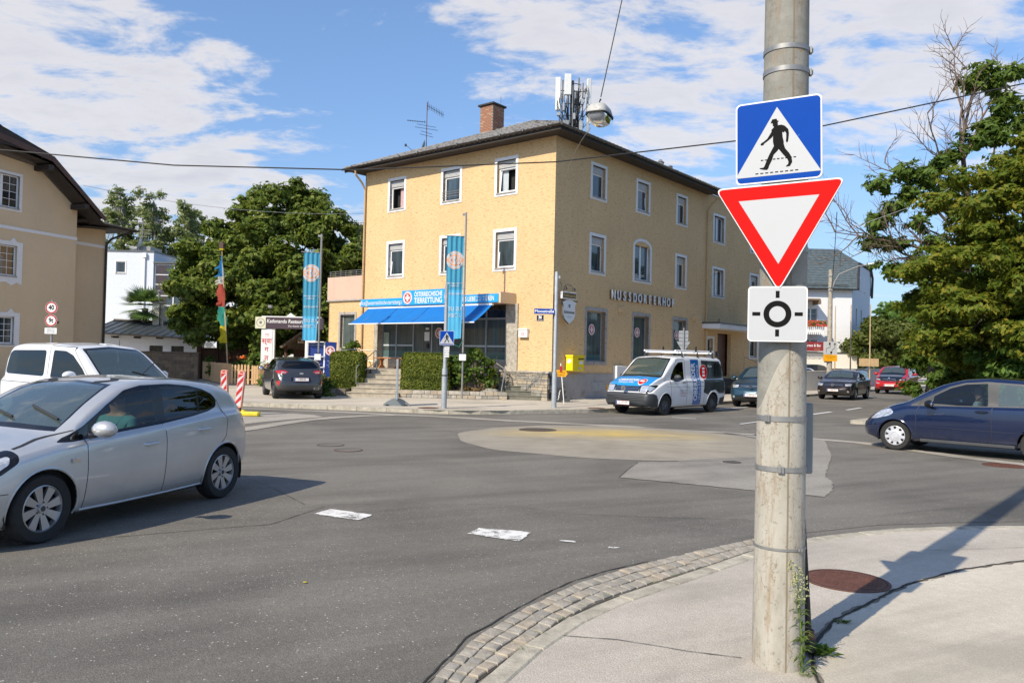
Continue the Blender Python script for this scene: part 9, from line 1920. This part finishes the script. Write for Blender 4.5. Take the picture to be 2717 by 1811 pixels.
cl=[(-1.9,0,10.0),(-2.5,0,9.2),(-1.0,.3,9.4),(-.2,0,9.9),(-2.2,0,7.9),(-1.4,0,7.2),(-2.9,0,7.0),(-.4,0,8.4),(.9,0,9.0),(1.6,0,10.4),(2.6,0,11.4),(3.4,0,12.6),(2.7,0,13.2),(3.9,0,13.6),(1.6,0,13.5),(1.2,0,14.1),(3.6,0,11.0),(2.4,0,9.6),(1.4,0,11.8),(4.4,0,12.0),(4.8,0,10.6),(3.6,0,9.4),(.4,0,7.4),(2.0,0,12.4),(-1.9,0,6.3),(-.7,0,6.4),(4.6,0,14.2),(5.4,0,13.0),(-3.2,0,6.0),(5.6,0,11.2),(.6,0,14.7),(.2,0,14.2),(1.4,0,13.0),(.9,0,12.2),(1.9,0,14.6),(-.7,0,11.0),(-3.2,0,8.6),(-3.8,0,9.6),(-4.0,0,7.1),(-2.6,0,10.2),(-1.2,0,10.6),(.3,0,11.6),(-3.9,0,8.0)]
rad=[(rnd.uniform(.5,.95),.8,rnd.uniform(.35,.6))for _ in cl];quads_obj('crown',leaf_cloud(cl,np.array(rad)*.9,17000,.12,2.8,outer=.2),'leaf_ash',ash,'stuff')
# big yellowing tree and shrub bank behind the dark blue car
def iny(p):
 x,y,z=p;r=np.interp(z,[1.5,3,5,7,8.5,10,11.2],[4.2,5.2,5.4,4.8,3.6,2.2,.8]);return(x/r)**2+(y/(r*.7))**2<1
cl,rad=clumps(((-5.5,5.5),(-4,4),(1.6,11)),300,.3,.85,9,iny);rad=rad*np.array([1.25,1.25,.75])
tree('maple_tree','large yellowing maple towering behind the dark blue car at the right edge',(19.3,27.5,0),([(0,0,0),(0,0,3),(.2,0,6)],[.3,.25,.15]),[tuple(c*.8)for c in cl[::10]],cl,rad,150000,.10,'leaf_yellow',aspect=1.9,r0=.12)
def bank(label,loc,ex,n,seed,leaf,nl,size,zt):
 cl,rad=clumps((ex[0],ex[1],(0.2,max(zt))),n*2,.3,.75,seed,lambda p:p[2]<np.interp(p[0],np.linspace(ex[0][0],ex[0][1],len(zt)),zt));e_=thing('hedge_bank',label,'hedge',loc);quads_obj('foliage',leaf_cloud(cl,rad,nl,size,2.2,outer=.55),leaf,e_,'stuff');branches('stem',e_,(0,0,0),[tuple(c)for c in cl[::12]],.06,'bark');return e_
bank('tall dark shrub bank rising beside the small red car',(24.9,43.0,0),((-2.6,3.2),(-4.0,3.0)),60,31,'leaf_dark',55000,.13,[5.6,8.2,9.2,10])
bank('bright green leafy shrub in the middle of the right hedge',(20.6,34.0,0),((-2.6,3.0),(-2,2)),56,32,'leaf_shrub',60000,.12,[4.8,6.8,7.6,7.8]);bank('dark glossy shrub bank directly behind the dark blue car',(18.6,26.0,0),((-2.7,4.8),(-2.0,2.0)),80,33,'leaf_dark',60000,.11,[2.6,3.9,4.4,4.6,4.4])
MB().tube([(0,0,0),(.1,0,1.5),(.2,0,3.4)],[.45,.38,.25],12).build('stub','bark',None,smooth=True);st_=bpy.data.objects['stub'];st_.location=(25.4,47.5,0);st_.name='tree_trunk';tag(st_,'dark tree trunk at the street end of the shrub bank beside the red car','tree trunk')
# clipped round tree far up the street
cl,rad=clumps(((-3.2,3.2),(-3,3),(2.0,6.3)),60,.5,.9,41,lambda p:(p[0]/3.1)**2+(p[1]/3)**2+((p[2]-3.9)/2.2)**2<1);tree('round_tree','clipped dome-shaped tree before the corner of the white house',(34.2,73,0),([(0,0,0),(0,0,3)],[.25,.18]),[tuple(c)for c in cl[::10]],cl,rad,13000,.24,'leaf_round',aspect=1.6)
for i,(x,y,s_,lab)in enumerate(((39,78,1.0,'distant street tree seen under the flagpoles'),(46,92,1.4,'farthest green tree closing the street on the right'),(33.5,96,.6,'conifer top poking above the white house roof'))):
 cl,rad=clumps(((-3,3),(-3,3),(1.0,6)),30,.8,1.3,50+i,lambda p:(p[0]/3)**2+((p[2]-3.5)/2.8)**2<1);tree('street_tree',lab,(x,y,0 if i<2 else 8.2),([(0,0,0),(0,0,3)],[.25,.18]),[tuple(c*s_)for c in cl[::8]],cl*s_,rad*s_,5000,.34,'leaf_dark' if i!=0 else 'leaf_ash')
 # far belt of trees closing the horizon between the buildings
a=[]
belt=[(x,118+8*math.sin(x*.37),rnd.uniform(1.5,3.4))for x in np.arange(-190,260,4.2)]
cl=np.array([(x,y,z)for x,y,z in belt]);rad=np.array([(3.4,3,rnd.uniform(2.4,4.2))for _ in belt]);o=quads_obj('distant_trees',leaf_cloud(cl,rad,22000,.95,1.5),'leaf_dark',None,'stuff');tag(o,'dark belt of far trees closing the view between the buildings','trees')
# weed against the pole, grass in the joints
wd=thing('tall_weed','tall flowering fleabane growing against the foot of the big pole','plant',(1.69,4.52,z_p))
g=random.Random(4);stem=[(.0,0,0),(.0,.01,.2),(-.02,.015,.4),(-.055,.02,.56),(-.10,.03,.66)];MB().tube(stem,[.006,.005,.004,.003,.001],6).build('stem','weed',wd,smooth=True)
Q=[];B_=[]
def stp(t):
 k=t*(len(stem)-1);i=min(int(k),len(stem)-2);return Vector(stem[i]).lerp(Vector(stem[i+1]),k-i)
for k in range(150):
 t=g.uniform(.02,.62);p=stp(t);az=g.uniform(0,6.283);L_=g.uniform(.05,.11)*(1.2-t);d=Vector((math.cos(az),math.sin(az),g.uniform(.3,.9))).normalized();s_=d.cross(Vector((0,0,1))).normalized()*L_*.07;e2=p+d*L_-Vector((0,0,L_*.35));m_=p+d*L_*.55;Q.append([tuple(p),tuple(m_-s_),tuple(e2),tuple(m_+s_)])
for k in range(240):
 t=g.uniform(.45,1.0);p=stp(t);az=g.uniform(0,6.283);L_=g.uniform(.02,.085)*(1.25-t)*1.6;d=Vector((math.cos(az),math.sin(az),g.uniform(.5,1.3))).normalized();e2=p+d*L_;s_=d.cross(Vector((0,0,1))).normalized()*.0008;Q.append([tuple(p-s_),tuple(p+s_),tuple(e2+s_),tuple(e2-s_)])
 for _ in range(3):c=e2+Vector((g.uniform(-1,1),g.uniform(-1,1),g.uniform(-1,1)))*.009;r_=g.uniform(.0022,.0042);B_.append([tuple(c+Vector((-r_,0,0))),tuple(c+Vector((0,-r_,-r_))),tuple(c+Vector((r_,0,0))),tuple(c+Vector((0,r_,r_*1.4)))])
quads_obj('leaves',np.array(Q),'weed',wd,'stuff');quads_obj('flower_heads',np.array(B_),'weed_bud',wd,'stuff')
def tuft(label,x,y,h,n,m_='weed',name='weed_tuft',spread=.05,z=None,wide=.05):
 g=random.Random(int(x*1000));Q=[]
 for k in range(n):
  az=g.uniform(0,6.283);L_=h*g.uniform(.5,1.1);p=Vector((g.uniform(-spread,spread),g.uniform(-spread,spread)*.6,0));d=Vector((math.cos(az)*.7,math.sin(az)*.7,g.uniform(.25,1))).normalized();s_=d.cross(Vector((0,0,1))).normalized()*L_*wide;Q.append([tuple(p-s_*.3),tuple(p+d*L_*.5-s_),tuple(p+d*L_-Vector((0,0,L_*.25))),tuple(p+d*L_*.5+s_)])
 o=quads_obj(name,np.array(Q),m_,None);o.location=(x,y,z_p if z is None else z);o['kind']='stuff';return tag(o,label,'weeds')
tuft('low broad-leaved weed right of the black pipe foot',1.90,4.80,.13,60,'leaf_dark',wide=.12,spread=.05);tuft('dandelion tuft in the pavement joint below the rusty manhole',2.29,5.40,.055,34,'leaf_shrub',wide=.14,spread=.03);tuft('grass tuft at the very foot of the tall weed',1.69,4.47,.06,50,'weed',wide=.03,spread=.03)
for i,(x,y)in enumerate(((2.85,6.02),(3.45,6.52),(3.75,6.72),(2.6,5.76),(1.15,6.22),(.36,5.30),(.22,5.02),(.55,5.60),(1.35,6.42),(.74,5.87),(.09,4.75))):tuft(['grass strip in the pavement joint, first above the dandelion','grass strip in the pavement joint near the right frame edge','farthest grass strip along the dark pavement joint','tiny grass in the joint beside the manhole shadow','grass between kerb and setts at mid curve','grass in the setts, centre of the near curve','grass in the setts close to the pavement crack','small sprig among the setts above the curve centre','farther sprig between kerb stones and setts','sprig at the kerb joint left of the pavement crack end','lowest sprig among the nearest setts'][i],x,y,.028,26,'weed',spread=.06 if i<4 else.03,wide=.05,z=z_p if i<4 else.035)
#people in the cars
def person(label,loc,rz,shirt,hair,arm_fwd=True,window_arm=False):
 e_=thing('person',label,'person',loc,rz)
 me=bpy.data.meshes.new('body');V=[(0,0,.05),(.03,0,.28),(.05,0,.48),(.05,0,.56),(.03,0,.66),(.02,0,.76),(.05,-.19,.47),(-.02,-.27,.26),(-.27,-.20,.30),(-.42,-.12,.38),(.05,.19,.47),(-.02,.27,.26),(-.25,.20,.30),(-.41,.12,.38),(-.22,-.12,.06),(-.45,-.13,.10),(-.22,.12,.06),(-.45,.13,.10)]
 E=[(0,1),(1,2),(2,3),(3,4),(4,5),(2,6),(6,7),(7,8),(8,9),(2,10),(10,11),(11,12),(12,13),(0,14),(14,15),(0,16),(16,17)]
 rr=[.16,.16,.17,.058,.095,.085,.075,.052,.042,.035,.075,.052,.042,.035,.10,.075,.10,.075]
 me.from_pydata(V,E,[]);o=bpy.data.objects.new('body_tmp',me);COL.objects.link(o);o.modifiers.new('s','SKIN');sv=me.skin_vertices[0].data
 for i,r_ in enumerate(rr):sv[i].radius=(r_*(.72 if i in(0,1,2)else 1),r_)if i not in(0,1,2)else(r_*1.05,r_*.75);
 sv[0].use_root=True;o.modifiers.new('u','SUBSURF').levels=2;dg=bpy.context.evaluated_depsgraph_get();nm=bpy.data.meshes.new_from_object(o.evaluated_get(dg));bpy.data.objects.remove(o);nm.materials.clear();[nm.materials.append(mt(m_))for m_ in(shirt,'skin','interior')]
 for p in nm.polygons:c=p.center;p.use_smooth=True;p.material_index=1 if(c.z>.535 or(c.x<-.07 and c.z>.2))else(2 if c.z<.10 else 0)
 q=bpy.data.objects.new('body',nm);COL.objects.link(q);q.parent=e_
 a=MB();a.ball((.045,0,.755),(.105,.088,.10),16);a.box(.03,.11,-.07,.07,.62,.72,bev=.03);a.build('hair',hair,e_,smooth=True)
 a=MB();a.ball((-.075,0,.715),(.022,.014,.02),8);[a.ball((.03,sy*.088,.70),(.02,.012,.03),8)for sy in(-1,1)];a.build('nose_and_ears','skin',e_,smooth=True);[MB().ball((-.062,sy*.033,.735),.010,8).build('eye','sign_black',e_)for sy in(-1,1)];MB().box(-.071,-.055,-.025,.025,.668,.676).build('mouth','beacon_red',e_)
 for sy in(-1,1):
  for k in range(4):a=MB();y=sy*(.12-.02*sy*0);a.tube([(-.41,y+(.018*k-.027),.395-.006*k),(-.47,y+(.018*k-.027),.40),(-.485,y+(.018*k-.027),.37),(-.46,y+(.018*k-.027),.355)],[.010,.0095,.009,.008],6);a.build('finger','skin',e_,smooth=True)
  a=MB();a.tube([(-.42,sy*.10,.39),(-.45,sy*.075,.40),(-.47,sy*.07,.385)],[.012,.010,.008],6);a.build('thumb','skin',e_,smooth=True)
 a=MB();a.tube([(.12,-.16,.62),(.0,-.12,.52),(-.10,.0,.30),(-.08,.14,.10)],.016,4);a.build('seat_belt','black',e_);return e_
def seat_in(car,x,y,z,*a):p=car.matrix_basis@Vector((x,y,z))if False else(Matrix.Translation(car.location)@Matrix.Rotation(car.rotation_euler.z,4,'Z')@Vector((x,y,z)));return person(a[0],tuple(p),car.rotation_euler.z,*a[1:])
seat_in(CARS[0],2.10,-.36,.52,'driver in a teal T-shirt with both hands on the wheel of the silver hatchback','shirt_teal','hair');seat_in(CARS[1],2.12,-.36,.56,'grey haired driver in a pale shirt inside the dark blue car','shirt_pale','hair_grey');seat_in(CARS[2],2.05,-.40,.80,'driver in dark clothes holding the wheel of the tradesman van','shirt_dark','hair');seat_in(CARS[3],2.25,-.38,.62,'driver in dark clothes behind the windscreen of the white family van','shirt_dark','hair')
